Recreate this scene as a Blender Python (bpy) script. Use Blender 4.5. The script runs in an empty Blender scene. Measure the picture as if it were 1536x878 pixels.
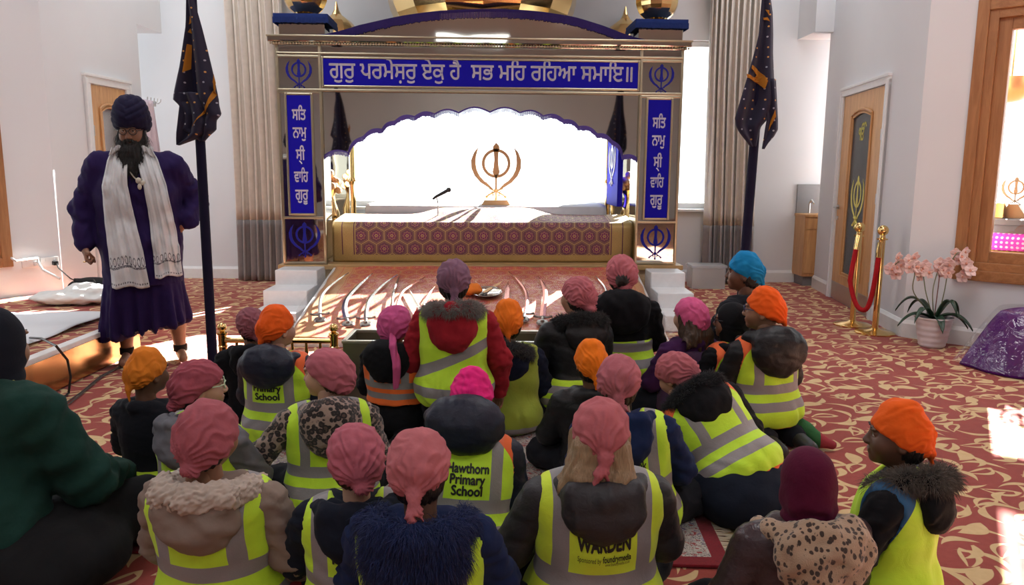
import bpy, bmesh, math, random
import numpy as np
from mathutils import Vector, Matrix, Euler
from mathutils.bvhtree import BVHTree
from mathutils.geometry import tessellate_polygon

PI = math.pi
SC = bpy.context.scene
COL = SC.collection
random.seed(7)
RNG = np.random.default_rng(11)

# ------------------------------------------------------------------ camera
F_PX, CAM_H, PITCH, ROLL = 1150.0, 1.4, math.radians(9.1), 0.007
cam_data = bpy.data.cameras.new('camera')
cam_data.sensor_width = 36.0
cam_data.lens = 36.0 * F_PX / 1536.0
cam_data.clip_start = 0.05
cam = bpy.data.objects.new('camera', cam_data)
COL.objects.link(cam)
cam.matrix_world = (Matrix.Translation((0, 0, CAM_H)) @ Matrix.Rotation(PI / 2 - PITCH, 4, 'X')
                    @ Matrix.Rotation(ROLL, 4, 'Z'))
SC.camera = cam


def ray(u, v):
    x, y = (u - 768) / F_PX, (439 - v) / F_PX
    c, s = math.cos(ROLL), math.sin(ROLL)
    x, y = x * c - y * s, x * s + y * c
    return Vector((x, math.cos(PITCH) + y * math.sin(PITCH), -math.sin(PITCH) + y * math.cos(PITCH)))


def at_y(u, v, y):
    d = ray(u, v)
    return Vector((0, 0, CAM_H)) + d * (y / d.y)


def at_z(u, v, z=0.0):
    d = ray(u, v)
    return Vector((0, 0, CAM_H)) + d * ((z - CAM_H) / d.z)


# ------------------------------------------------------------------ light and exposure
SUN_AZ, SUN_EL = math.radians(30), math.radians(25)
WORLD_STRENGTH, SUN_STRENGTH, FILL_POWER = 3.6, 85.0, 56.0
SC.view_settings.view_transform = 'Standard'
SC.view_settings.look = 'None'
SC.view_settings.gamma = 1.0
SC.view_settings.use_curve_mapping = False
SC.view_settings.exposure = 0.0
SC.cycles.max_bounces = 7
SC.cycles.diffuse_bounces = 4
SC.cycles.glossy_bounces = 4
SC.cycles.transparent_max_bounces = 10
SC.cycles.caustics_reflective = False
SC.cycles.caustics_refractive = False
SC.cycles.sample_clamp_indirect = 6.0
SC.cycles.use_denoising = True

world = bpy.data.worlds.new('sky')
SC.world = world
world.use_nodes = True
world.node_tree.nodes['Background'].inputs[0].default_value = (0.93, 0.97, 1.0, 1)
world.node_tree.nodes['Background'].inputs[1].default_value = WORLD_STRENGTH

sun_d = bpy.data.lights.new('sun', 'SUN')
sun_d.energy = SUN_STRENGTH
sun_d.angle = math.radians(0.6)
sun_d.color = (1.0, 0.97, 0.92)
sun = bpy.data.objects.new('sun', sun_d)
COL.objects.link(sun)
_sd = Vector((-math.sin(SUN_AZ) * math.cos(SUN_EL), -math.cos(SUN_AZ) * math.cos(SUN_EL), -math.sin(SUN_EL)))
sun.rotation_euler = _sd.to_track_quat('-Z', 'Y').to_euler()
sun.location = (6, 14, 8)


def area(name, loc, direction, sx, sy, power, color=(1, 1, 1), portal=False):
    d = bpy.data.lights.new(name, 'AREA')
    d.shape = 'RECTANGLE'
    d.size, d.size_y, d.energy, d.color = sx, sy, power, color
    o = bpy.data.objects.new(name, d)
    COL.objects.link(o)
    o.location = loc
    o.rotation_euler = Vector(direction).to_track_quat('-Z', 'Y').to_euler()
    if portal:
        d.cycles.is_portal = True
    return o


# daylight portals in the window openings, and unseen fill lights added under the ceiling
area('window_portal', (-0.1, 9.95, 1.95), (0, -1, 0), 5.4, 2.1, 1, portal=True)
area('window_portal', (5.2, 5.1, 1.7), (-0.72, -0.69, 0), 2.8, 1.9, 1, portal=True)
for lx, ly, lp in ((-2.6, 5.0, 1.0), (1.9, 4.6, 1.0), (-2.6, 0.3, 0.85), (2.4, 0.0, 0.85), (0.0, -3.6, 0.7), (-3.3, 8.3, 0.55), (3.2, 8.3, 0.5)):
    area('ceiling_fill', (lx, ly, 4.45), (0, 0, -1), 1.6, 1.6, FILL_POWER * lp, (0.91, 0.96, 1.0))


# ------------------------------------------------------------------ shader expressions
NT = None


class E:
    def __init__(self, s): self.s = s
    def __add__(a, b): return mth('ADD', a, b)
    def __radd__(a, b): return mth('ADD', b, a)
    def __sub__(a, b): return mth('SUBTRACT', a, b)
    def __rsub__(a, b): return mth('SUBTRACT', b, a)
    def __mul__(a, b): return mth('MULTIPLY', a, b)
    def __rmul__(a, b): return mth('MULTIPLY', b, a)
    def __truediv__(a, b): return mth('DIVIDE', a, b)
    def __neg__(a): return mth('MULTIPLY', a, -1.0)
    def __gt__(a, b): return mth('GREATER_THAN', a, b)
    def __lt__(a, b): return mth('LESS_THAN', a, b)


def plug(inp, v):
    if isinstance(v, E):
        NT.links.new(v.s, inp)
    elif v is not None:
        if isinstance(v, (tuple, list)) and len(v) == 3 and inp.type == 'RGBA':
            v = (*v, 1)
        inp.default_value = v


def mth(op, a, b=None, c=None):
    n = NT.nodes.new('ShaderNodeMath')
    n.operation = op
    plug(n.inputs[0], a); plug(n.inputs[1], b); plug(n.inputs[2], c)
    return E(n.outputs[0])


def absf(a): return mth('ABSOLUTE', a)
def mx(a, b): return mth('MAXIMUM', a, b)
def mn(a, b): return mth('MINIMUM', a, b)
def sinf(a): return mth('SINE', a)
def cosf(a): return mth('COSINE', a)
def sqrtf(a): return mth('SQRT', a)
def modf(a, b): return mth('FLOORED_MODULO', a, b)


def step(a, lo, hi):
    n = NT.nodes.new('ShaderNodeMapRange')
    n.interpolation_type = 'SMOOTHSTEP'
    plug(n.inputs[0], a); plug(n.inputs[1], lo); plug(n.inputs[2], hi)
    return E(n.outputs[0])


def band(a, lo, hi): return (a > lo) * (a < hi)


def coords(kind='Object'):
    n = NT.nodes.new('ShaderNodeTexCoord')
    s = NT.nodes.new('ShaderNodeSeparateXYZ')
    NT.links.new(n.outputs[kind], s.inputs[0])
    return E(n.outputs[kind]), E(s.outputs[0]), E(s.outputs[1]), E(s.outputs[2])


def world_pos():
    n = NT.nodes.new('ShaderNodeNewGeometry')
    s = NT.nodes.new('ShaderNodeSeparateXYZ')
    NT.links.new(n.outputs['Position'], s.inputs[0])
    return E(n.outputs['Position']), E(s.outputs[0]), E(s.outputs[1]), E(s.outputs[2])


def comb(x, y, z=0.0):
    n = NT.nodes.new('ShaderNodeCombineXYZ')
    plug(n.inputs[0], x); plug(n.inputs[1], y); plug(n.inputs[2], z)
    return E(n.outputs[0])


def sep(v):
    s = NT.nodes.new('ShaderNodeSeparateXYZ')
    NT.links.new(v.s, s.inputs[0])
    return E(s.outputs[0]), E(s.outputs[1]), E(s.outputs[2])


def noise(vec, scale, detail=2.0, rough=0.5, dist=0.0):
    n = NT.nodes.new('ShaderNodeTexNoise')
    plug(n.inputs['Vector'], vec)
    n.inputs['Scale'].default_value = scale
    n.inputs['Detail'].default_value = detail
    n.inputs['Roughness'].default_value = rough
    n.inputs['Distortion'].default_value = dist
    return E(n.outputs[0])


def voronoi(vec, scale=1.0, rnd=1.0, feature='F1', dims='3D'):
    n = NT.nodes.new('ShaderNodeTexVoronoi')
    n.voronoi_dimensions = dims
    n.feature = feature
    plug(n.inputs['Vector'], vec)
    n.inputs['Scale'].default_value = scale
    n.inputs['Randomness'].default_value = rnd
    return n


def mixc(f, a, b):
    n = NT.nodes.new('ShaderNodeMix')
    n.data_type = 'RGBA'
    plug(n.inputs[0], f); plug(n.inputs[6], a); plug(n.inputs[7], b)
    return E(n.outputs[2])


def bumpn(h, strength=0.3, dist=0.01):
    n = NT.nodes.new('ShaderNodeBump')
    plug(n.inputs['Height'], h)
    n.inputs['Strength'].default_value = strength
    n.inputs['Distance'].default_value = dist
    return E(n.outputs[0])


def new_mat(name):
    global NT
    m = bpy.data.materials.new(name)
    m.use_nodes = True
    NT = m.node_tree
    b = NT.nodes['Principled BSDF']
    return m, b


def finish(b, color, rough=0.6, metal=0.0, normal=None, **kw):
    plug(b.inputs['Base Color'], color)
    plug(b.inputs['Roughness'], rough)
    plug(b.inputs['Metallic'], metal)
    if normal is not None:
        plug(b.inputs['Normal'], normal)
    for k, v in kw.items():
        plug(b.inputs[k.replace('_', ' ')], v)


MATS = {}


def srgb(r, g, b):
    f = lambda c: (c / 12.92 if c <= 0.04045 else ((c + 0.055) / 1.055) ** 2.4)
    return (f(r / 255), f(g / 255), f(b / 255))


def cloth(color, rough=0.9, bump=0.25, scale=60.0, var=0.12):
    key = ('cloth', color, rough, bump, scale, var)
    if key in MATS:
        return MATS[key]
    m, b = new_mat('woven_cloth')
    v, x, y, z = coords()
    n1 = noise(v, scale, 3)
    n2 = noise(v, scale * 0.18, 2)
    c = mixc(n2, tuple(k * (1 - var) for k in color), tuple(min(1, k * (1 + var)) for k in color))
    finish(b, c, rough, 0, bumpn(n1 * 0.4 + n2, bump, 0.012), Sheen_Weight=0.03, Specular_IOR_Level=0.15)
    MATS[key] = m
    return m


def plain(name, color, rough=0.5, metal=0.0, bump=0.0, scale=20.0, **kw):
    key = (name, color, rough, metal)
    if key in MATS:
        return MATS[key]
    m, b = new_mat(name)
    nrm = None
    v, x, y, z = coords()
    n = noise(v, scale, 3)
    c = mixc(n, tuple(k * 0.93 for k in color), tuple(min(1, k * 1.07) for k in color))
    if bump:
        nrm = bumpn(n, bump, 0.01)
    finish(b, c, rough, metal, nrm, **kw)
    MATS[key] = m
    return m


def wood(name, c1, c2, axis='Z', rough=0.4, scale=1.0):
    key = (name, c1, c2, axis)
    if key in MATS:
        return MATS[key]
    m, b = new_mat(name)
    v, x, y, z = world_pos()
    k = 0.09
    sx, sy, sz = (k if axis == a else 1.0 for a in 'XYZ')
    vv = comb(x * sx, y * sy, z * sz)
    n = noise(vv, 26 * scale, 5, 0.6, 0.6)
    n2 = noise(vv, 140 * scale, 2)
    finish(b, mixc(step(n * 0.8 + n2 * 0.2, 0.3, 0.7), c1, c2), rough, 0, bumpn(n2, 0.08, 0.004))
    MATS[key] = m
    return m


# ------------------------------------------------------------------ object helpers
def tag(o, label=None, cat=None, group=None, kind=None):
    if label: o['label'] = label
    if cat: o['category'] = cat
    if group: o['group'] = group
    if kind: o['kind'] = kind
    return o


def empty(name, loc=(0, 0, 0), rz=0.0, label=None, cat=None, group=None, kind=None):
    o = bpy.data.objects.new(name, None)
    o.empty_display_size = 0.1
    COL.objects.link(o)
    o.location = loc
    o.rotation_euler = (0, 0, rz)
    return tag(o, label, cat, group, kind)


def link_mesh(name, me, mat, parent=None, smooth=True):
    o = bpy.data.objects.new(name, me)
    COL.objects.link(o)
    if mat is not None:
        me.materials.append(mat)
    if parent is not None:
        o.parent = parent
    if smooth:
        me.polygons.foreach_set('use_smooth', np.ones(len(me.polygons), dtype=bool))
    me.update()
    return o


class MB:
    """collects shapes, then links them as one mesh object"""

    def __init__(self): self.bm = bmesh.new()

    def box(self, lo, hi, bev=0.0, mat=None, seg=2):
        lo, hi = Vector(lo), Vector(hi)
        t = bmesh.new()
        bmesh.ops.create_cube(t, size=1.0)
        sz = hi - lo
        c = (hi + lo) / 2
        for v in t.verts:
            v.co = Vector((v.co.x * sz.x, v.co.y * sz.y, v.co.z * sz.z)) + c
        if bev:
            bmesh.ops.bevel(t, geom=t.edges[:], offset=min(bev, min(sz) * 0.45), segments=seg, profile=0.6, affect='EDGES')
        self._merge(t, mat)
        return self

    def _merge(self, t, mat=None):
        if mat is not None:
            bmesh.ops.transform(t, matrix=mat, verts=t.verts)
        me = bpy.data.meshes.new('tmp')
        t.to_mesh(me); t.free()
        self.bm.from_mesh(me)
        bpy.data.meshes.remove(me)

    def faces(self, verts, faces, mat=None):
        vs = [self.bm.verts.new((mat @ Vector(v)) if mat is not None else v) for v in verts]
        for f in faces:
            try:
                self.bm.faces.new([vs[i] for i in f])
            except ValueError:
                pass
        return self

    def lathe(self, prof, n=32, c=(0, 0, 0), axis='Z', mat=None, lobes=0, amp=0.0):
        verts, faces = [], []
        for r, z in prof:
            for i in range(n):
                a = 2 * PI * i / n
                rr = r * (1 + (amp * abs(math.sin(a * lobes / 2)) if lobes else 0))
                p = (rr * math.cos(a), rr * math.sin(a), z)
                if axis == 'Y': p = (p[0], p[2], p[1])
                if axis == 'X': p = (p[2], p[0], p[1])
                verts.append((p[0] + c[0], p[1] + c[1], p[2] + c[2]))
        m = len(prof)
        for j in range(m - 1):
            for i in range(n):
                faces.append((j * n + i, j * n + (i + 1) % n, (j + 1) * n + (i + 1) % n, (j + 1) * n + i))
        faces.append(tuple(range(n))[::-1])
        faces.append(tuple((m - 1) * n + i for i in range(n)))
        return self.faces(verts, faces, mat)

    def tube(self, pts, r, n=8, closed=False, mat=None, flat=1.0):
        pts = [Vector(p) for p in pts]
        rs = r if isinstance(r, (list, tuple)) else [r] * len(pts)
        m = len(pts)
        verts, faces = [], []
        prev = None
        for i, p in enumerate(pts):
            if closed:
                t = pts[(i + 1) % m] - pts[i - 1]
            else:
                t = pts[min(i + 1, m - 1)] - pts[max(i - 1, 0)]
            t = t.normalized() if t.length > 1e-9 else Vector((0, 0, 1))
            if prev is None:
                a = t.orthogonal().normalized()
                if abs(t.z) < 0.9:
                    a = t.cross(Vector((0, 0, 1))).normalized()
            else:
                a = (prev - t * prev.dot(t))
                a = a.normalized() if a.length > 1e-6 else t.orthogonal().normalized()
            prev = a
            b = t.cross(a)
            for k in range(n):
                th = 2 * PI * k / n
                verts.append(p + a * (rs[i] * math.cos(th)) + b * (rs[i] * flat * math.sin(th)))
        for i in range(m if closed else m - 1):
            j = (i + 1) % m
            for k in range(n):
                faces.append((i * n + k, i * n + (k + 1) % n, j * n + (k + 1) % n, j * n + k))
        if not closed:
            faces.append(tuple(range(n))[::-1])
            faces.append(tuple((m - 1) * n + k for k in range(n)))
        return self.faces(verts, faces, mat)

    def prism(self, poly, y0, y1, mat=None):
        """polygon in the XZ plane given thickness along Y"""
        n = len(poly)
        verts = [(x, y0, z) for x, z in poly] + [(x, y1, z) for x, z in poly]
        t = bmesh.new()
        vs = [t.verts.new(v) for v in verts]
        for tri in tessellate_polygon([[Vector((x, z, 0)) for x, z in poly]]):
            t.faces.new([vs[i] for i in tri]); t.faces.new([vs[n + i] for i in tri[::-1]])
        for i in range(n):
            j = (i + 1) % n
            t.faces.new((vs[i], vs[n + i], vs[n + j], vs[j]))
        bmesh.ops.recalc_face_normals(t, faces=t.faces[:])
        self._merge(t, mat)
        return self

    def sphere(self, c, r, n=16, mat=None):
        r = (r, r, r) if not isinstance(r, (tuple, list)) else r
        t = bmesh.new()
        bmesh.ops.create_uvsphere(t, u_segments=n, v_segments=max(6, n // 2), radius=1.0)
        for v in t.verts:
            v.co = Vector((v.co.x * r[0] + c[0], v.co.y * r[1] + c[1], v.co.z * r[2] + c[2]))
        self._merge(t, mat)
        return self

    def grid(self, fn, nu, nv, closed_u=False):
        verts = [fn(i / (nu if closed_u else nu - 1), j / (nv - 1)) for j in range(nv) for i in range(nu)]
        faces = []
        for j in range(nv - 1):
            for i in range(nu if closed_u else nu - 1):
                k = (i + 1) % nu
                faces.append((j * nu + i, j * nu + k, (j + 1) * nu + k, (j + 1) * nu + i))
        return self.faces(verts, faces)

    def build(self, name, mat, parent=None, smooth=True, solid=0.0, angle=40):
        me = bpy.data.meshes.new(name)
        bmesh.ops.recalc_face_normals(self.bm, faces=self.bm.faces[:])
        self.bm.to_mesh(me); self.bm.free()
        o = link_mesh(name, me, mat, parent, smooth)
        if smooth and angle:
            me.set_sharp_from_angle(angle=math.radians(angle))
        if solid:
            md = o.modifiers.new('thickness', 'SOLIDIFY')
            md.thickness = solid
            md.offset = 0
        return o


def struct(o):
    o['kind'] = 'structure'
    return o


def text_mesh(body, size, bold=0.0, ext=0.002, align='CENTER', shear=0.0, space=1.0):
    """lettering as mesh data standing in the XZ plane, facing -Y"""
    c = bpy.data.curves.new('lettering', 'FONT')
    c.body = body; c.size = size; c.align_x = align; c.extrude = ext
    c.resolution_u = 3; c.shear = shear; c.space_character = space
    o = bpy.data.objects.new('lettering', c)
    COL.objects.link(o)
    dg = bpy.context.evaluated_depsgraph_get()
    me = bpy.data.meshes.new_from_object(o.evaluated_get(dg))
    bpy.data.objects.remove(o)
    bpy.data.curves.remove(c)
    me.transform(Matrix.Rotation(PI / 2, 4, 'X'))
    if bold:      # heavier strokes: the same letters overlaid with tiny shifts
        b = bmesh.new()
        for dx, dz in ((bold, 0), (-bold, 0), (0, bold), (0, -bold)):
            m2 = me.copy(); m2.transform(Matrix.Translation((dx, 0, dz)))
            b.from_mesh(m2); bpy.data.meshes.remove(m2)
        b.to_mesh(me); b.free()
    return me


def put_text(name, body, size, loc, mat, parent, bold=0.0, ext=0.002, align='CENTER', rz=0.0, fit=None, **kw):
    me = text_mesh(body, size, bold, ext, align, **kw)
    if fit:
        xs = [v.co.x for v in me.vertices]
        w = max(xs) - min(xs)
        mid = (max(xs) + min(xs)) / 2
        k = fit / w
        for v in me.vertices:
            v.co.x = (v.co.x - mid) * k
    me.materials.clear()
    o = link_mesh(name, me, mat, parent, smooth=False)
    o.location = loc
    o.rotation_euler = (0, 0, rz)
    return o


# ------------------------------------------------------------------ smooth bodies: distance fields turned into meshes
class Field:
    def __init__(self, lo, hi, h):
        self.lo = np.array(lo, float); self.h = h
        n = np.ceil((np.array(hi, float) - self.lo) / h).astype(int) + 1
        self.n = n
        self.ax = [self.lo[i] + h * np.arange(n[i]) for i in range(3)]
        self.d = np.full(n, 9.0, dtype=np.float32)

    def _slice(self, lo, hi):
        a = np.clip(np.floor((np.array(lo) - self.lo) / self.h).astype(int), 0, self.n)
        b = np.clip(np.ceil((np.array(hi) - self.lo) / self.h).astype(int) + 1, 0, self.n)
        sl = tuple(slice(a[i], b[i]) for i in range(3))
        X = self.ax[0][sl[0]][:, None, None]; Y = self.ax[1][sl[1]][None, :, None]; Z = self.ax[2][sl[2]][None, None, :]
        return sl, X, Y, Z

    def _join(self, f, lo, hi, k, mode):
        pad = k + 4 * self.h
        sl, X, Y, Z = self._slice(np.array(lo) - pad, np.array(hi) + pad)
        b = f(X, Y, Z).astype(np.float32)
        a = self.d[sl]
        if a.size == 0:
            return self
        if mode == 'sub':
            a, b = -a, b
            hh = np.maximum(k - np.abs(a - b), 0) / max(k, 1e-6)
            self.d[sl] = -(np.minimum(a, b) - hh * hh * k * 0.25)
        else:
            hh = np.maximum(k - np.abs(a - b), 0) / max(k, 1e-6)
            self.d[sl] = np.minimum(a, b) - hh * hh * k * 0.25
        return self

    def cap(self, a, b, r1, r2=None, k=0.03, mode='add', flat=None):
        a = np.array(a, float); b = np.array(b, float)
        r2 = r1 if r2 is None else r2
        ab = b - a
        L = max(float(ab @ ab), 1e-9)

        def f(X, Y, Z):
            t = np.clip(((X - a[0]) * ab[0] + (Y - a[1]) * ab[1] + (Z - a[2]) * ab[2]) / L, 0, 1)
            q = np.sqrt((X - a[0] - t * ab[0]) ** 2 + (Y - a[1] - t * ab[1]) ** 2 + (Z - a[2] - t * ab[2]) ** 2)
            return q - (r1 + (r2 - r1) * t)
        r = max(r1, r2)
        return self._join(f, np.minimum(a, b) - r, np.maximum(a, b) + r, k, mode)

    def chain(self, pts, rs, k=0.03, mode='add'):
        for i in range(len(pts) - 1):
            self.cap(pts[i], pts[i + 1], rs[i], rs[i + 1], k, mode)
        return self

    def ell(self, c, r, k=0.03, mode='add', R=None):
        c = np.array(c, float); r = np.array(r, float)
        Rm = None if R is None else np.array(R)

        def f(X, Y, Z):
            x, y, z = X - c[0], Y - c[1], Z - c[2]
            if Rm is not None:
                x, y, z = (Rm[0, 0] * x + Rm[1, 0] * y + Rm[2, 0] * z, Rm[0, 1] * x + Rm[1, 1] * y + Rm[2, 1] * z,
                           Rm[0, 2] * x + Rm[1, 2] * y + Rm[2, 2] * z)
            k0 = np.sqrt((x / r[0]) ** 2 + (y / r[1]) ** 2 + (z / r[2]) ** 2)
            k1 = np.sqrt((x / r[0] ** 2) ** 2 + (y / r[1] ** 2) ** 2 + (z / r[2] ** 2) ** 2)
            return k0 * (k0 - 1) / np.maximum(k1, 1e-6)
        rr = r if R is None else np.full(3, r.max())
        return self._join(f, c - rr, c + rr, k, mode)

    def cut(self, n, w, k=0.0):
        """keep the side where n.p < w"""
        X = self.ax[0][:, None, None]; Y = self.ax[1][None, :, None]; Z = self.ax[2][None, None, :]
        f = (n[0] * X + n[1] * Y + n[2] * Z - w).astype(np.float32)
        a = self.d
        if k:
            hh = np.maximum(k - np.abs(a - f), 0) / k
            self.d = np.maximum(a, f) + hh * hh * k * 0.25
        else:
            self.d = np.maximum(a, f)
        return self

    def cut_fn(self, fn):
        X = self.ax[0][:, None, None]; Y = self.ax[1][None, :, None]; Z = self.ax[2][None, None, :]
        self.d = np.maximum(self.d, fn(X, Y, Z).astype(np.float32))
        return self

    def mesh(self, smooth=1):
        d, h = self.d, self.h
        s = d < 0
        S = s.astype(np.int8)
        c = np.zeros(np.array(d.shape) - 1, np.int8)
        offs = [(i, j, k) for i in (0, 1) for j in (0, 1) for k in (0, 1)]

        def sh(A, o):
            return A[o[0]:A.shape[0] - 1 + o[0], o[1]:A.shape[1] - 1 + o[1], o[2]:A.shape[2] - 1 + o[2]]
        for o in offs:
            c += sh(S, o)
        act = (c > 0) & (c < 8)
        cells = np.argwhere(act)
        if len(cells) == 0:
            return np.zeros((0, 3)), np.zeros((0, 4), int)
        idx = np.full(act.shape, -1, np.int64)
        idx[act] = np.arange(len(cells))
        pos = np.zeros((len(cells), 3)); cnt = np.zeros(len(cells))
        dv = {o: np.clip(sh(d, o)[act], -4 * h, 4 * h) for o in offs}
        for o in offs:
            for ax in range(3):
                if o[ax] == 0:
                    p = list(o); p[ax] = 1; p = tuple(p)
                    a, b = dv[o], dv[p]
                    cr = (a < 0) != (b < 0)
                    t = a / np.where(cr, a - b, 1)
                    for q in range(3):
                        pos[:, q] += np.where(cr, o[q] + (t if q == ax else 0), 0)
                    cnt += cr
        pos = self.lo + h * (cells + pos / cnt[:, None])
        quads = []
        for ax in range(3):
            u, v = (ax + 1) % 3, (ax + 2) % 3
            A = np.take(s, range(0, s.shape[ax] - 1), ax); B = np.take(s, range(1, s.shape[ax]), ax)
            e = np.argwhere(A != B)
            ok = (e[:, u] > 0) & (e[:, v] > 0) & (e[:, u] < act.shape[u]) & (e[:, v] < act.shape[v])
            e = e[ok]
            flip = A[tuple(e.T)]
            du = np.zeros(3, int); du[u] = 1
            dw = np.zeros(3, int); dw[v] = 1
            q = np.stack([idx[tuple((e - du - dw).T)], idx[tuple((e - dw).T)], idx[tuple(e.T)], idx[tuple((e - du).T)]], 1)
            q[~flip] = q[~flip][:, ::-1]
            quads.append(q)
        F = np.concatenate(quads)
        F = F[(F >= 0).all(1)]
        for _ in range(smooth):
            pos = relax(pos, F)
        return pos, F


def relax(V, F, w=0.5):
    n = len(V)
    acc = np.zeros_like(V); cnt = np.zeros(n)
    for a, b in ((0, 1), (1, 2), (2, 3), (3, 0)):
        for i, j in ((a, b), (b, a)):
            cnt += np.bincount(F[:, i], minlength=n)
            for q in range(3):
                acc[:, q] += np.bincount(F[:, i], weights=V[F[:, j], q], minlength=n)
    return V * (1 - w) + w * acc / np.maximum(cnt, 1)[:, None]


def vnormals(V, F):
    fn = np.cross(V[F[:, 2]] - V[F[:, 0]], V[F[:, 3]] - V[F[:, 1]])
    N = np.zeros_like(V)
    for i in range(4):
        for q in range(3):
            N[:, q] += np.bincount(F[:, i], weights=fn[:, q], minlength=len(V))
    return N / np.maximum(np.linalg.norm(N, axis=1), 1e-9)[:, None]


def wob(P, size, seed, n=7, warp=1.2):
    r = np.random.default_rng(seed)
    K = r.normal(size=(n, 3)); K /= np.linalg.norm(K, axis=1)[:, None]
    K *= (2 * PI / size) * r.uniform(0.6, 1.5, (n, 1))
    ph = r.uniform(0, 2 * PI, n)
    w = np.sin(P @ (K[0] * 0.5) + ph[0]) * warp
    return np.mean([np.sin(P @ K[i] + ph[i] + w) for i in range(n)], axis=0) * 1.6


def np_mesh(name, V, F):
    me = bpy.data.meshes.new(name)
    me.vertices.add(len(V)); me.vertices.foreach_set('co', np.ascontiguousarray(V, dtype=np.float32).ravel())
    k = F.shape[1]
    me.loops.add(F.size); me.loops.foreach_set('vertex_index', np.ascontiguousarray(F, dtype=np.int32).ravel())
    me.polygons.add(len(F)); me.polygons.foreach_set('loop_start', np.arange(0, F.size, k, dtype=np.int32))
    me.update(calc_edges=True)
    return me


def soft(name, fld, mat, parent=None, disp=None, smooth=1, matrix=None):
    V, F = fld.mesh(smooth)
    if disp is not None and len(V):
        N = vnormals(V, F)
        V = V + N * disp(V, N)[:, None]
    o = link_mesh(name, np_mesh(name, V, F), mat, parent)
    if matrix is not None:
        o.matrix_local = matrix
    return o


def xf(V, M):
    A = np.array(M)
    return V @ A[:3, :3].T + A[:3, 3]


def fur_mesh(points, normals, length, n_tip, width=0.0022, droop=0.3, seed=0, jitter=0.5):
    """many thin tapered strands as one mesh"""
    r = np.random.default_rng(seed)
    n = len(points)
    d = normals + r.normal(size=(n, 3)) * jitter
    d[:, 2] -= droop
    d /= np.linalg.norm(d, axis=1)[:, None]
    L = length * r.uniform(0.55, 1.15, n)[:, None]
    a = np.cross(d, r.normal(size=(n, 3))); a /= np.maximum(np.linalg.norm(a, axis=1)[:, None], 1e-6)
    b = np.cross(d, a)
    mid = points + d * L * 0.55
    tip = points + d * L
    tip[:, 2] -= droop * L[:, 0] * 0.35
    V = np.concatenate([points + a * width, points - a * width * .5 + b * width * .8, points - a * width * .5 - b * width * .8,
                        mid + a * width * .7, mid - a * width * .35 + b * width * .6, mid - a * width * .35 - b * width * .6, tip])
    i = np.arange(n)
    T = []
    for u, w in ((0, 1), (1, 2), (2, 0)):
        T.append(np.stack([i + u * n, i + w * n, i + (3 + w) * n], 1))
        T.append(np.stack([i + u * n, i + (3 + w) * n, i + (3 + u) * n], 1))
        T.append(np.stack([i + (3 + u) * n, i + (3 + w) * n, i + 6 * n], 1))
    return V, np.concatenate(T)
# ================================================================== the room
WALL_H = 4.6
B_R, A_R, C_R = Vector((3.70, 9.32, 0)), Vector((3.37, 6.49, 0)), Vector((6.3, 3.77, 0))
E_L, D_L, C_L = Vector((-4.06, 8.6, 0)), Vector((-4.15, 7.0, 0)), Vector((-6.3, 4.13, 0))
BACK_Y, REAR_Y = 9.75, -6.0


def wall_m(p, q):
    d = (q - p).normalized()
    return Matrix(((d.x, -d.y, 0, p.x), (d.y, d.x, 0, p.y), (0, 0, 1, 0), (0, 0, 0, 1)))


def hit(u, v, m):
    """where the sight line of a photo point meets a wall: distance along it, height"""
    mi = m.inverted()
    o = mi @ Vector((0, 0, CAM_H)); d = mi.to_3x3() @ ray(u, v)
    t = -o.y / d.y
    p = o + d * t
    return p.x, p.z


def paint():
    m, b = new_mat('white_wall_paint')
    v, x, y, z = world_pos()
    n = noise(v, 90, 3); n2 = noise(v, 1.3, 2)
    finish(b, mixc(n2, (0.74, 0.75, 0.77), (0.80, 0.81, 0.82)), 0.75, 0, bumpn(n, 0.06, 0.004), Specular_IOR_Level=0.3)
    return m


PAINT = paint()
WHITE_GLOSS = plain('white_gloss_paint', (0.80, 0.80, 0.79), 0.35)
OAK = wood('light_oak', (0.50, 0.25, 0.095), (0.66, 0.37, 0.155))
OAK_D = wood('warm_timber', (0.30, 0.125, 0.045), (0.44, 0.205, 0.08))
OAK_DX = wood('warm_timber_rail', (0.30, 0.125, 0.045), (0.44, 0.205, 0.08), 'X')


def wall(name, p, q, z0=0.0, z1=WALL_H, openings=(), thick=0.2, ext0=0.0, ext1=0.0):
    m = wall_m(p, q)
    L = (q - p).length
    mb = MB()
    xs = -ext0
    for (s0, s1, a, b_) in sorted(openings):
        mb.box((xs, 0, z0), (s0, thick, z1), mat=m)
        mb.box((s0, 0, z0), (s1, thick, a), mat=m)
        mb.box((s0, 0, b_), (s1, thick, z1), mat=m)
        xs = s1
    mb.box((xs, 0, z0), (L + ext1, thick, z1), mat=m)
    return struct(mb.build(name, PAINT, smooth=False)), m


# --- carpet: red with cream leaves and curls
def leaf_layer(px, py, cell, ox, oy, L, W, bend, hollow, spread, base_a):
    qx, qy = (px + ox) / cell, (py + oy) / cell
    n = voronoi(comb(qx, qy), 1.0, 0.55, dims='2D')
    cx, cy, _ = sep(E(n.outputs['Position']))
    cr, cg, cb = sep(E(n.outputs['Color']))
    a = (cr - 0.5) * spread + base_a
    dx, dy = qx - cx, qy - cy
    ca, sa = cosf(a), sinf(a)
    lx = dx * ca + dy * sa
    ly = dy * ca - dx * sa
    sg = (cg > 0.5) * 2.0 - 1.0
    ly = ly * sg + lx * lx * bend - 0.05
    t = lx / L
    w = (1.0 - t * t) * (t * 0.35 + 1.0) * W
    body = step(w - absf(ly), 0.0, 0.018) * (absf(lx) < L)
    hol = step(w * 0.5 - absf(ly + 0.012), 0.0, 0.018) * (absf(lx + 0.03) < L * 0.68) * (cb > hollow)
    return mx(body - hol, 0.0)


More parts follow.
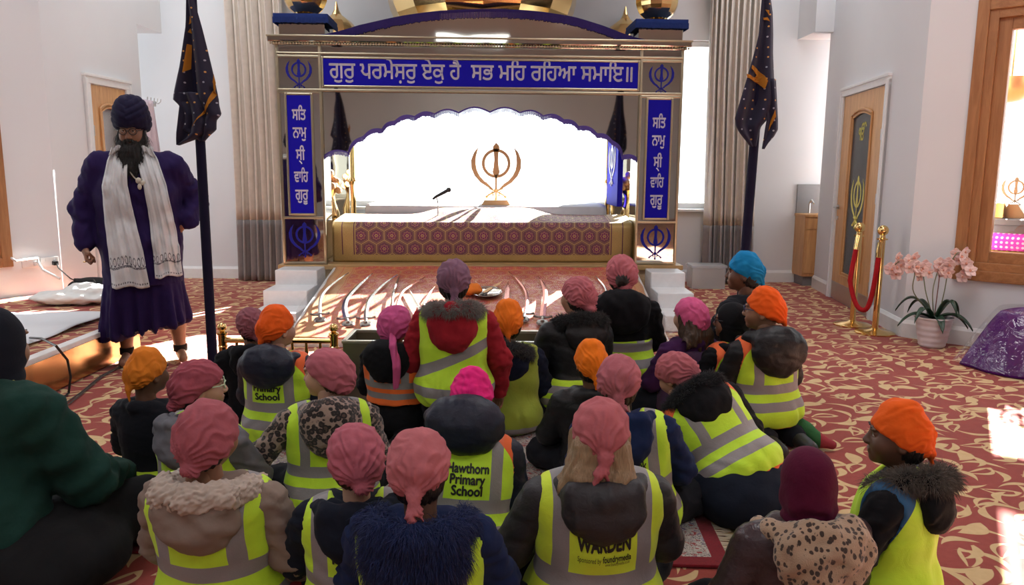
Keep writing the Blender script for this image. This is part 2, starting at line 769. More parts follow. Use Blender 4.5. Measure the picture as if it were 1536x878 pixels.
def carpet_mat():
    m, b = new_mat('patterned_carpet')
    v, x, y, z = world_pos()
    wx = noise(v, 3.0, 1) * 0.03
    px, py = x + wx, y - wx
    l1 = leaf_layer(px, py, 0.20, 0.0, 0.0, 0.43, 0.195, 0.7, 0.30, 1.7, 0.55)
    l2 = leaf_layer(px, py, 0.235, 0.113, 0.071, 0.48, 0.075, 1.3, 2.0, 1.6, -0.35)
    l3 = leaf_layer(px, py, 0.185, 0.31, 0.19, 0.45, 0.11, -1.2, 2.0, 2.2, 1.2)
    mask = mn(mx(mx(l1, l2), l3), 1.0)
    fine = noise(v, 420, 2)
    mid = noise(v, 30, 2)
    red = mixc(mid, (0.27, 0.045, 0.036), (0.38, 0.075, 0.057))
    cream = mixc(mid, (0.58, 0.40, 0.19), (0.74, 0.54, 0.29))
    c = mixc(mask, red, cream)
    finish(b, c, 0.95, 0, bumpn(fine + mask * 0.7, 0.35, 0.006), Specular_IOR_Level=0.12, Sheen_Weight=0.15)
    return m


CARPET = carpet_mat()
fl = MB().box((-7, REAR_Y - 0.3, -0.1), (7, 10.4, 0.0))
struct(fl.build('floor', CARPET, smooth=False))
struct(MB().box((-7, REAR_Y - 0.3, WALL_H), (7, 10.4, WALL_H + 0.1)).build('ceiling', PAINT, smooth=False))

# --- back wall with the wide window behind the canopy
WIN = (-2.75, 2.55, 0.93, 2.98)
m_back_p = Vector((-6.5, BACK_Y, 0))
_, M_BACK = wall('wall_back', m_back_p, Vector((4.5, BACK_Y, 0)), openings=[(WIN[0] + 6.5, WIN[1] + 6.5, WIN[2], WIN[3])])
_, M_R = wall('wall_right', B_R, A_R, ext1=0.0)
_, M_L = wall('wall_left', D_L, E_L)
M_RB = wall_m(A_R, C_R); M_LB = wall_m(C_L, D_L)
LB_LEN = (D_L - C_L).length

# right bay window opening, read off the timber frame
fx0, _z = hit(1445, 250, M_RB)
_, fz0 = hit(1440, 419, M_RB)
_, fz1 = hit(1492, -2, M_RB)
RW = (fx0, fx0 + 2.3, fz0, fz1)
wall('wall_right_bay', A_R, C_R, openings=[(RW[0] + 0.03, RW[1] - 0.03, RW[2] + 0.03, RW[3] - 0.03)])
lx1, _z = hit(9, 300, M_LB)
_, lz0 = hit(5, 401, M_LB)
LW = (lx1 - 2.1, lx1, lz0, fz1)
wall('wall_left_bay', C_L, D_L, openings=[(LW[0] + 0.03, LW[1] - 0.03, LW[2] + 0.03, LW[3] - 0.03)])
wall('wall_right_side', C_R, Vector((6.3, REAR_Y, 0)), ext1=0.2)
wall('wall_left_side', Vector((-6.3, REAR_Y, 0)), C_L, ext0=0.2)
wall('wall_rear', Vector((6.5, REAR_Y, 0)), Vector((-6.5, REAR_Y, 0)))
# recess returns and the bulkheads over them
struct(MB().box((3.70, 9.1, 0), (4.4, 9.32, WALL_H)).build('wall_right_return', PAINT, smooth=False))
struct(MB().box((-6.4, 8.42, 0), (-4.07, 8.6, WALL_H)).build('wall_left_return', PAINT, smooth=False))
zb_l = at_y(226, 36, 8.6).z
zb_r = at_y(1245, 50, 9.3).z
struct(MB().box((-4.75, 8.6, zb_l), (-4.06, 9.2, WALL_H)).build('trim_left_bulkhead', PAINT, smooth=False))
struct(MB().box((3.47, 9.2, zb_r), (4.3, BACK_Y + 0.05, WALL_H)).build('trim_right_bulkhead', PAINT, smooth=False))


def skirting(name, m, s0, s1, h=0.15):
    mb = MB()
    prof = [(0, 0), (-0.022, 0), (-0.022, h - 0.03), (-0.012, h - 0.012), (-0.006, h), (0, h)]
    vs = [(s, y, z) for s in (s0, s1) for y, z in prof]
    n = len(prof)
    fs = [(i, (i + 1) % n, n + (i + 1) % n, n + i) for i in range(n)] + [tuple(range(n))[::-1], tuple(range(n, 2 * n))]
    mb.faces(vs, fs, m)
    return struct(mb.build(name, WHITE_GLOSS, smooth=False))


skirting('baseboard_back', M_BACK, 1.7, 11.0)
dr0, _z = hit(1258, 300, M_R); dr1, _z = hit(1318, 300, M_R)
RL = (A_R - B_R).length
skirting('baseboard_right', M_R, 0.0, dr0 - 0.09)
skirting('baseboard_right_near', M_R, dr1 + 0.09, RL)
skirting('baseboard_right_bay', M_RB, 0.0, 3.9)
skirting('baseboard_left_bay', M_LB, 0.3, LB_LEN)

# --- windows
GLASS, _b = new_mat('window_glass')
_out = NT.nodes['Material Output']
_tr = NT.nodes.new('ShaderNodeBsdfTransparent'); _gl = NT.nodes.new('ShaderNodeBsdfGlossy'); _fr = NT.nodes.new('ShaderNodeFresnel')
_mi = NT.nodes.new('ShaderNodeMixShader')
_gl.inputs['Roughness'].default_value = 0.02
_tr.inputs[0].default_value = (0.94, 0.96, 0.96, 1)
_fr.inputs[0].default_value = 1.45
_mi.inputs[0].default_value = 0.06; NT.links.new(_tr.outputs[0], _mi.inputs[1]); NT.links.new(_gl.outputs[0], _mi.inputs[2])
NT.links.new(_mi.outputs[0], _out.inputs[0])

x0, x1, z0, z1 = WIN
wf = MB()
y0, y1 = BACK_Y + 0.06, BACK_Y + 0.13
for a, b_ in (((x0, z0), (x1, z0 + 0.07)), ((x0, z1 - 0.07), (x1, z1)), ((x0, z0), (x0 + 0.07, z1)), ((x1 - 0.07, z0), (x1, z1))):
    wf.box((a[0], y0, a[1]), (b_[0], y1, b_[1]), 0.01)
w1 = struct(wf.build('window_1', WHITE_GLOSS, smooth=False))
MB().box((x0 + 0.03, y0 + 0.03, z0 + 0.03), (x1 - 0.03, y0 + 0.036, z1 - 0.03)).build('pane', GLASS, w1, smooth=False)
MB().box((x0 - 0.05, BACK_Y - 0.10, z0 - 0.035), (x1 + 0.05, BACK_Y + 0.05, z0), 0.01).build('window_sill', WHITE_GLOSS, w1, smooth=False)


def timber_window(name, m, s0, s1, z0, z1):
    root = MB()
    def ring(mb, o, i, ya, yb, bev):
        a0, a1, b0, b1 = s0 + o, s1 - o, z0 + o, z1 - o
        w = i - o
        mb.box((a0, ya, b0), (a0 + w, yb, b1), bev, m); mb.box((a1 - w, ya, b0), (a1, yb, b1), bev, m)
    def rails(mb, o, i, ya, yb, bev):
        a0, a1, b0, b1 = s0 + o, s1 - o, z0 + o, z1 - o
        w = i - o
        mb.box((a0 + w * 0.98, ya, b0), (a1 - w * 0.98, yb, b0 + w), bev, m); mb.box((a0 + w * 0.98, ya, b1 - w), (a1 - w * 0.98, yb, b1), bev, m)
    layers = ((0.0, 0.085, -0.035, 0.02, 0.008), (0.07, 0.15, -0.015, 0.06, 0.006), (0.14, 0.24, 0.015, 0.09, 0.01))
    for L_ in layers: ring(root, *L_)
    w = struct(root.build(name, OAK_D, smooth=False))
    r2 = MB()
    for L_ in layers: rails(r2, *L_)
    r2.build('window_rail', OAK_DX, w, smooth=False)
    MB().box((s0 + 0.22, 0.055, z0 + 0.22), (s1 - 0.22, 0.061, z1 - 0.22), mat=m).build('pane', GLASS, w, smooth=False)
    return w


timber_window('window_2', M_RB, *RW)
timber_window('window_3', M_LB, *LW)

# --- doors
METAL = plain('brushed_steel', (0.55, 0.55, 0.54), 0.3, 1.0)
DARKGLASS = plain('dark_door_glass', (0.035, 0.04, 0.042), 0.06, 0.0)
YELLOW = plain('yellow_film', (0.72, 0.66, 0.16), 0.5)


def crescent_poly(h):
    """half of a khanda's curved sword, x>0 side"""
    outer = [(0.30, 0.93), (0.385, 0.83), (0.435, 0.70), (0.43, 0.56), (0.375, 0.43), (0.27, 0.315), (0.13, 0.225), (0.03, 0.17)]
    inner = [(0.06, 0.215), (0.14, 0.30), (0.21, 0.345), (0.285, 0.43), (0.335, 0.53), (0.355, 0.64), (0.35, 0.76), (0.325, 0.86)]
    return [(x * h, z * h) for x, z in outer + inner]


def khanda(mb, h, t, c=(0, 0, 0), m=None, thin=1.0):
    """crossed-sword emblem standing in the XZ plane, base at c"""
    M0 = Matrix.Translation(c)
    M0 = m @ M0 if m is not None else M0
    y0, y1 = -t, 0.0
    blade = [(0, 1), (0.05, 0.945), (0.058, 0.90), (0.042, 0.85), (0.034, 0.70), (0.045, 0.58), (0.062, 0.50), (0.05, 0.46), (0.018, 0.43), (0.016, 0.2)]
    poly = [(x * h, z * h) for x, z in blade] + [(-x * h, z * h) for x, z in blade[::-1][:-1]]
    mb.prism(poly, y0, y1, M0)
    R0, R1, cz = 0.25 * h, 0.198 * h, 0.645 * h
    n = 36
    vs, fs = [], []
    for i in range(n):
        a = 2 * PI * i / n
        for r in (R0, R1):
            for y in (y0, y1):
                vs.append((r * math.sin(a), y, cz + r * math.cos(a)))
    for i in range(n):
        a, b_ = i * 4, ((i + 1) % n) * 4
        for p, q in ((0, 2), (2, 3), (3, 1), (1, 0)):
            fs.append((a + p, a + q, b_ + q, b_ + p))
    mb.faces(vs, fs, M0)
    for s in (1, -1):
        poly = [(s * x, z) for x, z in crescent_poly(h)]
        mb.prism(poly if s > 0 else poly[::-1], y0 * 0.9, y1 - 0.05 * t, M0)
        yc = -t * 0.5
        mb.tube([(s * 0.12 * h, yc, 0.215 * h), (-s * 0.02 * h, yc, 0.16 * h), (-s * 0.13 * h, yc, 0.10 * h), (-s * 0.16 * h, yc, 0.07 * h)], 0.016 * h, 8, mat=M0)
        mb.sphere((-s * 0.165 * h, yc, 0.065 * h), 0.026 * h, 10, M0)
        mb.tube([(-s * 0.045 * h, yc, 0.075 * h), (-s * 0.075 * h, yc, 0.17 * h)], 0.011 * h, 6, mat=M0)
    mb.tube([(0, -t * .5, 0.24 * h), (0, -t * .5, 0.03 * h)], 0.015 * h, 8, mat=M0)
    mb.sphere((0, -t * .5, 0.025 * h), 0.028 * h, 10, M0)
    mb.sphere((0, -t * .5, 0.2 * h), 0.03 * h, 10, M0)
    return mb


def glazed_door(name, m, s0, s1, ztop, handle_side, decal):
    t = -0.012
    mb = MB()
    w = s1 - s0
    gx0, gx1 = s0 + w * 0.27, s1 - w * 0.27
    gz0, gz1 = 0.33, ztop - 0.20
    n = 10
    arch = [(gx0 + (gx1 - gx0) * i / n, gz1 - 0.05 + 0.05 * math.sin(PI * i / n)) for i in range(n + 1)]
    # leaf built as stiles and rails around the arched light
    mb.box((s0, t, 0.015), (gx0, 0.03, ztop), 0.004, m); mb.box((gx1, t, 0.015), (s1, 0.03, ztop), 0.004, m)
    mb.box((gx0, t, 0.2), (gx1, 0.03, gz0), 0, m)
    top = [(gx0, ztop)] + arch + [(gx1, ztop)]
    mb.prism(top[::-1], t, 0.03, m)
    door = struct(mb.build(name, OAK, smooth=False))
    bead = MB()
    loop = [(gx0 - 0.03, -0.02, gz0 - 0.03)] + [(x + (0.03 if i > n / 2 else -0.03), -0.02, z + 0.03) for i, (x, z) in enumerate(arch)] + [(gx1 + 0.03, -0.02, gz0 - 0.03)]
    bead.tube(loop, 0.012, 6, True, m)
    loop2 = [(gx0, -0.012, gz0)] + [(x, -0.012, z) for x, z in arch] + [(gx1, -0.012, gz0)]
    bead.tube(loop2, 0.012, 6, True, m)
    bead.build('bead', OAK, door)
    MB().box((gx0, 0.0, gz0), (gx1, 0.012, gz1 + 0.005), mat=m).build('pane', DARKGLASS, door, smooth=False)
    MB().box((s0 + 0.01, t - 0.004, 0.015), (s1 - 0.01, t + 0.01, 0.20), 0.002, m).build('kick_plate', METAL, door, smooth=False)
    fr = MB()
    for a0, a1 in ((s0 - 0.09, s0 - 0.006), (s1 + 0.006, s1 + 0.09)):
        fr.box((a0, -0.03, 0), (a1, 0.03, ztop + 0.006), 0.006, m)
        fr.box((a0 - 0.0, -0.042, 0), (a0 + 0.03, 0.03, ztop + 0.05), 0.006, m) if a0 < s0 else fr.box((a1 - 0.03, -0.042, 0), (a1, 0.03, ztop + 0.05), 0.006, m)
    fr.box((s0 - 0.09, -0.03, ztop + 0.006), (s1 + 0.09, 0.03, ztop + 0.09), 0.006, m)
    fr.box((s0 - 0.10, -0.042, ztop + 0.07), (s1 + 0.10, 0.03, ztop + 0.10), 0.006, m)
    fr.build('door_frame', WHITE_GLOSS, door, smooth=False)
    hx = s0 + 0.06 if handle_side < 0 else s1 - 0.06
    hd = MB()
    hd.lathe([(0.026, 0.0), (0.026, 0.012), (0.012, 0.014), (0.012, 0.05)], 16, mat=m @ Matrix.Translation((hx, t, 1.02)) @ Matrix.Rotation(PI / 2, 4, 'X'))
    hd.tube([(hx, t - 0.05, 1.02), (hx - handle_side * 0.03, t - 0.055, 1.02), (hx - handle_side * 0.12, t - 0.05, 1.02)], 0.01, 8, mat=m)
    hd.lathe([(0.022, 0.0), (0.022, 0.01), (0.004, 0.011)], 16, mat=m @ Matrix.Translation((hx, t, 0.9)) @ Matrix.Rotation(PI / 2, 4, 'X'))
    hd.build('door_handle', METAL, door)
    hxx = s1 if handle_side < 0 else s0
    for zz in (0.3, 1.15, 1.75):
        MB().tube([(hxx, t - 0.012, zz - 0.05), (hxx, t - 0.012, zz + 0.05)], 0.009, 8, mat=m).build('hinge', METAL, door)
    if decal:
        cx = (gx0 + gx1) / 2
        kh = khanda(MB(), 0.55, 0.002, (0, 0, 0), m @ Matrix.Translation((cx, -0.001, 0.82)) @ Matrix.Scale(0.85, 4, (1, 0, 0)))
        tag(kh.build('emblem', YELLOW, door, smooth=False), 'yellow crossed swords emblem on the door glass')
        me = text_mesh('ੴ', 0.2, 0.004, 0.001)
        me.transform(m @ Matrix.Translation((cx, -0.002, gz1 - 0.28)) @ Matrix.Scale(0.72, 4, (1, 0, 0)))
        me.materials.clear()
        tag(link_mesh('lettering', me, YELLOW, door, False), 'yellow symbol at the top of the door glass')
    return door


_, rdz = hit(1290, 140, M_R)
glazed_door('door_1', M_R, dr0, dr1, rdz, -1, True)
dl0, _z = hit(138, 200, M_L); dl1, _z = hit(190, 200, M_L)
_, ldz = hit(160, 131, M_L)
glazed_door('door_2', M_L, dl0, dl1, ldz, 1, False)
skirting('baseboard_left', M_L, dl1 + 0.09, (E_L - D_L).length)

# --- low carpeted platform along the left wall
COPPER, _b = new_mat('polished_copper_panel')
_v, _x, _y, _z = world_pos()
finish(_b, mixc(noise(_v, 3, 3), (0.50, 0.27, 0.11), (0.66, 0.38, 0.17)), 0.22, 1.0, bumpn(noise(_v, 2.0, 2), 0.25, 0.03))
PX = -2.86
plat = empty('stage_platform', (PX, 5.0, 0), 0, 'low carpeted stage along the left wall with a shiny copper side panel', 'platform')


def at_parent(o, p):
    o.parent = p
    o.matrix_parent_inverse = Matrix.Translation(p.location).inverted() if p.rotation_euler.z == 0 else (Matrix.Translation(p.location) @ p.rotation_euler.to_matrix().to_4x4()).inverted()
    return o


pv = [(PX - 0.02, 1.4), (PX - 0.02, 5.75), (-4.02, 7.35), (-4.13, 6.97), (-6.2, 4.2), (-6.2, 1.4)]
mb = MB()
vs = [(x, y, z) for z in (0.0, 0.262) for x, y in pv]
n = len(pv)
mb.faces(vs, [tuple(range(n))[::-1], tuple(range(n, 2 * n))] + [(i, (i + 1) % n, n + (i + 1) % n, n + i) for i in range(n)])
at_parent(mb.build('carpet_top', CARPET, smooth=False), plat)
at_parent(MB().box((PX - 0.02, 1.4, 0.01), (PX + 0.004, 5.76, 0.235), 0.003).build('side_panel', COPPER, smooth=False), plat)
at_parent(MB().box((PX - 0.06, 1.4, 0.235), (PX + 0.012, 5.77, 0.270), 0.006).build('nosing', WHITE_GLOSS, smooth=False), plat)

# --- curtains
CREAM = cloth((0.80, 0.73, 0.65), 0.85, 0.15, 80)
GREYC = cloth((0.36, 0.335, 0.33), 0.9, 0.15, 80)


def curtain(name, x0, x1, y, seed, label, zsplit):
    r = empty(name, ((x0 + x1) / 2, y, 0), 0, label, 'curtain')
    n = 9
    def fn(za, zb):
        def f(u, v):
            z = za + (zb - za) * v
            w = 0.5 + 0.5 * min(1, (z / 3.0))
            k = u * n * 2 * PI + 0.5 * math.sin(u * 9 + seed + z * 0.7)
            yy = 0.075 * math.sin(k) + 0.03 * math.sin(k * 0.5 + seed + z * 0.5)
            xx = (u - 0.5) * (x1 - x0) + 0.02 * math.sin(k * 2 + 1) + 0.03 * math.sin(z * 0.8 + seed)
            return (xx, yy, z)
        return f
    a = MB().grid(fn(zsplit, 4.55), 160, 26)
    b_ = MB().grid(fn(0.015, zsplit), 160, 10)
    tag(a.build('upper_panel', CREAM, r, solid=0.006, angle=0), 'cream upper part of the curtain')
    tag(b_.build('lower_panel', GREYC, r, solid=0.006, angle=0), 'grey lower band of the curtain')
    return r


zs = at_y(390, 330, 9.5).z
curtain('curtain', at_y(350, 300, 9.55).x, at_y(436, 300, 9.55).x, 9.53, 0.3, 'long cream curtain with a grey lower band left of the golden canopy', zs)
curtain('curtain', at_y(1057, 300, 9.55).x, at_y(1128, 300, 9.55).x, 9.53, 2.1, 'long cream curtain with a grey lower band right of the golden canopy', zs - 0.03)

# --- what stands beyond the right bay window: the next hall
MW = M_RB
nb = MB()
struct(MB().box((0.45, 0.2, -0.1), (5.0, 4.5, -0.004), mat=MW).build('floor_next_hall', plain('pale_floor', (0.5, 0.48, 0.46), 0.5), smooth=False))
# ================================================================== the golden canopy
MIRROR, _b = new_mat('mirror_gold_sheet')
_v, _x, _y, _z = coords()
finish(_b, (0.55, 0.525, 0.465), 0.035, 1.0, bumpn(noise(_v, 1.1, 2), 0.10, 0.05))
GOLD, _b = new_mat('polished_gold')
_v, _x, _y, _z = coords()
finish(_b, (0.86, 0.62, 0.28), 0.16, 1.0, bumpn(noise(_v, 3.0, 2), 0.06, 0.03))
GOLDTRIM = plain('gold_trim', (0.50, 0.44, 0.31), 0.3, 1.0)
GOLDS = plain('satin_gold', (0.78, 0.52, 0.26), 0.45, 0.25)
BRASS = plain('polished_brass', (0.78, 0.55, 0.22), 0.14, 1.0)
BLUE = plain('blue_sign', (0.007, 0.004, 0.36), 0.6, Specular_IOR_Level=0.12)
BLUEK = plain('blue_emblem', (0.010, 0.012, 0.26), 0.5, Specular_IOR_Level=0.2)
LETTER = plain('pale_lettering', (0.78, 0.76, 0.90), 0.5)
FRINGE = cloth((0.035, 0.022, 0.13), 0.85, 0.3, 200)
FRINGEB = cloth((0.02, 0.045, 0.20), 0.85, 0.3, 200)

CX, CY, CYAW = -0.30, 7.8, math.radians(2.6)
can = empty('canopy', (CX, CY, 0), CYAW, 'large mirrored gold canopy with blue signs, crossed sword emblems and gold domes', 'canopy')


def L(u, v):
    """a photo point carried to the canopy's front plane, in canopy coordinates (x, z)"""
    m = Matrix.Translation((CX, CY, 0)) @ Matrix.Rotation(CYAW, 4, 'Z')
    mi = m.inverted()
    o = mi @ Vector((0, 0, CAM_H)); d = mi.to_3x3() @ ray(u, v)
    p = o + d * (-o.y / d.y)
    return p.x, p.z


ZB, ZC = 0.44, 2.60
DEPTH = 1.75


def frame_bars(mb, x0, x1, z0, z1, w, y=-0.022, t=0.03):
    mb.box((x0 - w, y, z0 - w), (x0, y + t, z1 + w), 0.006); mb.box((x1, y, z0 - w), (x1 + w, y + t, z1 + w), 0.006)
    mb.box((x0, y, z0 - w), (x1, y + t, z0), 0.006); mb.box((x0, y, z1), (x1, y + t, z1 + w), 0.006)


base = MB().box((-2.02, -0.02, 0), (2.02, DEPTH + 0.25, ZB - 0.02), 0.01)
base.box((-2.06, -0.06, ZB - 0.05), (2.06, DEPTH + 0.27, ZB), 0.008)
base.build('base', wood('base_wood', (0.42, 0.26, 0.11), (0.55, 0.36, 0.16), 'X'), can, smooth=False)
words = ['ਸਿਤ', 'ਨਾਮੁ', 'ਸੀ', 'ਵਾਿਹ', 'ਗੁਰੂ']
for side in (-1, 1):
    x0, x1 = (-2.0, -1.59) if side < 0 else (1.57, 1.98)
    c = MB().box((x0, 0, ZB), (x1, 0.40, ZC), 0.006)
    col = c.build('column', MIRROR, can, smooth=False)
    cx = (x0 + x1) / 2
    u0, u1, v0, v1 = (441, 474, 143, 320) if side < 0 else (980, 1009, 150, 327)
    sx0, sz1 = L(u0, v0); sx1, sz0 = L(u1, v1)
    cxs = cx - 0.01
    hw = 0.115
    tr = MB()
    frame_bars(tr, cxs - hw, cxs + hw, sz0, sz1, 0.022)
    for zz in (sz0 - 0.045, sz1 + 0.03, ZB + 0.015, 2.475):
        tr.box((x0 - 0.004, -0.02, zz - 0.011), (x1 + 0.004, 0.02, zz + 0.011), 0.004)
    for xx in (x0, x1):
        tr.box((xx - 0.012, -0.02, ZB), (xx + 0.012, 0.015, ZC), 0.004)
    tr.build('column_trim', GOLDTRIM, col, smooth=False)
    sg = MB().box((cxs - hw, -0.016, sz0), (cxs + hw, 0.004, sz1), 0.002).build('sign_panel', BLUE, can, smooth=False)
    tag(sg, 'narrow blue upright sign with white lettering')
    vs_ = (173, 200, 233, 266, 293) if side < 0 else (180, 207, 240, 271, 298)
    for wd, vv in zip(words, vs_):
        _, zz = L(460, vv)
        sizes = {'ਸਿਤ': 0.135, 'ਨਾਮੁ': 0.135, 'ਸੀ': 0.09, 'ਵਾਿਹ': 0.14, 'ਗੁਰੂ': 0.13}
        put_text('lettering', wd, 0.155, (cxs, -0.0175, zz - 0.045), LETTER, sg, 0.0035, 0.0012, fit=sizes[wd])
        if wd == 'ਸੀ':
            st = MB().tube([(cxs - 0.012, -0.018, zz - 0.055), (cxs + 0.004, -0.018, zz - 0.07), (cxs + 0.012, -0.018, zz - 0.085)], 0.006, 6)
            st.build('lettering', LETTER, sg)
    for (ka, kb, h) in ((ZB + 0.05, sz0 - 0.07, 0.36), (sz1 + 0.06, 2.45, 0.29)):
        zc = (ka + kb) / 2
        k = khanda(MB(), h, 0.006, (cx, -0.001, zc - h / 2))
        tag(k.build('emblem', BLUEK, can, smooth=False), 'blue crossed swords emblem on a mirrored column')
    rc = MB().box((x0, DEPTH - 0.2, ZB), (x1, DEPTH + 0.2, ZC), 0.006)
    rc.build('rear_column', MIRROR, can, smooth=False)
    ig = MB()
    gx = x1 + 0.03 if side < 0 else x0 - 0.03
    ig.lathe([(0.05, ZB), (0.05, ZB + 0.05), (0.03, ZB + 0.1), (0.035, 1.2), (0.055, 1.25), (0.03, 1.3), (0.03, 2.2)], 14, (gx + side * -0.02, DEPTH - 0.25, 0))
    ig.build('inner_pillar', GOLD, can)
    # square tops of the columns with blue fringe
    tx0, tx1 = (-2.0, -1.50) if side < 0 else (1.50, 2.0)
    MB().box((tx0 + 0.03, -0.02, 2.66), (tx1 - 0.03, 0.42, 2.85), 0.006).build('column_block', MIRROR, can, smooth=False)
    fb = MB().box((tx0 - 0.01, -0.06, 2.81), (tx1 + 0.01, 0.46, 2.865), 0.004)
    for i in range(64):
        xx = tx0 - 0.01 + (tx1 - tx0 + 0.02) * (i + 0.5) / 64
        fb.box((xx - 0.003, -0.066, 2.775 + 0.008 * random.random()), (xx + 0.003, -0.058, 2.83))
        yy = -0.06 + 0.52 * (i + 0.5) / 64
        for xs in (tx0 - 0.012, tx1 + 0.012):
            fb.box((xs - 0.003, yy - 0.003, 2.775 + 0.008 * random.random()), (xs + 0.003, yy + 0.003, 2.83))
    fb.build('block_fringe', FRINGEB, can, smooth=False)
    for yy, rr, zc in ((0.2, 0.215, 3.08), (DEPTH, 0.24, 2.96)):
        xc = (tx0 + tx1) / 2 if yy < 1 else (tx0 + tx1) / 2 - side * 0.03
        z0_ = 2.865 if yy < 1 else 2.62
        dm = MB()
        prof = [(0.075, z0_), (0.085, z0_ + 0.02), (0.06, z0_ + 0.045), (0.06, z0_ + 0.06), (0.10, z0_ + 0.075)]
        prof += [(rr * math.sin(a), zc - rr * math.cos(a) * 0.92) for a in np.linspace(0.55, 2.55, 12)]
        prof += [(0.06, zc + rr * 0.98), (0.03, zc + rr * 1.2), (0.008, zc + rr * 1.6)]
        dm.lathe(prof, 12, (xc, yy, 0))
        dm.build('small_dome', GOLD, can, smooth=False)

# header: sign, strips, cornice
hd = MB().box((-1.60, 0.0, 2.15), (1.58, 0.16, ZC), 0.004)
hdr = hd.build('header', MIRROR, can, smooth=False)
bx0, bz1 = L(490, 88); bx1, bz0 = L(965, 133)
bx0, bx1 = -1.555, 1.535
bz0, bz1 = 2.205, 2.455
tr = MB()
frame_bars(tr, bx0, bx1, bz0, bz1, 0.02)
tr.box((-2.0, -0.025, 2.145), (1.98, 0.02, 2.168), 0.004)
tr.box((-2.0, -0.03, 2.495), (1.98, 0.02, 2.512), 0.004)
tr.build('header_trim', GOLDTRIM, hdr, smooth=False)
bn = MB().box((bx0, -0.016, bz0), (bx1, 0.004, bz1), 0.002).build('sign_board', BLUE, can, smooth=False)
tag(bn, 'long blue sign board with pale lettering across the canopy')
put_text('lettering', 'ਗੁਰੁ ਪਰਮੇਸ਼ਰੁ ਏਕੁ ਹੈ  ਸਭ ਮਿਹ ਰਿਹਆ ਸਮਾਇ॥', 0.22, (-0.01, -0.0175, 2.272), LETTER, bn, 0.0028, 0.0012, fit=2.98)
cn = MB()
cn.box((-2.03, -0.05, 2.575), (2.01, DEPTH + 0.2, 2.60), 0.006)
cn.box((-2.07, -0.09, 2.60), (2.05, DEPTH + 0.24, 2.655), 0.012)
cn.build('cornice', MIRROR, can, smooth=False)
bd = MB()
for i in range(150):
    bd.sphere((-2.04 + 4.06 * i / 149, -0.062, 2.588), 0.011, 6)
bd.box((-2.075, -0.097, 2.645), (2.055, -0.07, 2.663), 0.004)
bd.build('cornice_beading', GOLDTRIM, can)
# curved pediment with fringe
arc = []
for u, v in ((474, 60), (497, 54), (540, 41), (600, 27), (660, 19), (735, 16), (800, 19), (860, 28), (905, 42), (945, 58), (967, 68)):
    x, z = L(u, v); arc.append((x, max(z, 2.66)))
fine = []
for i in range(len(arc) - 1):
    for k in range(8):
        t = k / 8
        fine.append((arc[i][0] + (arc[i + 1][0] - arc[i][0]) * t, arc[i][1] + (arc[i + 1][1] - arc[i][1]) * t))
fine.append(arc[-1])
for _ in range(10):
    fine = [fine[0]] + [(fine[i][0], (fine[i - 1][1] + 2 * fine[i][1] + fine[i + 1][1]) / 4) for i in range(1, len(fine) - 1)] + [fine[-1]]
pd = MB().prism([(fine[0][0], 2.64)] + fine + [(fine[-1][0], 2.64)], -0.02, 0.03)
pd.build('pediment', MIRROR, can, smooth=False)
pf = MB()
pf.tube([(x, -0.012, z + 0.004) for x, z in fine], 0.016, 6)
for i in range(len(fine) - 1):
    for k in range(4):
        t = (k + 0.5) / 4
        x = fine[i][0] + (fine[i + 1][0] - fine[i][0]) * t; z = fine[i][1] + (fine[i + 1][1] - fine[i][1]) * t
        d = 0.06 + 0.012 * random.random()
        pf.box((x - 0.0055, -0.036 - 0.004 * random.random(), z - d), (x + 0.0055, -0.024, z + 0.01))
pf.build('pediment_fringe', FRINGE, can, smooth=False)
# scalloped arch below the header
cusp = [(487, 236), (522, 229), (545, 205), (573, 194), (592, 182), (622, 175), (652, 171), (688, 169), (735, 168),
        (780, 169), (815, 174), (846, 180), (868, 190), (896, 201), (918, 211), (934, 234), (965, 240)]
cp = [L(u, v) for u, v in cusp]
cp[0] = (-1.60, cp[0][1]); cp[-1] = (1.58, cp[-1][1])
low = []
for i in range(len(cp) - 1):
    (xa, za), (xb, zb_) = cp[i], cp[i + 1]
    ln = math.hypot(xb - xa, zb_ - za)
    nx, nz = -(zb_ - za) / ln, (xb - xa) / ln
    for k in range(8):
        t = k / 8
        bl = 0.16 * ln * math.sin(PI * t)
        low.append((xa + (xb - xa) * t + nx * bl, za + (zb_ - za) * t + nz * bl))
low.append(cp[-1])
ap = MB()
nl = len(low)
ap.faces([(x, y, zz) for x, z in low for y in (0.02, 0.06) for zz in (z, 2.16)],
         [f for i in range(nl - 1) for f in ((i * 4, i * 4 + 4, i * 4 + 5, i * 4 + 1), (i * 4 + 2, i * 4 + 3, i * 4 + 7, i * 4 + 6),
                                             (i * 4, i * 4 + 2, i * 4 + 6, i * 4 + 4), (i * 4 + 1, i * 4 + 5, i * 4 + 7, i * 4 + 3))]
         + [(0, 1, 3, 2), (nl * 4 - 4, nl * 4 - 2, nl * 4 - 1, nl * 4 - 3)])
ap.build('arch_panel', MIRROR, can, smooth=False)
af = MB()
af.tube([(x, 0.018, z) for x, z in low], 0.008, 5)
for i in range(len(low) - 1):
    for k in range(3):
        t = (k + 0.5) / 3
        x = low[i][0] + (low[i + 1][0] - low[i][0]) * t; z = low[i][1] + (low[i + 1][1] - low[i][1]) * t
        d = 0.035 + 0.012 * random.random()
        af.box((x - 0.004, 0.008, z - d), (x + 0.004, 0.018, z + 0.004))
af.build('arch_fringe', cloth((0.10, 0.07, 0.30), 0.85, 0.3, 200), can, smooth=False)
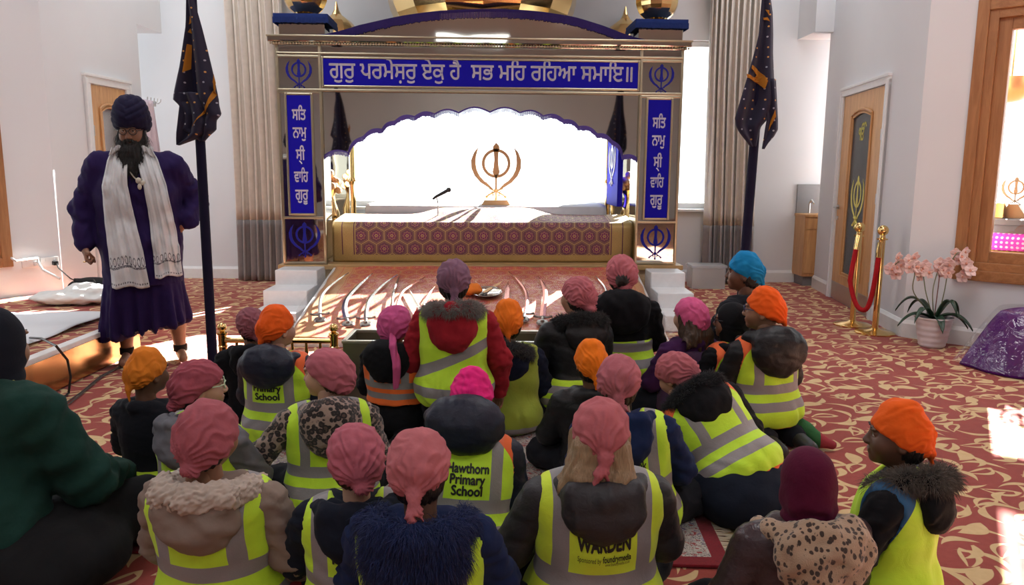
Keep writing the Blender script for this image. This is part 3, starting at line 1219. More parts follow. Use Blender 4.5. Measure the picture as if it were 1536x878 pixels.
# roof, its underside, side headers and the big dome
MB().box((-1.98, 0.1, 2.50), (1.96, DEPTH + 0.15, 2.6), 0.005).build('roof', MIRROR, can, smooth=False)
sd = MB()
for xx in (-2.0, 1.86):
    sd.box((xx, 0.35, 2.15), (xx + 0.12, DEPTH, 2.58), 0.004)
sd.box((-1.6, DEPTH + 0.05, 2.35), (1.58, DEPTH + 0.17, 2.58), 0.004)
sd.build('side_header', MIRROR, can, smooth=False)
dm = MB()
DR = 1.03
prof = [(0.62, 2.60), (0.66, 2.66), (0.62, 2.70), (0.80, 2.76)]
prof += [(DR * math.sin(a), 3.28 - DR * 0.72 * math.cos(a)) for a in np.linspace(0.95, 2.6, 14)]
prof += [(0.3, 4.05), (0.06, 4.2), (0.03, 4.4)]
dm.lathe(prof, 16, (0.0, 0.95, 0))
dm.build('main_dome', GOLD, can, smooth=False)
ip = MB().box((1.50, 0.75, 1.0), (1.56, 1.45, 1.95), 0.006)
tag(ip.build('inner_panel', BLUE, can, smooth=False), 'blue panel on the inner right side of the canopy')
k = khanda(MB(), 0.5, 0.006, (0, 0, 0), Matrix.Translation((1.497, 1.1, 1.22)) @ Matrix.Rotation(-PI / 2, 4, 'Z'))
k.build('inner_emblem', plain('white_emblem', (0.8, 0.8, 0.85), 0.4), can, smooth=False)


# ------------------------------------------------------------------ brocade
def brocade(name, base1, base2, gold, hexs, sx, sy, border=None, ymode='xz'):
    m, b = new_mat(name)
    v, x, y, z = coords('UV')
    px, py = x / hexs, y / hexs
    r3 = 1.7320508
    ax, ay = modf(px, 1.0) - 0.5, modf(py, r3) - r3 / 2
    bx, by = modf(px - 0.5, 1.0) - 0.5, modf(py - r3 / 2, r3) - r3 / 2
    da, db = ax * ax + ay * ay, bx * bx + by * by
    sel = da < db
    gx = ax * sel + bx * (1.0 - sel)
    gy = ay * sel + by * (1.0 - sel)
    agx, agy = absf(gx), absf(gy)
    hd_ = mx(agx, agx * 0.5 + agy * (r3 / 2))
    r = sqrtf(gx * gx + gy * gy)
    th = mth('ARCTAN2', gy, gx)
    line = step(hd_, 0.468, 0.480)
    ring2 = band(hd_, 0.405, 0.420)
    star = step(r - (0.105 + 0.035 * cosf(th * 6.0)), 0.012, -0.012)
    eye = step(r, 0.05, 0.035)
    petal = band(r - (0.235 + 0.03 * cosf(th * 8.0)), -0.018, 0.014)
    corner = step(hd_ * 1.0 + absf(cosf(th * 3.0 + PI / 2)) * 0.0, 0.47, 0.485)
    weave = noise(comb(x, y), 380, 2)
    n2 = noise(comb(x, y), 9, 2)
    g = mixc(weave, tuple(k * 0.7 for k in gold), tuple(min(1, k * 1.2) for k in gold))
    c = mixc(step(hd_, 0.30, 0.26), mixc(0.12, base2, gold), base1)
    c = mixc(petal, c, g)
    c = mixc(ring2, c, g)
    c = mixc(star, c, g)
    c = mixc(eye, c, base1)
    c = mixc(line, c, g)
    gold_mask = mn(petal + star + line + ring2, 1.0)
    if border:
        e0, e1, wdt, bot = border      # half width, -, border width, bottom border
        inb = mx(absf(x) > (e0 - wdt), y < bot)
        seam = mx(band(absf(x), e0 - wdt * 0.45, e0 - wdt * 0.41), band(absf(x), e0 - wdt * 0.95, e0 - wdt * 0.91)) * (y > bot)
        bg = mixc(noise(comb(x * 0.4, y), 160, 3), tuple(k * 0.62 for k in gold), tuple(min(1, k * 1.12) for k in gold))
        bg = mixc(seam, bg, base2)
        c = mixc(inb, c, bg)
        gold_mask = mx(gold_mask, inb)
    finish(b, c, mth('SUBTRACT', 0.62, gold_mask * 0.14), gold_mask * 0.35, bumpn(weave * 0.3 + n2 + gold_mask * 0.3, 0.3, 0.008), Sheen_Weight=0.1)
    return m


def uv_grid(name, fn, uvfn, nu, nv, mat, parent=None, solid=0.0):
    bm = bmesh.new()
    uvl = bm.loops.layers.uv.new('UVMap')
    vs = [[bm.verts.new(fn(i / (nu - 1), j / (nv - 1))) for i in range(nu)] for j in range(nv)]
    for j in range(nv - 1):
        for i in range(nu - 1):
            f = bm.faces.new((vs[j][i], vs[j][i + 1], vs[j + 1][i + 1], vs[j + 1][i]))
            for lp, (a, b_) in zip(f.loops, ((i, j), (i + 1, j), (i + 1, j + 1), (i, j + 1))):
                lp[uvl].uv = uvfn(a / (nu - 1), b_ / (nv - 1))
    me = bpy.data.meshes.new(name)
    bm.normal_update()
    bm.to_mesh(me); bm.free()
    o = link_mesh(name, me, mat, parent)
    if solid:
        md = o.modifiers.new('thickness', 'SOLIDIFY'); md.thickness = solid; md.offset = -1
    return o


GOLDC = (0.52, 0.35, 0.13)
BROC1 = brocade('purple_brocade', (0.17, 0.010, 0.095), (0.10, 0.012, 0.060), GOLDC, 0.158, 1, 1, (1.56, 0, 0.24, 0.075))
BROC2 = brocade('red_brocade', (0.50, 0.03, 0.05), (0.56, 0.085, 0.035), (0.66, 0.30, 0.10), 0.158, 1, 1, (1.56, 0, 0.20, -5))

# throne platform: cloth hangs down the front and runs back over a rise in the middle
PROFT = [(7.98, 0.445), (7.965, 0.60), (7.965, 0.76), (7.975, 0.825), (8.01, 0.855), (8.08, 0.868), (8.25, 0.885), (8.42, 0.90), (8.6, 0.91)]
PL = [0.0]
for i in range(1, len(PROFT)):
    PL.append(PL[-1] + math.hypot(PROFT[i][0] - PROFT[i - 1][0], PROFT[i][1] - PROFT[i - 1][1]))


def prof_at(s):
    for i in range(1, len(PL)):
        if s <= PL[i] or i == len(PL) - 1:
            t = (s - PL[i - 1]) / (PL[i] - PL[i - 1])
            return PROFT[i - 1][0] + (PROFT[i][0] - PROFT[i - 1][0]) * t, PROFT[i - 1][1] + (PROFT[i][1] - PROFT[i - 1][1]) * t


def throne_fn(u, v):
    x = (u - 0.5) * 3.12
    y, z = prof_at(v * PL[-1])
    rise = max(0.0, min(1.0, (y - 8.05) / 0.3)) * 0.075 / (1 + math.exp((abs(x + 0.0) - 0.62) * 14))
    sag = 0.012 * math.sin(x * 9) * max(0, 0.6 - z) + 0.006 * math.sin(x * 23 + z * 8)
    tilt = (x) * math.tan(CYAW)
    e = max(0, abs(x) - 1.45) * 0.12
    return (x + CX, y + sag + tilt + e, z + rise)


uv_t = lambda u, v: ((u - 0.5) * 3.12, v * PL[-1])
tc = uv_grid('throne_cloth', throne_fn, uv_t, 120, 44, BROC1, solid=0.012)
tag(tc, 'purple and gold brocade cloth hanging over the throne platform', 'cloth')
thp = MB().box((-1.53, 0.215, ZB), (1.53, 0.80, 0.845), 0.02, mat=Matrix.Translation((CX, CY, 0)) @ Matrix.Rotation(CYAW, 4, 'Z'))
tag(thp.build('throne_platform', plain('throne_wood', (0.3, 0.2, 0.1), 0.5), smooth=False), 'wooden platform hidden under the purple brocade inside the canopy', 'platform')
WHITECL = cloth((0.82, 0.82, 0.84), 0.85, 0.2, 40)
dais = MB()
dais.grid(lambda u, v: ((u - 0.5) * 2.7 + CX, *([(8.62, ZB), (8.62, 0.93), (8.66, 0.985), (8.75, 1.0), (9.35, 1.0), (9.40, 0.98), (9.42, ZB)][min(6, round(v * 6))])), 40, 7)
tag(dais.build('seat_cover', WHITECL, solid=0.02), 'white cloth covered seat behind the brocade inside the canopy', 'seat')

# gold emblem on its stand
kx = at_y(744, 300, 8.75)
kroot = empty('khanda_stand', (kx.x, 8.78, 1.005), 0, 'gold crossed swords emblem on a small stand at the middle of the throne', 'emblem')
hh = at_y(744, 214, 8.78).z - 1.05
khanda(MB(), hh, 0.02, (0, 0.01, 0.045)).build('emblem', GOLDS, kroot, smooth=False)
MB().prism([(-0.165, 0), (0.165, 0), (0.13, 0.055), (-0.13, 0.055)], -0.07, 0.07).build('stand', GOLDS, kroot, smooth=False)

# microphone
mp = at_y(657, 319, 8.2)
BLACKP = plain('black_plastic', (0.012, 0.012, 0.013), 0.45)
mr = empty('microphone', (mp.x, 8.2, 0.885), 0, 'black microphone on a small stand on the throne cloth', 'microphone')
MB().lathe([(0.055, 0.0), (0.055, 0.012), (0.02, 0.018), (0.008, 0.022)], 20).build('foot', BLACKP, mr)
MB().tube([(0, 0, 0.015), (0.0, 0, 0.15), (-0.008, 0, 0.20), (-0.02, 0, 0.225)], 0.007, 8).build('stand', METAL, mr)
mbd = MB().tube([(-0.055, 0.0, 0.20), (-0.02, 0, 0.228), (0.07, 0, 0.275), (0.10, 0, 0.292)], [0.011, 0.014, 0.018, 0.018], 12)
mbd.build('body', BLACKP, mr)
MB().sphere((0.115, 0, 0.30), (0.028, 0.026, 0.026), 14).build('grille', plain('mic_grille', (0.06, 0.06, 0.06), 0.4, 0.7), mr)

# gold vases inside the canopy
for u, yy, lab in ((497, 8.65, 'tall gold vase at the left inside the canopy'), (942, 8.75, 'tall gold vase at the right inside the canopy, by the blue panel')):
    p = at_y(u, 300, yy)
    vr = empty('vase', (p.x, yy, ZB), 0, lab, 'vase', 'gold vases inside the canopy')
    MB().lathe([(0.08, 0), (0.09, 0.02), (0.04, 0.08), (0.05, 0.2), (0.085, 0.36), (0.09, 0.46), (0.05, 0.58), (0.04, 0.66), (0.075, 0.74), (0.07, 0.745)], 20).build('body', GOLD, vr)
    fm = MB()
    for i in range(14):
        a = i * 2.4; rr = 0.025 * math.sqrt(i)
        fm.sphere((rr * math.cos(a), rr * math.sin(a), 0.80 + 0.05 * math.cos(i * 1.7) + 0.06 - rr), 0.04, 8)
    fm.build('flowers', plain('gold_flowers', (0.7, 0.42, 0.22), 0.6), vr)

# ------------------------------------------------------------------ ramp with the swords
RY0, RY1, RZ0, RZ1 = 5.92, 7.72, 0.075, 0.43
RXC = -0.27


def ramp_pt(u, v, lift=0.0):
    o = Vector((0, 0, CAM_H)); d = ray(u, v)
    k = (RZ1 - RZ0) / (RY1 - RY0)
    t = (RZ0 + k * (o.y - RY0) - o.z) / (d.z - k * d.y)
    p = o + d * t
    return Vector((p.x, p.y, p.z + lift))


rampL = math.hypot(RY1 - RY0, RZ1 - RZ0)
rp = MB()
rp.faces([(-1.82, RY0 + 0.02, 0), (1.27, RY0 + 0.02, 0), (1.27, RY1, 0), (-1.82, RY1, 0), (-1.80, RY0 + 0.02, RZ0 - 0.008), (1.25, RY0 + 0.02, RZ0 - 0.008), (1.25, RY1, RZ1 - 0.008), (-1.80, RY1, RZ1 - 0.008)],
         [(3, 2, 1, 0), (4, 5, 6, 7), (0, 1, 5, 4), (1, 2, 6, 5), (2, 3, 7, 6), (3, 0, 4, 7)])
tag(rp.build('ramp', plain('white_board', (0.72, 0.70, 0.68), 0.4), smooth=False), 'sloping white ramp in front of the canopy under the red brocade', 'ramp')
rc = uv_grid('ramp_cloth', lambda u, v: (RXC + (u - 0.5) * 3.0 + 0.006 * math.sin(v * 30), RY0 + (RY1 - RY0) * v, RZ0 + (RZ1 - RZ0) * v + 0.004 * math.sin(u * 40 + v * 9)),
             lambda u, v: ((u - 0.5) * 3.12, v * rampL), 90, 60, BROC2, solid=0.004)
tag(rc, 'red and gold brocade cloth spread on the ramp under the swords', 'cloth')
PLAST, _b = new_mat('clear_plastic_sheet')
_v, _x, _y, _z = world_pos()
_nz = noise(comb(_x * 1.0, _y * 0.8, _z), 9, 3, 0.6, 1.5)
_out = NT.nodes['Material Output']
_tr = NT.nodes.new('ShaderNodeBsdfTransparent'); _gl = NT.nodes.new('ShaderNodeBsdfGlossy'); _mi = NT.nodes.new('ShaderNodeMixShader'); _fr = NT.nodes.new('ShaderNodeFresnel')
_gl.inputs['Roughness'].default_value = 0.15
_tr.inputs[0].default_value = (0.97, 0.97, 0.97, 1)
_fr.inputs[0].default_value = 1.22
_bn = bumpn(_nz, 0.55, 0.02)
plug(_gl.inputs['Normal'], _bn)
_mi.inputs[0].default_value = 0.11; NT.links.new(_tr.outputs[0], _mi.inputs[1]); NT.links.new(_gl.outputs[0], _mi.inputs[2]); NT.links.new(_mi.outputs[0], _out.inputs[0])
ps = MB().grid(lambda u, v: (RXC + (u - 0.5) * 3.16, RY0 - 0.02 + (RY1 - RY0 - 0.12) * v, RZ0 + 0.012 + (RZ1 - RZ0) * v * 0.935 + 0.004 * math.sin(u * 31 + v * 17)), 70, 40)
tag(ps.build('plastic_sheet', PLAST, angle=0), 'clear wrinkled plastic sheet over the red brocade on the ramp', 'sheet')

STEEL = plain('sword_steel', (0.66, 0.64, 0.62), 0.18, 1.0)
STEELW = plain('dark_steel', (0.22, 0.20, 0.19), 0.3, 1.0)
REDBL = plain('rosy_blade', (0.62, 0.25, 0.20), 0.25, 0.8)
TAN = plain('tan_blade', (0.70, 0.42, 0.2), 0.4, 0.2)


def sword(pts, w, mat, label, guard=0.075, pommel=True, straight=False):
    """pts: photo points from tip to guard, laid on the ramp"""
    P = [ramp_pt(u, v, 0.035) for u, v in pts]
    root_p = P[-1]
    r = empty('sword', root_p, 0, label, 'sword', 'swords laid on the ramp')
    Q = [p - root_p for p in P]
    # subdivide smoothly
    S = []
    for i in range(len(Q) - 1):
        p0 = Q[max(i - 1, 0)]; p1 = Q[i]; p2 = Q[i + 1]; p3 = Q[min(i + 2, len(Q) - 1)]
        for k in range(6):
            t = k / 6
            S.append(0.5 * ((2 * p1) + (p2 - p0) * t + (2 * p0 - 5 * p1 + 4 * p2 - p3) * t * t + (3 * p1 - p0 - 3 * p2 + p3) * t ** 3))
    S.append(Q[-1])
    n = len(S)
    rad = [max(0.004, w * min(1, (i / n) * 4) * (0.75 + 0.25 * i / n)) for i in range(n)]
    k = (RZ1 - RZ0) / (RY1 - RY0)
    up = Vector((0, -k, 1)).normalized()
    mb = MB()
    vs, fs = [], []
    for i, p in enumerate(S):
        t = (S[min(i + 1, n - 1)] - S[max(i - 1, 0)]).normalized()
        s_ = t.cross(up).normalized()
        vs += [p + s_ * rad[i], p + up * 0.008, p - s_ * rad[i], p - up * 0.006]
    for i in range(n - 1):
        for q in range(4):
            fs.append((i * 4 + q, i * 4 + (q + 1) % 4, i * 4 + 4 + (q + 1) % 4, i * 4 + 4 + q))
    fs += [(0, 1, 2, 3), tuple((n - 1) * 4 + q for q in (3, 2, 1, 0))]
    mb.faces(vs, fs)
    mb.build('blade', mat, r, smooth=False)
    t = (S[-1] - S[-3]).normalized()
    t = (t - up * t.dot(up)).normalized()
    s_ = t.cross(up).normalized()
    MB().tube([s_ * guard + t * -0.02, s_ * guard * 0.6 + t * 0.004, Vector((0, 0, 0)), s_ * -guard * 0.6 + t * 0.004, s_ * -guard + t * -0.02], [0.012, 0.009, 0.013, 0.009, 0.012], 8).build('guard', STEELW, r)
    MB().tube([t * 0.0, t * 0.03, t * 0.06, t * 0.09], [0.010, 0.015, 0.015, 0.010], 10).build('grip', STEELW, r)
    if pommel:
        M0 = Matrix.Translation(t * 0.125) @ up.to_track_quat('Z', 'Y').to_matrix().to_4x4()
        MB().lathe([(0.047, -0.008), (0.052, 0.0), (0.045, 0.012), (0.018, 0.014), (0.015, 0.026), (0.003, 0.028)], 20, mat=M0).build('pommel', STEELW, r)
    return r


sword([(523, 415), (505, 427), (489, 441), (481, 455), (480, 478)], 0.016, STEEL, 'curved sword nearest the left edge of the ramp')
sword([(559, 416), (540, 432), (522, 452), (517, 468), (520, 484)], 0.026, STEEL, 'broad bright curved sword, second from the left edge of the ramp')
sword([(596, 418), (573, 434), (555, 454), (550, 470), (549, 484)], 0.02, STEEL, 'bright curved sword above the left end of the metal trough')
sword([(601, 413), (596, 428), (590, 446), (588, 470)], 0.012, STEEL, 'thin straight dagger beside the bright curved sword, mostly hidden by a pink headscarf', 0.05, False)
sword([(638, 421), (620, 432), (603, 445), (594, 470)], 0.014, REDBL, 'thin reddish curved sword rising behind the bright pink headscarf', 0.06)
sword([(652, 436), (641, 452), (634, 470), (632, 484)], 0.012, REDBL, 'short reddish blade just left of the mauve head covering', 0.06)
sword([(614, 440), (619, 450), (627, 464), (634, 478)], 0.016, STEEL, 'short steel blade slanting towards the red coat', 0.05, False)
sword([(763, 413), (779, 428), (789, 444), (790, 462), (787, 477)], 0.016, REDBL, 'reddish curved sword right of the orange patka at the trough')
sword([(807, 420), (815, 433), (818, 449), (815, 470), (814, 482)], 0.026, REDBL, 'broad reddish curved sword ending left of the dark haired child')
sword([(893, 420), (900, 427), (907, 436), (912, 450)], 0.012, STEEL, 'thin sword tip left of the child with a hair bun')
sword([(753, 428), (745, 433), (736, 438), (724, 446)], 0.022, TAN, 'tan wooden short sword on the silver plate', 0.03, False)
sword([(762, 428), (761, 440), (760, 452), (759, 468)], 0.024, REDBL, 'short upright reddish blade behind the orange patka at the trough', 0.04, False)
pp = ramp_pt(730, 444, 0.02)
kk = math.atan2(RZ1 - RZ0, RY1 - RY0)
pl = MB().lathe([(0.02, 0.004), (0.11, 0.004), (0.135, 0.022), (0.14, 0.024), (0.135, 0.027), (0.11, 0.010), (0.02, 0.009)], 32, mat=Matrix.Rotation(kk, 4, 'X'))
po = pl.build('plate', STEEL); po.location = pp
tag(po, 'round silver plate on the ramp behind the red coat', 'plate')
ob = Field((-0.14, -0.1, -0.03), (0.14, 0.1, 0.12), 0.008).ell((0, 0, 0.03), (0.11, 0.07, 0.045)).ell((0.03, 0.01, 0.06), (0.06, 0.05, 0.035))
oo = soft('folded_cloth', ob, cloth((0.75, 0.20, 0.03), 0.85), None, lambda V, N: 0.006 * wob(V, 0.07, 3))
oo.location = ramp_pt(706, 444, 0.02)
tag(oo, 'small bunched orange cloth lying on the ramp behind the red coat', 'cloth')

# white steps either side of the ramp
WHITEST = plain('white_step_board', (0.78, 0.79, 0.80), 0.3)
for side, lab in ((-1, 'white steps up to the left column of the canopy'), (1, 'white steps up to the right column of the canopy')):
    x0, x1 = (-2.30, -1.89) if side < 0 else (1.345, 1.68)
    sr = empty('steps', ((x0 + x1) / 2, 7.2, 0), 0, lab, 'steps', 'white steps beside the ramp')
    w = (x1 - x0) / 2
    for i, (ya, yb, zt) in enumerate(((7.36, 7.70, 0.425), (6.98, 7.37, 0.285), (6.60, 6.99, 0.145))):
        MB().box((-w, ya - 7.2, 0.0), (w, yb - 7.2, zt), 0.012).build('step', WHITEST, sr, smooth=False)

# long metal trough in front of the ramp
t0, t1 = at_z(516, 512, 0.42), at_z(836, 508, 0.42)
TR = plain('trough_metal', (0.30, 0.27, 0.20), 0.35, 0.9)
tw = 4.27
trm = MB()
tx0, tx1 = t0.x, t1.x
trm.box((tx0, tw, 0.0), (tx1, tw + 0.018, 0.42), 0.004); trm.box((tx0, tw + 0.30, 0.0), (tx1, tw + 0.318, 0.42), 0.004)
trm.box((tx0, tw, 0.0), (tx0 + 0.018, tw + 0.318, 0.42), 0.004); trm.box((tx1 - 0.018, tw, 0.0), (tx1, tw + 0.318, 0.42), 0.004)
trm.box((tx0, tw, 0.28), (tx1, tw + 0.318, 0.30))
tr_o = trm.build('offering_trough', TR, smooth=False)
tag(tr_o, 'long open metal offering trough standing in front of the ramp', 'trough')
rim = MB()
for a, b_ in (((tx0 - .006, tw - .006), (tx1 + .006, tw + .022)), ((tx0 - .006, tw + .296), (tx1 + .006, tw + .324)), ((tx0 - .006, tw), (tx0 + .022, tw + .318)), ((tx1 - .022, tw), (tx1 + .006, tw + .318))):
    rim.box((a[0], a[1], 0.415), (b_[0], b_[1], 0.432), 0.004)
rim.build('rim', plain('trough_rim', (0.62, 0.58, 0.5), 0.3, 0.9), tr_o, smooth=False)

# brass railing
r0, r1 = at_z(334, 512, 0.42), at_z(500, 512, 0.42)
rx0, rx1, ry = at_y(334, 512, 4.4).x, at_y(501, 512, 4.4).x, 4.4
rail = empty('brass_railing', ((rx0 + rx1) / 2, ry, 0), 0, 'low brass railing with ball topped posts left of the metal trough', 'railing')
hw = (rx1 - rx0) / 2
for s in (-1, 1):
    pm = MB().box((s * hw - 0.03, -0.03, 0), (s * hw + 0.03, 0.03, 0.05), 0.006)
    pm.lathe([(0.024, 0.05), (0.024, 0.36), (0.03, 0.365), (0.024, 0.37), (0.024, 0.43), (0.03, 0.435), (0.03, 0.445), (0.012, 0.455)], 14, (s * hw, 0, 0))
    post = pm.build('post', BRASS, rail)
    MB().sphere((s * hw, 0, 0.478), 0.027, 16).build('ball', BRASS, post)
MB().tube([(-hw, 0, 0.40), (hw, 0, 0.40)], 0.017, 12).build('top_rail', BRASS, rail)
MB().tube([(-hw, 0, 0.07), (hw, 0, 0.07)], 0.012, 10).build('bottom_rail', BRASS, rail)
for i in range(7):
    x = -hw + (i + 1) * 2 * hw / 8
    MB().lathe([(0.007, 0.07), (0.007, 0.15), (0.014, 0.2), (0.008, 0.25), (0.006, 0.3), (0.012, 0.33), (0.007, 0.40)], 10, (x, 0, 0)).build('spindle', BRASS, rail)

# ------------------------------------------------------------------ flags
NAVY = (0.010, 0.007, 0.030)


def flag_mat():
    m, b = new_mat('dark_flag_cloth')
    v, x, y, z = coords()
    vo = voronoi(comb(x, z), 15.0, 0.25, dims='2D')
    dot = E(vo.outputs['Distance']) < 0.085
    cr, cg, cb = sep(E(vo.outputs['Color']))
    dc = mixc(cr > 0.6, (0.35, 0.35, 0.42), (0.6, 0.3, 0.08))
    finish(b, mixc(dot, NAVY, dc), 0.85, 0, bumpn(noise(v, 70, 2), 0.15, 0.01), Sheen_Weight=0.1)
    return m


FLAGM = flag_mat()
POLEM = cloth((0.010, 0.008, 0.028), 0.8, 0.3, 60)
ORANGE = cloth((0.42, 0.17, 0.02), 0.8)


def flag(base, top, lobes, patches, label, y_off=0.0):
    """lobes: list of outlines [(v, left_u, right_u)...] measured in the photo at the pole's distance"""
    r = empty('flag', (base.x, base.y, 0), 0, label, 'flag', 'dark pennant flags on wrapped poles')
    d = top - base
    rel = lambda t: d * t
    MB().tube([(0, 0, 0.0), rel(0.5), rel(0.97), rel(1.0)], [0.033, 0.032, 0.028, 0.022], 12).build('pole', POLEM, r)
    MB().lathe([(0.17, 0), (0.17, 0.02), (0.05, 0.035), (0.04, 0.08)], 24).build('base', plain('flag_base', (0.05, 0.05, 0.05), 0.4, 0.6), r)
    out = None
    mb = MB()
    for li, rows in enumerate(lobes):
        pts = []
        for v, a, b_ in rows:
            pa, pb = at_y(a, v, base.y), at_y(b_, v, base.y)
            pts.append((pa.x - base.x, pb.x - base.x, (pa.z + pb.z) / 2))
        def fn(u, w, pts=pts, li=li):
            k = w * (len(pts) - 1); i = min(int(k), len(pts) - 2); t = k - i
            l_ = pts[i][0] + (pts[i + 1][0] - pts[i][0]) * t; rr = pts[i][1] + (pts[i + 1][1] - pts[i][1]) * t
            z = pts[i][2] + (pts[i + 1][2] - pts[i][2]) * t
            x = l_ + (rr - l_) * u
            wid = abs(rr - l_)
            y = -0.045 - 0.025 * li + 0.16 * wid * math.sin(u * 9 + z * 2.2 + li) + 0.05 * (u - 0.5) ** 2
            return (x, y, z)
        mb.grid(fn, 24, 40)
    fo = mb.build('pennant', FLAGM, r, solid=0.006, angle=0)
    dg = bpy.context.evaluated_depsgraph_get()
    tree = BVHTree.FromObject(fo.evaluated_get(dg), dg)
    for name, poly in patches:
        pts = []
        for u, v in poly:
            p = at_y(u, v, base.y - 0.05) - Vector((base.x, base.y, 0))
            pts.append(p)
        pb = bmesh.new()
        f = pb.faces.new([pb.verts.new((p.x, 0, p.z)) for p in pts])
        res = bmesh.ops.triangulate(pb, faces=[f])
        bmesh.ops.subdivide_edges(pb, edges=pb.edges[:], cuts=3, use_grid_fill=True)
        for v_ in pb.verts:
            h = tree.ray_cast(Vector((v_.co.x, -2, v_.co.z)), Vector((0, 1, 0)))
            v_.co.y = (h[0].y if h[0] is not None else -0.06) - 0.004
        me = bpy.data.meshes.new(name); pb.to_mesh(me); pb.free()
        o = link_mesh(name, me, ORANGE, r, False)
        o.modifiers.new('thickness', 'SOLIDIFY').thickness = 0.003
    return r


FY = 5.15
fb, ft = at_z(319, 560, 0), at_y(287, -25, FY)
fb = Vector((fb.x, FY, 0)); fb.x = at_y(320, 556, FY).x
flag(fb, ft,
     [[(-15, 283, 289), (0, 283, 293), (40, 283, 304), (100, 276, 318), (150, 266, 329), (158, 274, 330), (172, 283, 334), (181, 282, 327), (195, 277, 327), (203, 295, 318), (212, 303, 310)],
      [(140, 275, 300), (160, 277, 312), (185, 275, 318), (200, 273, 312), (209, 272, 298), (218, 271, 275)]],
     [('emblem_patch', [(285, 24), (287, 34), (282, 36)]), ('emblem_patch', [(284, 42), (287, 50), (281, 48)]),
      ('emblem_patch', [(280, 66), (286, 67), (284, 103), (275, 109)]),
      ('emblem_patch', [(322, 112), (325, 125), (323, 142), (314, 162), (302, 178), (292, 190), (304, 172), (313, 155), (319, 135)])],
     'dark pennant flag on a wrapped pole beside the bearded man')
FY2 = 5.3
fb2 = Vector((at_y(1108, 470, FY2).x, FY2, 0)); fb2.x = at_y(1103, 560, FY2).x
ft2 = at_y(1151, -25, FY2)
flag(fb2, ft2,
     [[(-15, 1141, 1152), (0, 1141, 1154), (20, 1140, 1157), (50, 1136, 1158), (80, 1128, 1158), (120, 1116, 1160), (150, 1107, 1161), (178, 1099, 1150), (190, 1101, 1139), (200, 1107, 1136), (212, 1117, 1133), (220, 1123, 1131)],
      [(120, 1143, 1160), (160, 1144, 1162), (180, 1145, 1163), (195, 1142, 1163), (205, 1141, 1157), (215, 1140, 1148), (224, 1139, 1142)]],
     [('emblem_patch', [(1127, 98), (1137, 103), (1146, 114), (1150, 122), (1146, 134), (1138, 124), (1120, 117), (1119, 111), (1133, 117), (1137, 112), (1126, 103)]),
      ('emblem_patch', [(1149, 14), (1153, 16), (1153, 24), (1151, 18)]), ('emblem_patch', [(1145, 26), (1151, 26), (1154, 33), (1150, 30), (1146, 29)]),
      ('emblem_patch', [(1160, 165), (1161, 175), (1152, 197), (1155, 182)])],
     'dark pennant flag on a wrapped pole behind the blue patka')

# ------------------------------------------------------------------ rope barrier by the right door
VELVET = cloth((0.40, 0.01, 0.015), 0.7, 0.5, 160)
posts = []
for i, (u, v, lab) in enumerate(((1283, 488, 'brass barrier post nearer the door'), (1317, 500, 'brass barrier post nearer the orchid'))):
    p = at_z(u, v)
    p.x -= 0.03
    sr = empty('barrier_post', p, 0, lab, 'post', 'brass rope barrier posts')
    MB().lathe([(0.165, 0), (0.165, 0.012), (0.14, 0.022), (0.05, 0.035), (0.03, 0.05)], 32).build('base', BRASS, sr)
    MB().lathe([(0.026, 0.04), (0.026, 0.82), (0.045, 0.825), (0.045, 0.835), (0.026, 0.84), (0.02, 0.87)], 20).build('pole', BRASS, sr)
    MB().sphere((0, 0, 0.905), 0.046, 20).build('ball', BRASS, sr)
    posts.append(p)
a, b_ = posts[0] + Vector((-0.03, -0.03, 0.83)), posts[1] + Vector((-0.04, -0.02, 0.78))
pts = []
for i in range(25):
    t = i / 24
    p = a.lerp(b_, t)
    sag = 0.60 * (1 - (2 * t - 1) ** 4) * 1.0
    sagv = 0.62 * (1 - abs(2 * t - 1) ** 2.6)
    out = math.sin(PI * t) * 0.10
    pts.append((p.x - 0.12 * (1 - t) ** 0.5 * min(1, t * 6) * (1 - t) - out * 0.2, p.y - 0.03 - out, p.z + 0.02 * min(1, t * 8) - sagv))
rp = empty('barrier_rope', posts[0], 0, 'thick red velvet rope hanging between the brass posts', 'rope')
at_parent(MB().tube(pts, 0.021, 12).build('rope', VELVET), rp)
at_parent(MB().tube([a + Vector((0.02, 0.01, 0)), Vector(pts[0]), Vector(pts[1])], 0.024, 10).build('clip', BRASS), rp)
at_parent(MB().tube([b_ + Vector((0.02, 0.01, 0)), Vector(pts[-1]), Vector(pts[-2])], 0.024, 10).build('clip', BRASS), rp)

# ------------------------------------------------------------------ orchid
pp = at_z(1397, 520)
oc = empty('potted_orchid', pp, 0, 'pale pink orchid in a ribbed white pot under the timber window', 'plant')
prof = [(0.085, 0.0), (0.095, 0.01)] + [(0.097 + 0.045 * (z / 0.25) + 0.002 * math.sin(z * 130), z) for z in np.linspace(0.02, 0.235, 24)] + [(0.148, 0.24), (0.148, 0.25), (0.137, 0.25), (0.13, 0.21)]
MB().lathe(prof, 40).build('pot', plain('pale_pot', (0.72, 0.66, 0.68), 0.4), oc)
MB().lathe([(0.13, 0.205), (0.08, 0.222), (0.002, 0.23)], 24).build('moss', plain('moss', (0.03, 0.035, 0.02), 0.95, bump=0.8, scale=60), oc)
LEAFM = plain('orchid_leaf', (0.014, 0.045, 0.022), 0.35)
STEMM = plain('orchid_stem', (0.16, 0.17, 0.08), 0.5)
PETAL = plain('orchid_petal', (0.90, 0.63, 0.58), 0.6, Subsurface_Weight=0.1)
LIP = plain('orchid_lip', (0.75, 0.35, 0.25), 0.5)
rnd = random.Random(5)
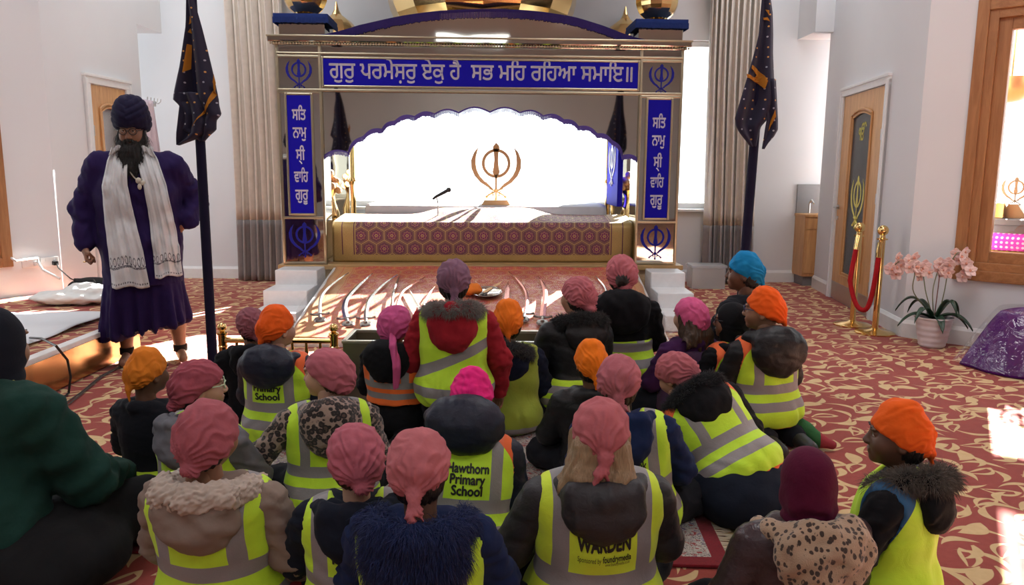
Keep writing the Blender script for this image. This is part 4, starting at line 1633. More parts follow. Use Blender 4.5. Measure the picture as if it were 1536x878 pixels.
for i in range(11):
    a = i * 2.4 + 0.3
    ln = rnd.uniform(0.18, 0.27); w = rnd.uniform(0.026, 0.036); up = rnd.uniform(0.02, 0.14)
    dx, dy = math.cos(a), math.sin(a)
    def lf(u, v, dx=dx, dy=dy, ln=ln, w=w, up=up):
        s = v
        rr = 0.02 + ln * s
        z = 0.23 + up * math.sin(s * 2.2) * 1.6 - 0.13 * s * s
        ww = w * math.sin(PI * min(1, 0.12 + s * 0.88)) ** 0.6
        o = (u - 0.5) * 2 * ww
        return (dx * rr - dy * o, dy * rr + dx * o, z + abs(u - 0.5) * 0.03)
    MB().grid(lf, 5, 14).build('leaf', LEAFM, oc, solid=0.004, angle=0)


def orchid_flower(p, face, size):
    mb = MB()
    R = Vector(face).to_track_quat('Z', 'Y').to_matrix().to_4x4()
    M0 = Matrix.Translation(p) @ R
    for k in range(5):
        a = k * 2 * PI / 5 + 0.3
        wd = 0.55 if k % 2 else 0.42
        def pf(u, v, a=a, wd=wd):
            s = v; w = size * wd * math.sin(PI * (0.08 + 0.92 * s)) ** 0.7
            o = (u - 0.5) * 2 * w; rr = size * s
            return M0 @ Vector((math.cos(a) * rr - math.sin(a) * o, math.sin(a) * rr + math.cos(a) * o, 0.25 * size * s * s + 0.1 * size * abs(u - .5)))
        mb.grid(pf, 4, 6)
    fl_ = mb.build('flower', PETAL, oc, solid=0.002, angle=0)
    MB().sphere((0, 0, 0.006), (size * 0.18, size * 0.25, size * 0.25), 8, M0).build('lip', LIP, fl_)


stems = [((1372, 478), [(1371, 440), (1372, 408), (1362, 388), (1345, 395), (1337, 408)]),
         ((1392, 478), [(1389, 440), (1384, 410), (1374, 398), (1365, 396)]),
         ((1398, 478), [(1399, 440), (1405, 412), (1412, 396), (1420, 400), (1424, 408)]),
         ((1408, 478), [(1416, 440), (1424, 400), (1436, 380), (1444, 384), (1449, 400), (1444, 418)])]
for (bu, bv), path in stems:
    P = [Vector((rnd.uniform(-.03, .03), rnd.uniform(-.03, .03), 0.22))] + [at_y(u, v, pp.y + rnd.uniform(-0.05, 0.05)) - pp for u, v in path]
    S = []
    for i in range(len(P) - 1):
        p0 = P[max(i - 1, 0)]; p1 = P[i]; p2 = P[i + 1]; p3 = P[min(i + 2, len(P) - 1)]
        for k in range(6):
            t = k / 6
            S.append(0.5 * ((2 * p1) + (p2 - p0) * t + (2 * p0 - 5 * p1 + 4 * p2 - p3) * t * t + (3 * p1 - p0 - 3 * p2 + p3) * t ** 3))
    S.append(P[-1])
    MB().tube(S, 0.0042, 6).build('stem', STEMM, oc)
    q = S[len(S) // 2:]
    for k in range(11):
        p = q[int(k * (len(q) - 1) / 10)] + Vector((rnd.uniform(-.035, .035), rnd.uniform(-.05, .02), rnd.uniform(-.045, .03)))
        orchid_flower(p, (rnd.uniform(-.6, .6), -1, rnd.uniform(-.3, .4)), rnd.uniform(0.044, 0.058))
MB().tube([(0.0, 0, 0.22), (0.01, 0.0, 0.5), (0.012, 0.0, 0.66)], 0.004, 6).build('cane', plain('cane', (0.18, 0.06, 0.05), 0.6), oc)

# ------------------------------------------------------------------ purple covered stool at the right edge
PLAST2 = PLAST.copy()
for n_ in PLAST2.node_tree.nodes:
    if n_.type == 'MIX_SHADER': n_.inputs[0].default_value = 0.075
    if n_.type == 'BSDF_GLOSSY': n_.inputs['Roughness'].default_value = 0.07
PURP = cloth((0.085, 0.008, 0.14), 0.6, 0.3, 30)
pc = at_z(1452, 553)
sx, sy = pc.x + 0.50, pc.y + 0.02
st_h = 0.43
so = empty('covered_stool', (sx, sy, 0), 0, 'low stool under a purple cloth and clear plastic at the right edge', 'stool')


def drape(rt, rb, h, k, z0=0.006):
    def f(u, v):
        a = u * 2 * PI
        if v < 0.4:
            s = v / 0.4
            r = rt * s
            return (r * math.cos(a), r * math.sin(a) * 0.85, h - 0.03 * s ** 4)
        s = (v - 0.4) / 0.6
        r = rt + (rb - rt) * s ** 0.8
        r *= 1 + k * s * (math.sin(a * 7) * 0.5 + math.sin(a * 11 + 1) * 0.3)
        return (r * math.cos(a), r * math.sin(a) * 0.85, (h - 0.03) * (1 - s) + z0)
    return f


MB().grid(drape(0.25, 0.48, st_h, 0.06), 90, 30, True).build('cloth', PURP, so, solid=0.006, angle=0)
MB().grid(drape(0.265, 0.52, st_h + 0.014, 0.09, 0.03), 90, 30, True).build('plastic_cover', PLAST2, so, angle=0)
lg = MB()
for a in range(4):
    lg.tube([(0.2 * math.cos(a * PI / 2 + .7), 0.2 * math.sin(a * PI / 2 + .7), 0), (0.18 * math.cos(a * PI / 2 + .7), 0.18 * math.sin(a * PI / 2 + .7), st_h - 0.05)], 0.016, 8)
lg.lathe([(0.2, st_h - 0.05), (0.2, st_h - 0.035)], 24)
lg.build('frame', OAK, so)

# ------------------------------------------------------------------ sink cabinet in the right recess
cb = MB()
cx0, cx1, cy0 = 3.58, 4.2, 9.40
CBY = cy0
zt = at_y(1215, 322, cy0).z
cr = empty('sink_cabinet', (3.9, cy0, 0), 0, 'wooden cabinet with a grey splashback in the recess by the right door', 'cabinet')
at_parent(MB().box((cx0, cy0, 0.12), (cx1, BACK_Y - 0.004, zt - 0.03), 0.004).build('body', OAK, smooth=False), cr)
at_parent(MB().box((cx0 + 0.03, cy0 + 0.04, 0.0), (cx1, BACK_Y - 0.004, 0.12)).build('plinth', plain('grey_plinth', (0.2, 0.2, 0.21), 0.4), smooth=False), cr)
at_parent(MB().box((cx0 - 0.01, cy0 - 0.02, zt - 0.03), (cx1, BACK_Y - 0.004, zt), 0.004).build('worktop', OAK, smooth=False), cr)
at_parent(MB().box((cx0 + 0.012, cy0 - 0.012, 0.16), (cx0 + 0.30, cy0 + 0.002, zt - 0.19), 0.004).build('door', OAK, smooth=False), cr)
at_parent(MB().box((cx0 + 0.012, cy0 - 0.012, zt - 0.18), (cx0 + 0.30, cy0 + 0.002, zt - 0.045), 0.004).build('drawer', OAK, smooth=False), cr)
at_parent(MB().box((cx0, BACK_Y - 0.03, zt), (cx1, BACK_Y - 0.002, zt + 0.36), 0.003).build('splashback', plain('grey_tile', (0.22, 0.22, 0.23), 0.3), smooth=False), cr)
at_parent(MB().tube([(3.72, 9.66, zt), (3.72, 9.66, zt + 0.13), (3.72, 9.6, zt + 0.17), (3.72, 9.53, zt + 0.13)], 0.012, 8).build('tap', METAL, smooth=True), cr)

# clear storage box beside the right steps
bp = at_z(1053, 428)
CLEARP, _b = new_mat('clear_box_plastic')
finish(_b, (0.86, 0.88, 0.9), 0.3)
_tr = NT.nodes.new('ShaderNodeBsdfTransparent'); _mi = NT.nodes.new('ShaderNodeMixShader')
_mi.inputs[0].default_value = 0.28
NT.links.new(_tr.outputs[0], _mi.inputs[1]); NT.links.new(_b.outputs[0], _mi.inputs[2]); NT.links.new(_mi.outputs[0], NT.nodes['Material Output'].inputs[0])
bxr = empty('storage_box', (bp.x, 9.25, 0), 0, 'clear plastic storage box on the carpet under the right window', 'box')
bm_ = MB()
bw = 0.20
for a0, a1 in (((-bw, -0.14, 0.0), (bw, 0.14, 0.012)), ((-bw, -0.14, 0.0), (bw, -0.128, 0.26)), ((-bw, 0.128, 0.0), (bw, 0.14, 0.26)), ((-bw, -0.14, 0.0), (-bw + 0.012, 0.14, 0.26)), ((bw - 0.012, -0.14, 0.0), (bw, 0.14, 0.26))):
    bm_.box(a0, a1, 0.004)
bm_.build('tub', CLEARP, bxr, smooth=False)
MB().box((-bw - 0.015, -0.155, 0.255), (bw + 0.015, 0.155, 0.285), 0.008).build('lid', CLEARP, bxr, smooth=False)

# ------------------------------------------------------------------ on and by the left platform
SHEETW = cloth((0.66, 0.66, 0.68), 0.85, 0.3, 14)
s_pts = [at_z(0, 520, 0.27), at_z(75, 500, 0.27)]
def sheet_fn(u, v):
    x = -5.7 + (2.62) * u
    y = 4.3 + 1.75 * v - 0.25 * u
    return (x, y, 0.275 + 0.008 * math.sin(x * 5 + y * 3) + 0.005 * math.sin(y * 11 - x * 4) + 0.01)
sh = MB().grid(sheet_fn, 60, 40).build('floor_sheet', SHEETW, solid=0.004, angle=0)
tag(sh, 'white sheet spread flat over the carpeted stage at the left', 'sheet')
bpz = at_z(122, 452, 0.28)
bf = Field((-0.45, -0.32, -0.05), (0.45, 0.32, 0.25), 0.012).ell((0, 0, 0.05), (0.36, 0.2, 0.05)).ell((0.08, 0.03, 0.10), (0.23, 0.14, 0.045)).ell((-0.18, -0.08, 0.05), (0.2, 0.13, 0.04)).ell((0.02, 0.05, 0.13), (0.1, 0.07, 0.03))
bo = soft('bundled_cloth', bf, cloth((0.74, 0.73, 0.70), 0.9, 0.3, 20), None, lambda V, N: 0.012 * wob(V, 0.16, 9) + 0.006 * wob(V, 0.07, 4))
bo.location = (bpz.x, bpz.y, 0.272)
tag(bo, 'crumpled white cloth bundle on the stage behind the bearded man', 'cloth')
gpz = at_y(140, 432, bpz.y + 0.33)
gf = Field((-0.3, -0.2, -0.05), (0.3, 0.2, 0.3), 0.012).ell((0, 0, 0.08), (0.22, 0.12, 0.09), 0.03).cap((-0.15, 0, 0.05), (0.15, 0, 0.05), 0.06)
gf.cut((0, 0, -1), 0.0)
go = soft('bag', gf, cloth((0.012, 0.012, 0.013), 0.7), None)
go.location = (gpz.x, gpz.y, 0.268)
tag(go, 'black bag on the stage behind the white cloth bundle', 'bag')
hb = MB().tube([(-0.1, -0.11, 0.1), (-0.08, -0.14, 0.17), (0.08, -0.14, 0.17), (0.1, -0.11, 0.1)], 0.01, 6)
hb.build('strap', BLACKP, go)

PVCW = plain('white_plastic', (0.8, 0.8, 0.79), 0.4)
sockets = []
for (u, v), lab in (((46, 394), 'white double wall socket nearest the left edge'), ((74, 393), 'white double wall socket with a black plug')):
    s, z = hit(u, v, M_LB)
    fr_ = M_LB @ Matrix.Translation((s, 0, z))
    so_ = empty('wall_socket', fr_.translation, 0, lab, 'socket', 'wall sockets on the left wall')
    so_.rotation_euler = fr_.to_euler()
    MB().box((-0.075, -0.012, -0.045), (0.075, 0.0, 0.045), 0.005).build('plate', PVCW, so_, smooth=False)
    sw = MB()
    for xx in (-0.035, 0.035):
        sw.box((xx - 0.006, -0.017, 0.012), (xx + 0.006, -0.01, 0.03), 0.002)
    sw.build('switch', PVCW, so_, smooth=False)
    pg = MB().box((0.015, -0.05, -0.032), (0.06, -0.01, 0.008), 0.008)
    tag(pg.build('plug', BLACKP if '1' and u > 60 else PVCW, so_, smooth=False), 'black plug' if u > 60 else 'white plug')
    sockets.append(fr_)
p0 = sockets[1] @ Vector((0.04, -0.05, -0.02))
cab = MB().tube([p0, p0 + Vector((0.05, -0.06, -0.03)), p0 + Vector((0.16, -0.08, -0.12)), p0 + Vector((0.28, -0.05, -0.19)), p0 + Vector((0.4, -0.05, -0.215))], 0.006, 6)
tag(cab.build('power_cord', BLACKP), 'black power cord running from the wall socket to the stage floor', 'cord')
q0 = sockets[0] @ Vector((0.04, -0.05, 0.0)); q1 = M_LB @ Vector((hit(14, 386, M_LB)[0], -0.02, hit(14, 386, M_LB)[1]))
wc = MB().tube([q1, q1 + Vector((0.06, -0.02, -0.03)), q0 + Vector((0.0, 0, 0.04)), q0, q0 + Vector((0.06, -0.04, -0.06)), q0 + Vector((0.14, -0.05, -0.10)), q0 + Vector((0.22, -0.06, -0.135))], 0.011, 6)
tag(wc.build('adapter_cable', PVCW), 'white cable with an adapter trailing from the left socket', 'cable')
k0 = at_z(52, 508, 0.30)
kc = MB().tube([at_z(45, 507, 0.29), at_z(62, 508, 0.36), at_z(84, 519, 0.38), at_y(101, 540, 4.6), at_y(106, 565, 4.6), at_z(103, 590, 0.012), at_z(85, 605, 0.012)], 0.0075, 8)
tag(kc.build('loose_cable', BLACKP), 'black cable looping over the stage edge onto the carpet', 'cable')
fc = MB()
for k, off in enumerate((0.0, 0.045)):
    fc.tube([at_z(88 + 8 * k, 612, 0.012), at_z(120, 590 + 3 * k, 0.012) , at_z(150 + 3 * k, 565, 0.012), at_z(186, 546 + 2 * k, 0.012), at_z(202 + 5 * k, 538, 0.012)], 0.005, 6)
tag(fc.build('floor_cables', plain('dark_cable', (0.05, 0.035, 0.03), 0.5)), 'two thin dark cables lying along the foot of the copper panel', 'cable')

# hooks and hanging shawl beside the left door
hs0, hz = hit(207, 152, M_L); hs1, _ = hit(232, 156, M_L)
hr = empty('coat_hooks', (M_L @ Vector(((hs0 + hs1) / 2, 0, hz))), 0, 'row of small metal hooks on the wall behind the dark turban', 'hooks')
hr.rotation_euler = M_L.to_euler()
hm = MB().box((-(hs1 - hs0) / 2, -0.018, -0.03), ((hs1 - hs0) / 2, 0.0, 0.03), 0.004)
hm.build('rail', WHITE_GLOSS, hr, smooth=False)
for i in range(5):
    x = (i - 2) * (hs1 - hs0) / 5
    MB().tube([(x, -0.018, 0.01), (x, -0.06, 0.0), (x, -0.085, 0.02), (x, -0.09, 0.05)], 0.006, 6).build('hook', METAL, hr)
gh = MB().grid(lambda u, v: ((u - 0.5) * (0.22 + 0.3 * v), -0.06 - 0.03 * math.sin(u * 19) * (0.4 + v) - 0.02, 0.02 - 0.95 * v), 40, 20)
ghr = gh.build('hanging_shawl', cloth((0.72, 0.62, 0.68), 0.9), solid=0.006, angle=0)
ghr.matrix_world = M_L @ Matrix.Translation((hs1 - 0.30, 0, hz))
tag(ghr, 'pale pinkish shawl hanging from a wall hook behind the bearded man', 'shawl')

# ------------------------------------------------------------------ rug under the children
def rug_mat():
    m, b = new_mat('oriental_rug')
    v, x, y, z = coords()
    e = mx(absf(x) - 1.02, absf(y) - 0.62)      # 0.23 wide margins outside the field
    nx = noise(v, 15, 3, 0.6, 2.5)
    n3 = noise(v, 34, 2, 0.5, 1.0)
    sw = step(absf(modf(nx * 6.0, 1.0) - 0.5), 0.16, 0.08)
    c = mixc(sw, (0.50, 0.46, 0.42), (0.10, 0.075, 0.085))
    c = mixc(band(n3, 0.60, 0.68), c, (0.30, 0.03, 0.035))
    c = mixc(band(n3, 0.30, 0.36), c, (0.12, 0.06, 0.20))
    bord = mixc(sw * 0.6, (0.22, 0.012, 0.022), (0.14, 0.01, 0.02))
    c = mixc(e > 0.16, c, bord)
    c = mixc(band(e, -0.02, 0.02), c, (0.25, 0.02, 0.03))
    finish(b, c, 0.95, 0, bumpn(noise(v, 300, 2), 0.3, 0.005), Sheen_Weight=0.2, Specular_IOR_Level=0.15)
    return m


RUGC = Vector((-0.42, 3.42, 0))
rg = MB().box((-1.24, -0.84, 0.003), (1.24, 0.84, 0.015), 0.004)
rgo = rg.build('rug', rug_mat(), smooth=False)
rgo.location = RUGC
rgo.rotation_euler = (0, 0, math.radians(-2))
tag(rgo, 'patterned grey and dark red rug under the seated children', 'rug')
for s in (-1, 1):
    fr2 = MB()
    for i in range(190):
        y = -0.83 + 1.66 * i / 189
        fr2.tube([(s * 1.23, y, 0.008), (s * 1.27, y + random.uniform(-.008, .008), 0.006), (s * 1.305, y + random.uniform(-.014, .014), 0.004)], 0.0028, 4)
    tag(fr2.build('fringe', cloth((0.55, 0.46, 0.34), 0.9), rgo), 'cream fringe at the rug end')

# ------------------------------------------------------------------ seen through the right window
NH = plain('dark_table_cloth', (0.05, 0.045, 0.05), 0.5)
def nh(s, y, z): return MW @ Vector((s, y, z))
ws, wz = hit(1522, 300, MW)
tb = empty('display_table', nh(ws + 0.5, 0.75, 0), math.atan2(MW[1][0], MW[0][0]), 'dark display table seen through the timber window', 'table')
zt2 = 1.02
MB().box((-0.75, -0.3, zt2 - 0.05), (0.75, 0.3, zt2), 0.006).build('tabletop', NH, tb, smooth=False)
MB().box((-0.72, -0.28, zt2 - 0.30), (0.72, 0.28, zt2 - 0.05), 0.004).build('skirt', NH, tb, smooth=False)
for a in (-0.68, 0.68):
    for c_ in (-0.24, 0.24):
        MB().tube([(a, c_, 0), (a, c_, zt2 - 0.30)], 0.02, 8).build('leg', NH, tb)
def hit_at(u, v, m, yl):
    mi = m.inverted()
    o = mi @ Vector((0, 0, CAM_H)); d = mi.to_3x3() @ ray(u, v)
    t = (yl - o.y) / d.y
    return m @ (o + d * t)


p = hit_at(1521, 312, MW, 0.72); ptop = hit_at(1521, 264, MW, 0.72)
az = math.atan2(MW[1][0], MW[0][0])
BRONZE = plain('dark_bronze', (0.16, 0.09, 0.04), 0.4, 0.6)
kr = empty('khanda_stand', (p.x, p.y, zt2 + 0.002), az, 'gold crossed swords emblem seen through the timber window', 'emblem')
ks = (ptop.z - zt2) - 0.11
MB().prism([(-0.11, 0), (0.11, 0), (0.03, 0.12), (-0.03, 0.12)], -0.05, 0.05).build('stand', BRONZE, kr, smooth=False)
khanda(MB(), ks, 0.02, (0, 0.01, 0.10)).build('emblem', BRONZE, kr, smooth=False)
p = hit_at(1499, 300, MW, 0.62)
tb2 = MB().box((-0.05, -0.04, 0), (0.05, 0.04, 0.13), 0.006)
tt = tb2.build('trinket_box', GOLD, smooth=False); tt.location = (p.x, p.y, zt2 + 0.002); tt.rotation_euler = (0, 0, az)
tag(tt, 'small gold box on the dark table beyond the timber window', 'box')
p = hit_at(1515, 138, MW, 1.6)
lr = empty('pendant_lamp', (p.x, p.y, p.z - 0.1), 0, 'hanging bronze bowl lamp seen through the timber window', 'lamp')
MB().lathe([(0.01, 0), (0.09, 0.015), (0.19, 0.07), (0.25, 0.15), (0.27, 0.22), (0.26, 0.22), (0.24, 0.16), (0.18, 0.085), (0.02, 0.02)], 32).build('bowl', plain('bronze', (0.42, 0.2, 0.08), 0.3, 0.8), lr)
MB().tube([(0, 0, 0.02), (0, 0, 4.58 - p.z + 0.1)], 0.012, 8).build('rod', BRASS, lr)
for (u, v, yl, w, h, colr, nm, lab) in ((1480, 355, 0.36, 0.75, 0.30, (0.55, 0.50, 0.06), 'floor_cushion', 'yellow bolster on a bench beyond the timber window'),):
    pass
p = hit_at(1507, 384, MW, 0.38)
bench_z = p.z
bn_r = empty('bench', (p.x + 0.25, p.y - 0.1, 0), az, 'low yellow covered bench just beyond the timber window', 'bench')
MB().box((-0.62, -0.05, bench_z - 0.06), (0.9, 0.24, bench_z + 0.03), 0.03).build('cushion_seat', cloth((0.50, 0.44, 0.05), 0.8), bn_r, smooth=False)
MB().box((-0.58, -0.02, 0), (0.86, 0.20, bench_z - 0.06), 0.01).build('frame', OAK_D, bn_r, smooth=False)
pk_m, _b = new_mat('magenta_dotted_cloth')
_v, _x, _y, _z = coords()
_vo = voronoi(comb(_x, _z), 26.0, 0.0, dims='2D')
finish(_b, mixc(E(_vo.outputs['Distance']) < 0.28, (0.50, 0.02, 0.36), (0.8, 0.6, 0.75)), 0.7)
p = hit_at(1528, 374, MW, 0.48)
cf = Field((-0.3, -0.14, -0.14), (0.3, 0.14, 0.14), 0.012).cap((-0.19, 0, 0), (0.19, 0, 0), 0.075)
cso = soft('cushion', cf, pk_m); cso.location = (p.x, p.y, bench_z + 0.108); cso.rotation_euler = (0, 0, az)
tag(cso, 'magenta dotted cushion on the yellow bench beyond the timber window', 'cushion')
# ================================================================== people
SKIN_L = plain('skin_light', (0.52, 0.30, 0.21), 0.55, Subsurface_Weight=0.08)
SKIN_M = plain('skin_tan', (0.30, 0.15, 0.085), 0.55, Subsurface_Weight=0.06)
SKIN_D = plain('skin_deep', (0.125, 0.058, 0.034), 0.5, Subsurface_Weight=0.05)
HAIR_BLACK, HAIR_BROWN, HAIR_BLOND = (0.012, 0.009, 0.008), (0.055, 0.03, 0.017), (0.30, 0.20, 0.11)


def hair_mat(c):
    key = ('hair', c)
    if key in MATS: return MATS[key]
    m, b = new_mat('hair')
    v, x, y, z = coords()
    n = noise(comb(x * 1.0, y * 1.0, z * 0.06), 240, 3)
    finish(b, mixc(n, tuple(k * 0.55 for k in c), tuple(min(1, k * 1.5) for k in c)), 0.5, 0, bumpn(n, 0.7, 0.006))
    MATS[key] = m
    return m


def fur_mat(c1, c2):
    key = ('fur', c1, c2)
    if key in MATS: return MATS[key]
    m, b = new_mat('fur')
    v, x, y, z = coords()
    finish(b, mixc(noise(v, 55, 3), c1, c2), 0.85, Sheen_Weight=0.05)
    MATS[key] = m
    return m


def nylon(c, rough=0.5):
    key = ('nylon', c, rough)
    if key in MATS: return MATS[key]
    m, b = new_mat('padded_nylon')
    v, x, y, z = coords()
    n = noise(v, 38, 3, 0.6, 0.8); n2 = noise(v, 9, 2)
    finish(b, mixc(n2, tuple(k * 0.85 for k in c), tuple(k * 1.2 for k in c)), rough, 0, bumpn(n * 0.6 + n2, 0.35, 0.012), Specular_IOR_Level=0.35)
    MATS[key] = m
    return m


def leopard(base, spot, mid, scale, key, dashes=False):
    key = ('leopard', key)
    if key in MATS: return MATS[key]
    m, b = new_mat('spotted_fleece')
    v, x, y, z = coords()
    w = noise(v, 30, 2)
    vv = comb(x + w * 0.012, y + w * 0.012, z - w * 0.012)
    if dashes: vv = comb(x * 1.25 + z * 0.3 + w * 0.02, y * 1.25, z * 0.8 - x * 0.25)
    vo = voronoi(vv, scale, 0.85)
    d = E(vo.outputs['Distance'])
    n = noise(v, scale * 1.1, 1)
    ringm = step(d, 0.50, 0.42) * step(d, 0.20, 0.28) * step(n, 0.30, 0.42)
    core = step(d, 0.26, 0.2)
    if dashes:
        c = mixc(step(d, 0.44, 0.36) * step(n, 0.30, 0.42), base, spot)
    else:
        c = mixc(step(d, 0.62, 0.52), base, spot)
        c = mixc(step(d, 0.33, 0.24) * step(n, 0.35, 0.5), c, mid)
    finish(b, c, 0.95, 0, bumpn(noise(v, 260, 2), 0.5, 0.006), Sheen_Weight=0.3)
    MATS[key] = m
    return m


LIME, LIME2, OLIVE, HIORANGE = (0.58, 0.92, 0.035), (0.66, 0.86, 0.04), (0.32, 0.40, 0.035), (0.95, 0.16, 0.02)
SHO = (0.155, 0.0, 0.435)     # shoulder point used by sleeves and arm openings


def vest_mat(key, base, edge, hbands, straps, diag=None, elbow=(0.2, 0.08, 0.25), zlo=0.04, er=0.077):
    k = ('vest', key)
    if k in MATS: return MATS[k]
    m, b = new_mat('high_visibility_fabric')
    v, x, y, z = coords()
    ax = absf(x)
    wv = noise(v, 6, 2) * 0.012 - 0.006
    z2 = z + wv
    g = None
    for lo, hi in hbands:
        t = band(z2, lo, hi)
        g = t if g is None else mx(g, t)
    if diag:
        t = band(z2 - x * diag[0], diag[1], diag[2])
        g = t if g is None else mx(g, t)
    if straps:
        t = band(ax + wv, straps[0], straps[1]) * (z > straps[2])
        g = t if g is None else mx(g, t)
    if g is None: g = E(NT.nodes.new('ShaderNodeValue').outputs[0]) * 0.0
    n = noise(v, 420, 2); n2 = noise(v, 12, 3, 0.6, 0.6)
    col = mixc(n2, tuple(c * 0.82 for c in base), tuple(min(1, c * 1.12) for c in base))
    grey = mixc(n, (0.22, 0.205, 0.215), (0.30, 0.285, 0.29))
    col = mixc(g, col, grey)
    if edge:
        S = Vector(SHO); D = Vector(elbow) - S; D.normalize()
        px, py, pz = ax - (S.x + 0.028), y - (S.y + 0.01), z - (S.z - 0.01)
        t = px * D.x + py * D.y + pz * D.z
        qx, qy, qz = px - t * D.x, py - t * D.y, pz - t * D.z
        r = sqrtf(qx * qx + qy * qy + qz * qz)
        e = mx((r < er) * (z > 0.18), z < zlo + 0.006)
        col = mixc(e, col, edge)
    finish(b, col, mth('SUBTRACT', 0.75, g * 0.3), 0.0, bumpn(n * 0.15 + n2, 0.4, 0.012), Sheen_Weight=0.1)
    MATS[k] = m
    return m


EYE, _b = new_mat('eye')
_v, _x, _y, _z = coords()
finish(_b, mixc(sqrtf(_x * _x + _z * _z) < 0.0062, (0.75, 0.72, 0.68), (0.02, 0.012, 0.01)), 0.15)
LENS, _b = new_mat('spectacle_lens')
NT.links.new(_mi.outputs[0], NT.nodes['Material Output'].inputs[0]) if False else None
LENS = GLASS


# ---- hand: right hand, wrist at the origin, fingers along +Y, back of the hand up, thumb on the -X side
def hand_geo(curl=0.5, h=0.0032):
    f = Field((-0.075, -0.03, -0.11), (0.06, 0.20, 0.04), h)
    f.cap((0, -0.02, 0), (0, 0.02, 0), 0.024, 0.025, 0.02)
    f.ell((0.0, 0.05, 0), (0.040, 0.048, 0.015), 0.02)
    f.ell((-0.022, 0.035, -0.006), (0.018, 0.03, 0.015), 0.015)
    for i, (x, L_, r) in enumerate(((-0.029, 0.068, 0.0088), (-0.010, 0.076, 0.0092), (0.010, 0.071, 0.0088), (0.028, 0.056, 0.0078))):
        p = Vector((x, 0.086 - abs(x) * 0.2, 0.0))
        a = 0.25 + curl * 0.75
        seg = (0.45, 0.32, 0.26)
        q = p.copy(); ang = -curl * 0.6
        f.cap((x * 0.8, 0.05, 0.001), tuple(p), 0.011, r * 1.05, 0.006)
        for j, s in enumerate(seg):
            n_ = q + Vector((x * 0.06, math.cos(ang), math.sin(ang))) * (L_ * s)
            f.cap(tuple(q), tuple(n_), r * (1 - j * 0.07), r * (0.95 - j * 0.08), 0.003)
            q = n_; ang -= curl * 1.25
    t0, t1 = Vector((-0.026, 0.025, -0.004)), Vector((-0.052, 0.052, -0.016))
    t2 = t1 + Vector((-0.006 + 0.03 * curl, 0.026, -0.012 - 0.012 * curl)); t3 = t2 + Vector((0.004 + 0.02 * curl, 0.020, -0.006))
    f.cap(tuple(t0), tuple(t1), 0.014, 0.011, 0.012); f.cap(tuple(t1), tuple(t2), 0.011, 0.0098, 0.004); f.cap(tuple(t2), tuple(t3), 0.0098, 0.008, 0.004)
    return f.mesh(1)


HAND_RELAX, HAND_FIST = hand_geo(0.45), hand_geo(1.25)


def place_hand(geo, wrist, direction, up, scale, left=False):
    V, F = geo
    V = V.copy()
    if left:
        V[:, 0] *= -1; F = F[:, ::-1]
    y = Vector(direction).normalized()
    z = Vector(up); z = (z - y * z.dot(y)).normalized()
    x = y.cross(z)
    M0 = Matrix(((x.x, y.x, z.x, wrist[0]), (x.y, y.y, z.y, wrist[1]), (x.z, y.z, z.z, wrist[2]), (0, 0, 0, 1)))
    return xf(V * scale, M0), F


# ---- head, centre of the skull at the origin, facing +Y
def head_field(h=0.0042, adult=False):
    f = Field((-0.105, -0.125, -0.17), (0.105, 0.135, 0.13), h)
    f.ell((0, -0.008, 0.022), (0.073, 0.090, 0.086), 0.02)
    f.ell((0, 0.022, -0.030), (0.060, 0.064, 0.066), 0.04)
    f.ell((0, 0.048, -0.070), (0.038, 0.036, 0.032), 0.035)
    f.ell((0, 0.072, -0.088), (0.018, 0.015, 0.013), 0.02)
    for s in (-1, 1):
        f.ell((s * 0.040, 0.058, -0.030), (0.024, 0.026, 0.028), 0.03)
        f.ell((s * 0.029, 0.080, 0.012), (0.017, 0.016, 0.013), 0.012, 'sub')
        f.ell((s * 0.030, 0.084, 0.030), (0.022, 0.010, 0.007), 0.014)
        f.ell((s * 0.029, 0.076, 0.012), (0.014, 0.013, 0.0115), 0.006)
        f.ell((s * 0.075, -0.008, -0.012), (0.009, 0.019, 0.030), 0.010)
        f.ell((s * 0.083, -0.006, -0.010), (0.006, 0.010, 0.018), 0.006, 'sub')
        f.ell((s * 0.010, 0.098, -0.028), (0.009, 0.010, 0.008), 0.008)
    f.cap((0, 0.084, 0.014), (0, 0.104, -0.022), 0.0075, 0.0105, 0.014)
    f.ell((0, 0.089, -0.052), (0.021, 0.010, 0.0065), 0.007)
    f.ell((0, 0.086, -0.064), (0.018, 0.010, 0.007), 0.007)
    f.cap((0, -0.02, -0.05), (0, -0.03, -0.16), 0.045, 0.046, 0.04)
    return f


HEAD_V, HEAD_F = head_field().mesh(1)


def body_mesh(parts):
    Vs, Fs, o = [], [], 0
    for V, F in parts:
        Vs.append(V); Fs.append(F + o); o += len(V)
    return np_mesh('person', np.concatenate(Vs), np.concatenate(Fs))


def rest_torso(f, off, arms=None, ar=(0.049, 0.047, 0.041), k=0.05, broad=1.0, flare=0.0, hips=True):
    b = broad
    if hips:
        f.ell((0, -0.005, 0.115), (0.150 * b + off + flare, 0.118 * b + off + flare * .7, 0.112 + off), k)
    f.ell((0, 0.0, 0.25), (0.128 * b + off + flare * .4, 0.098 * b + off, 0.16 + off), k)
    f.ell((0, -0.004, 0.36), (0.142 * b + off, 0.100 * b + off, 0.135 + off), k)
    f.cap((-0.105 * b, -0.005, 0.435), (0.105 * b, -0.005, 0.435), 0.052 + off, None, k)
    if arms:
        for (e, hnd), s in zip(arms, (-1, 1)):
            f.chain([(s * SHO[0] * b, SHO[1], SHO[2]), e, hnd], [ar[0] + off * .6, ar[1] + off * .6, ar[2] + off * .4], 0.035)
    return f


LO_T, HI_T = (-0.46, -0.36, -0.12), (0.46, 0.46, 0.66)


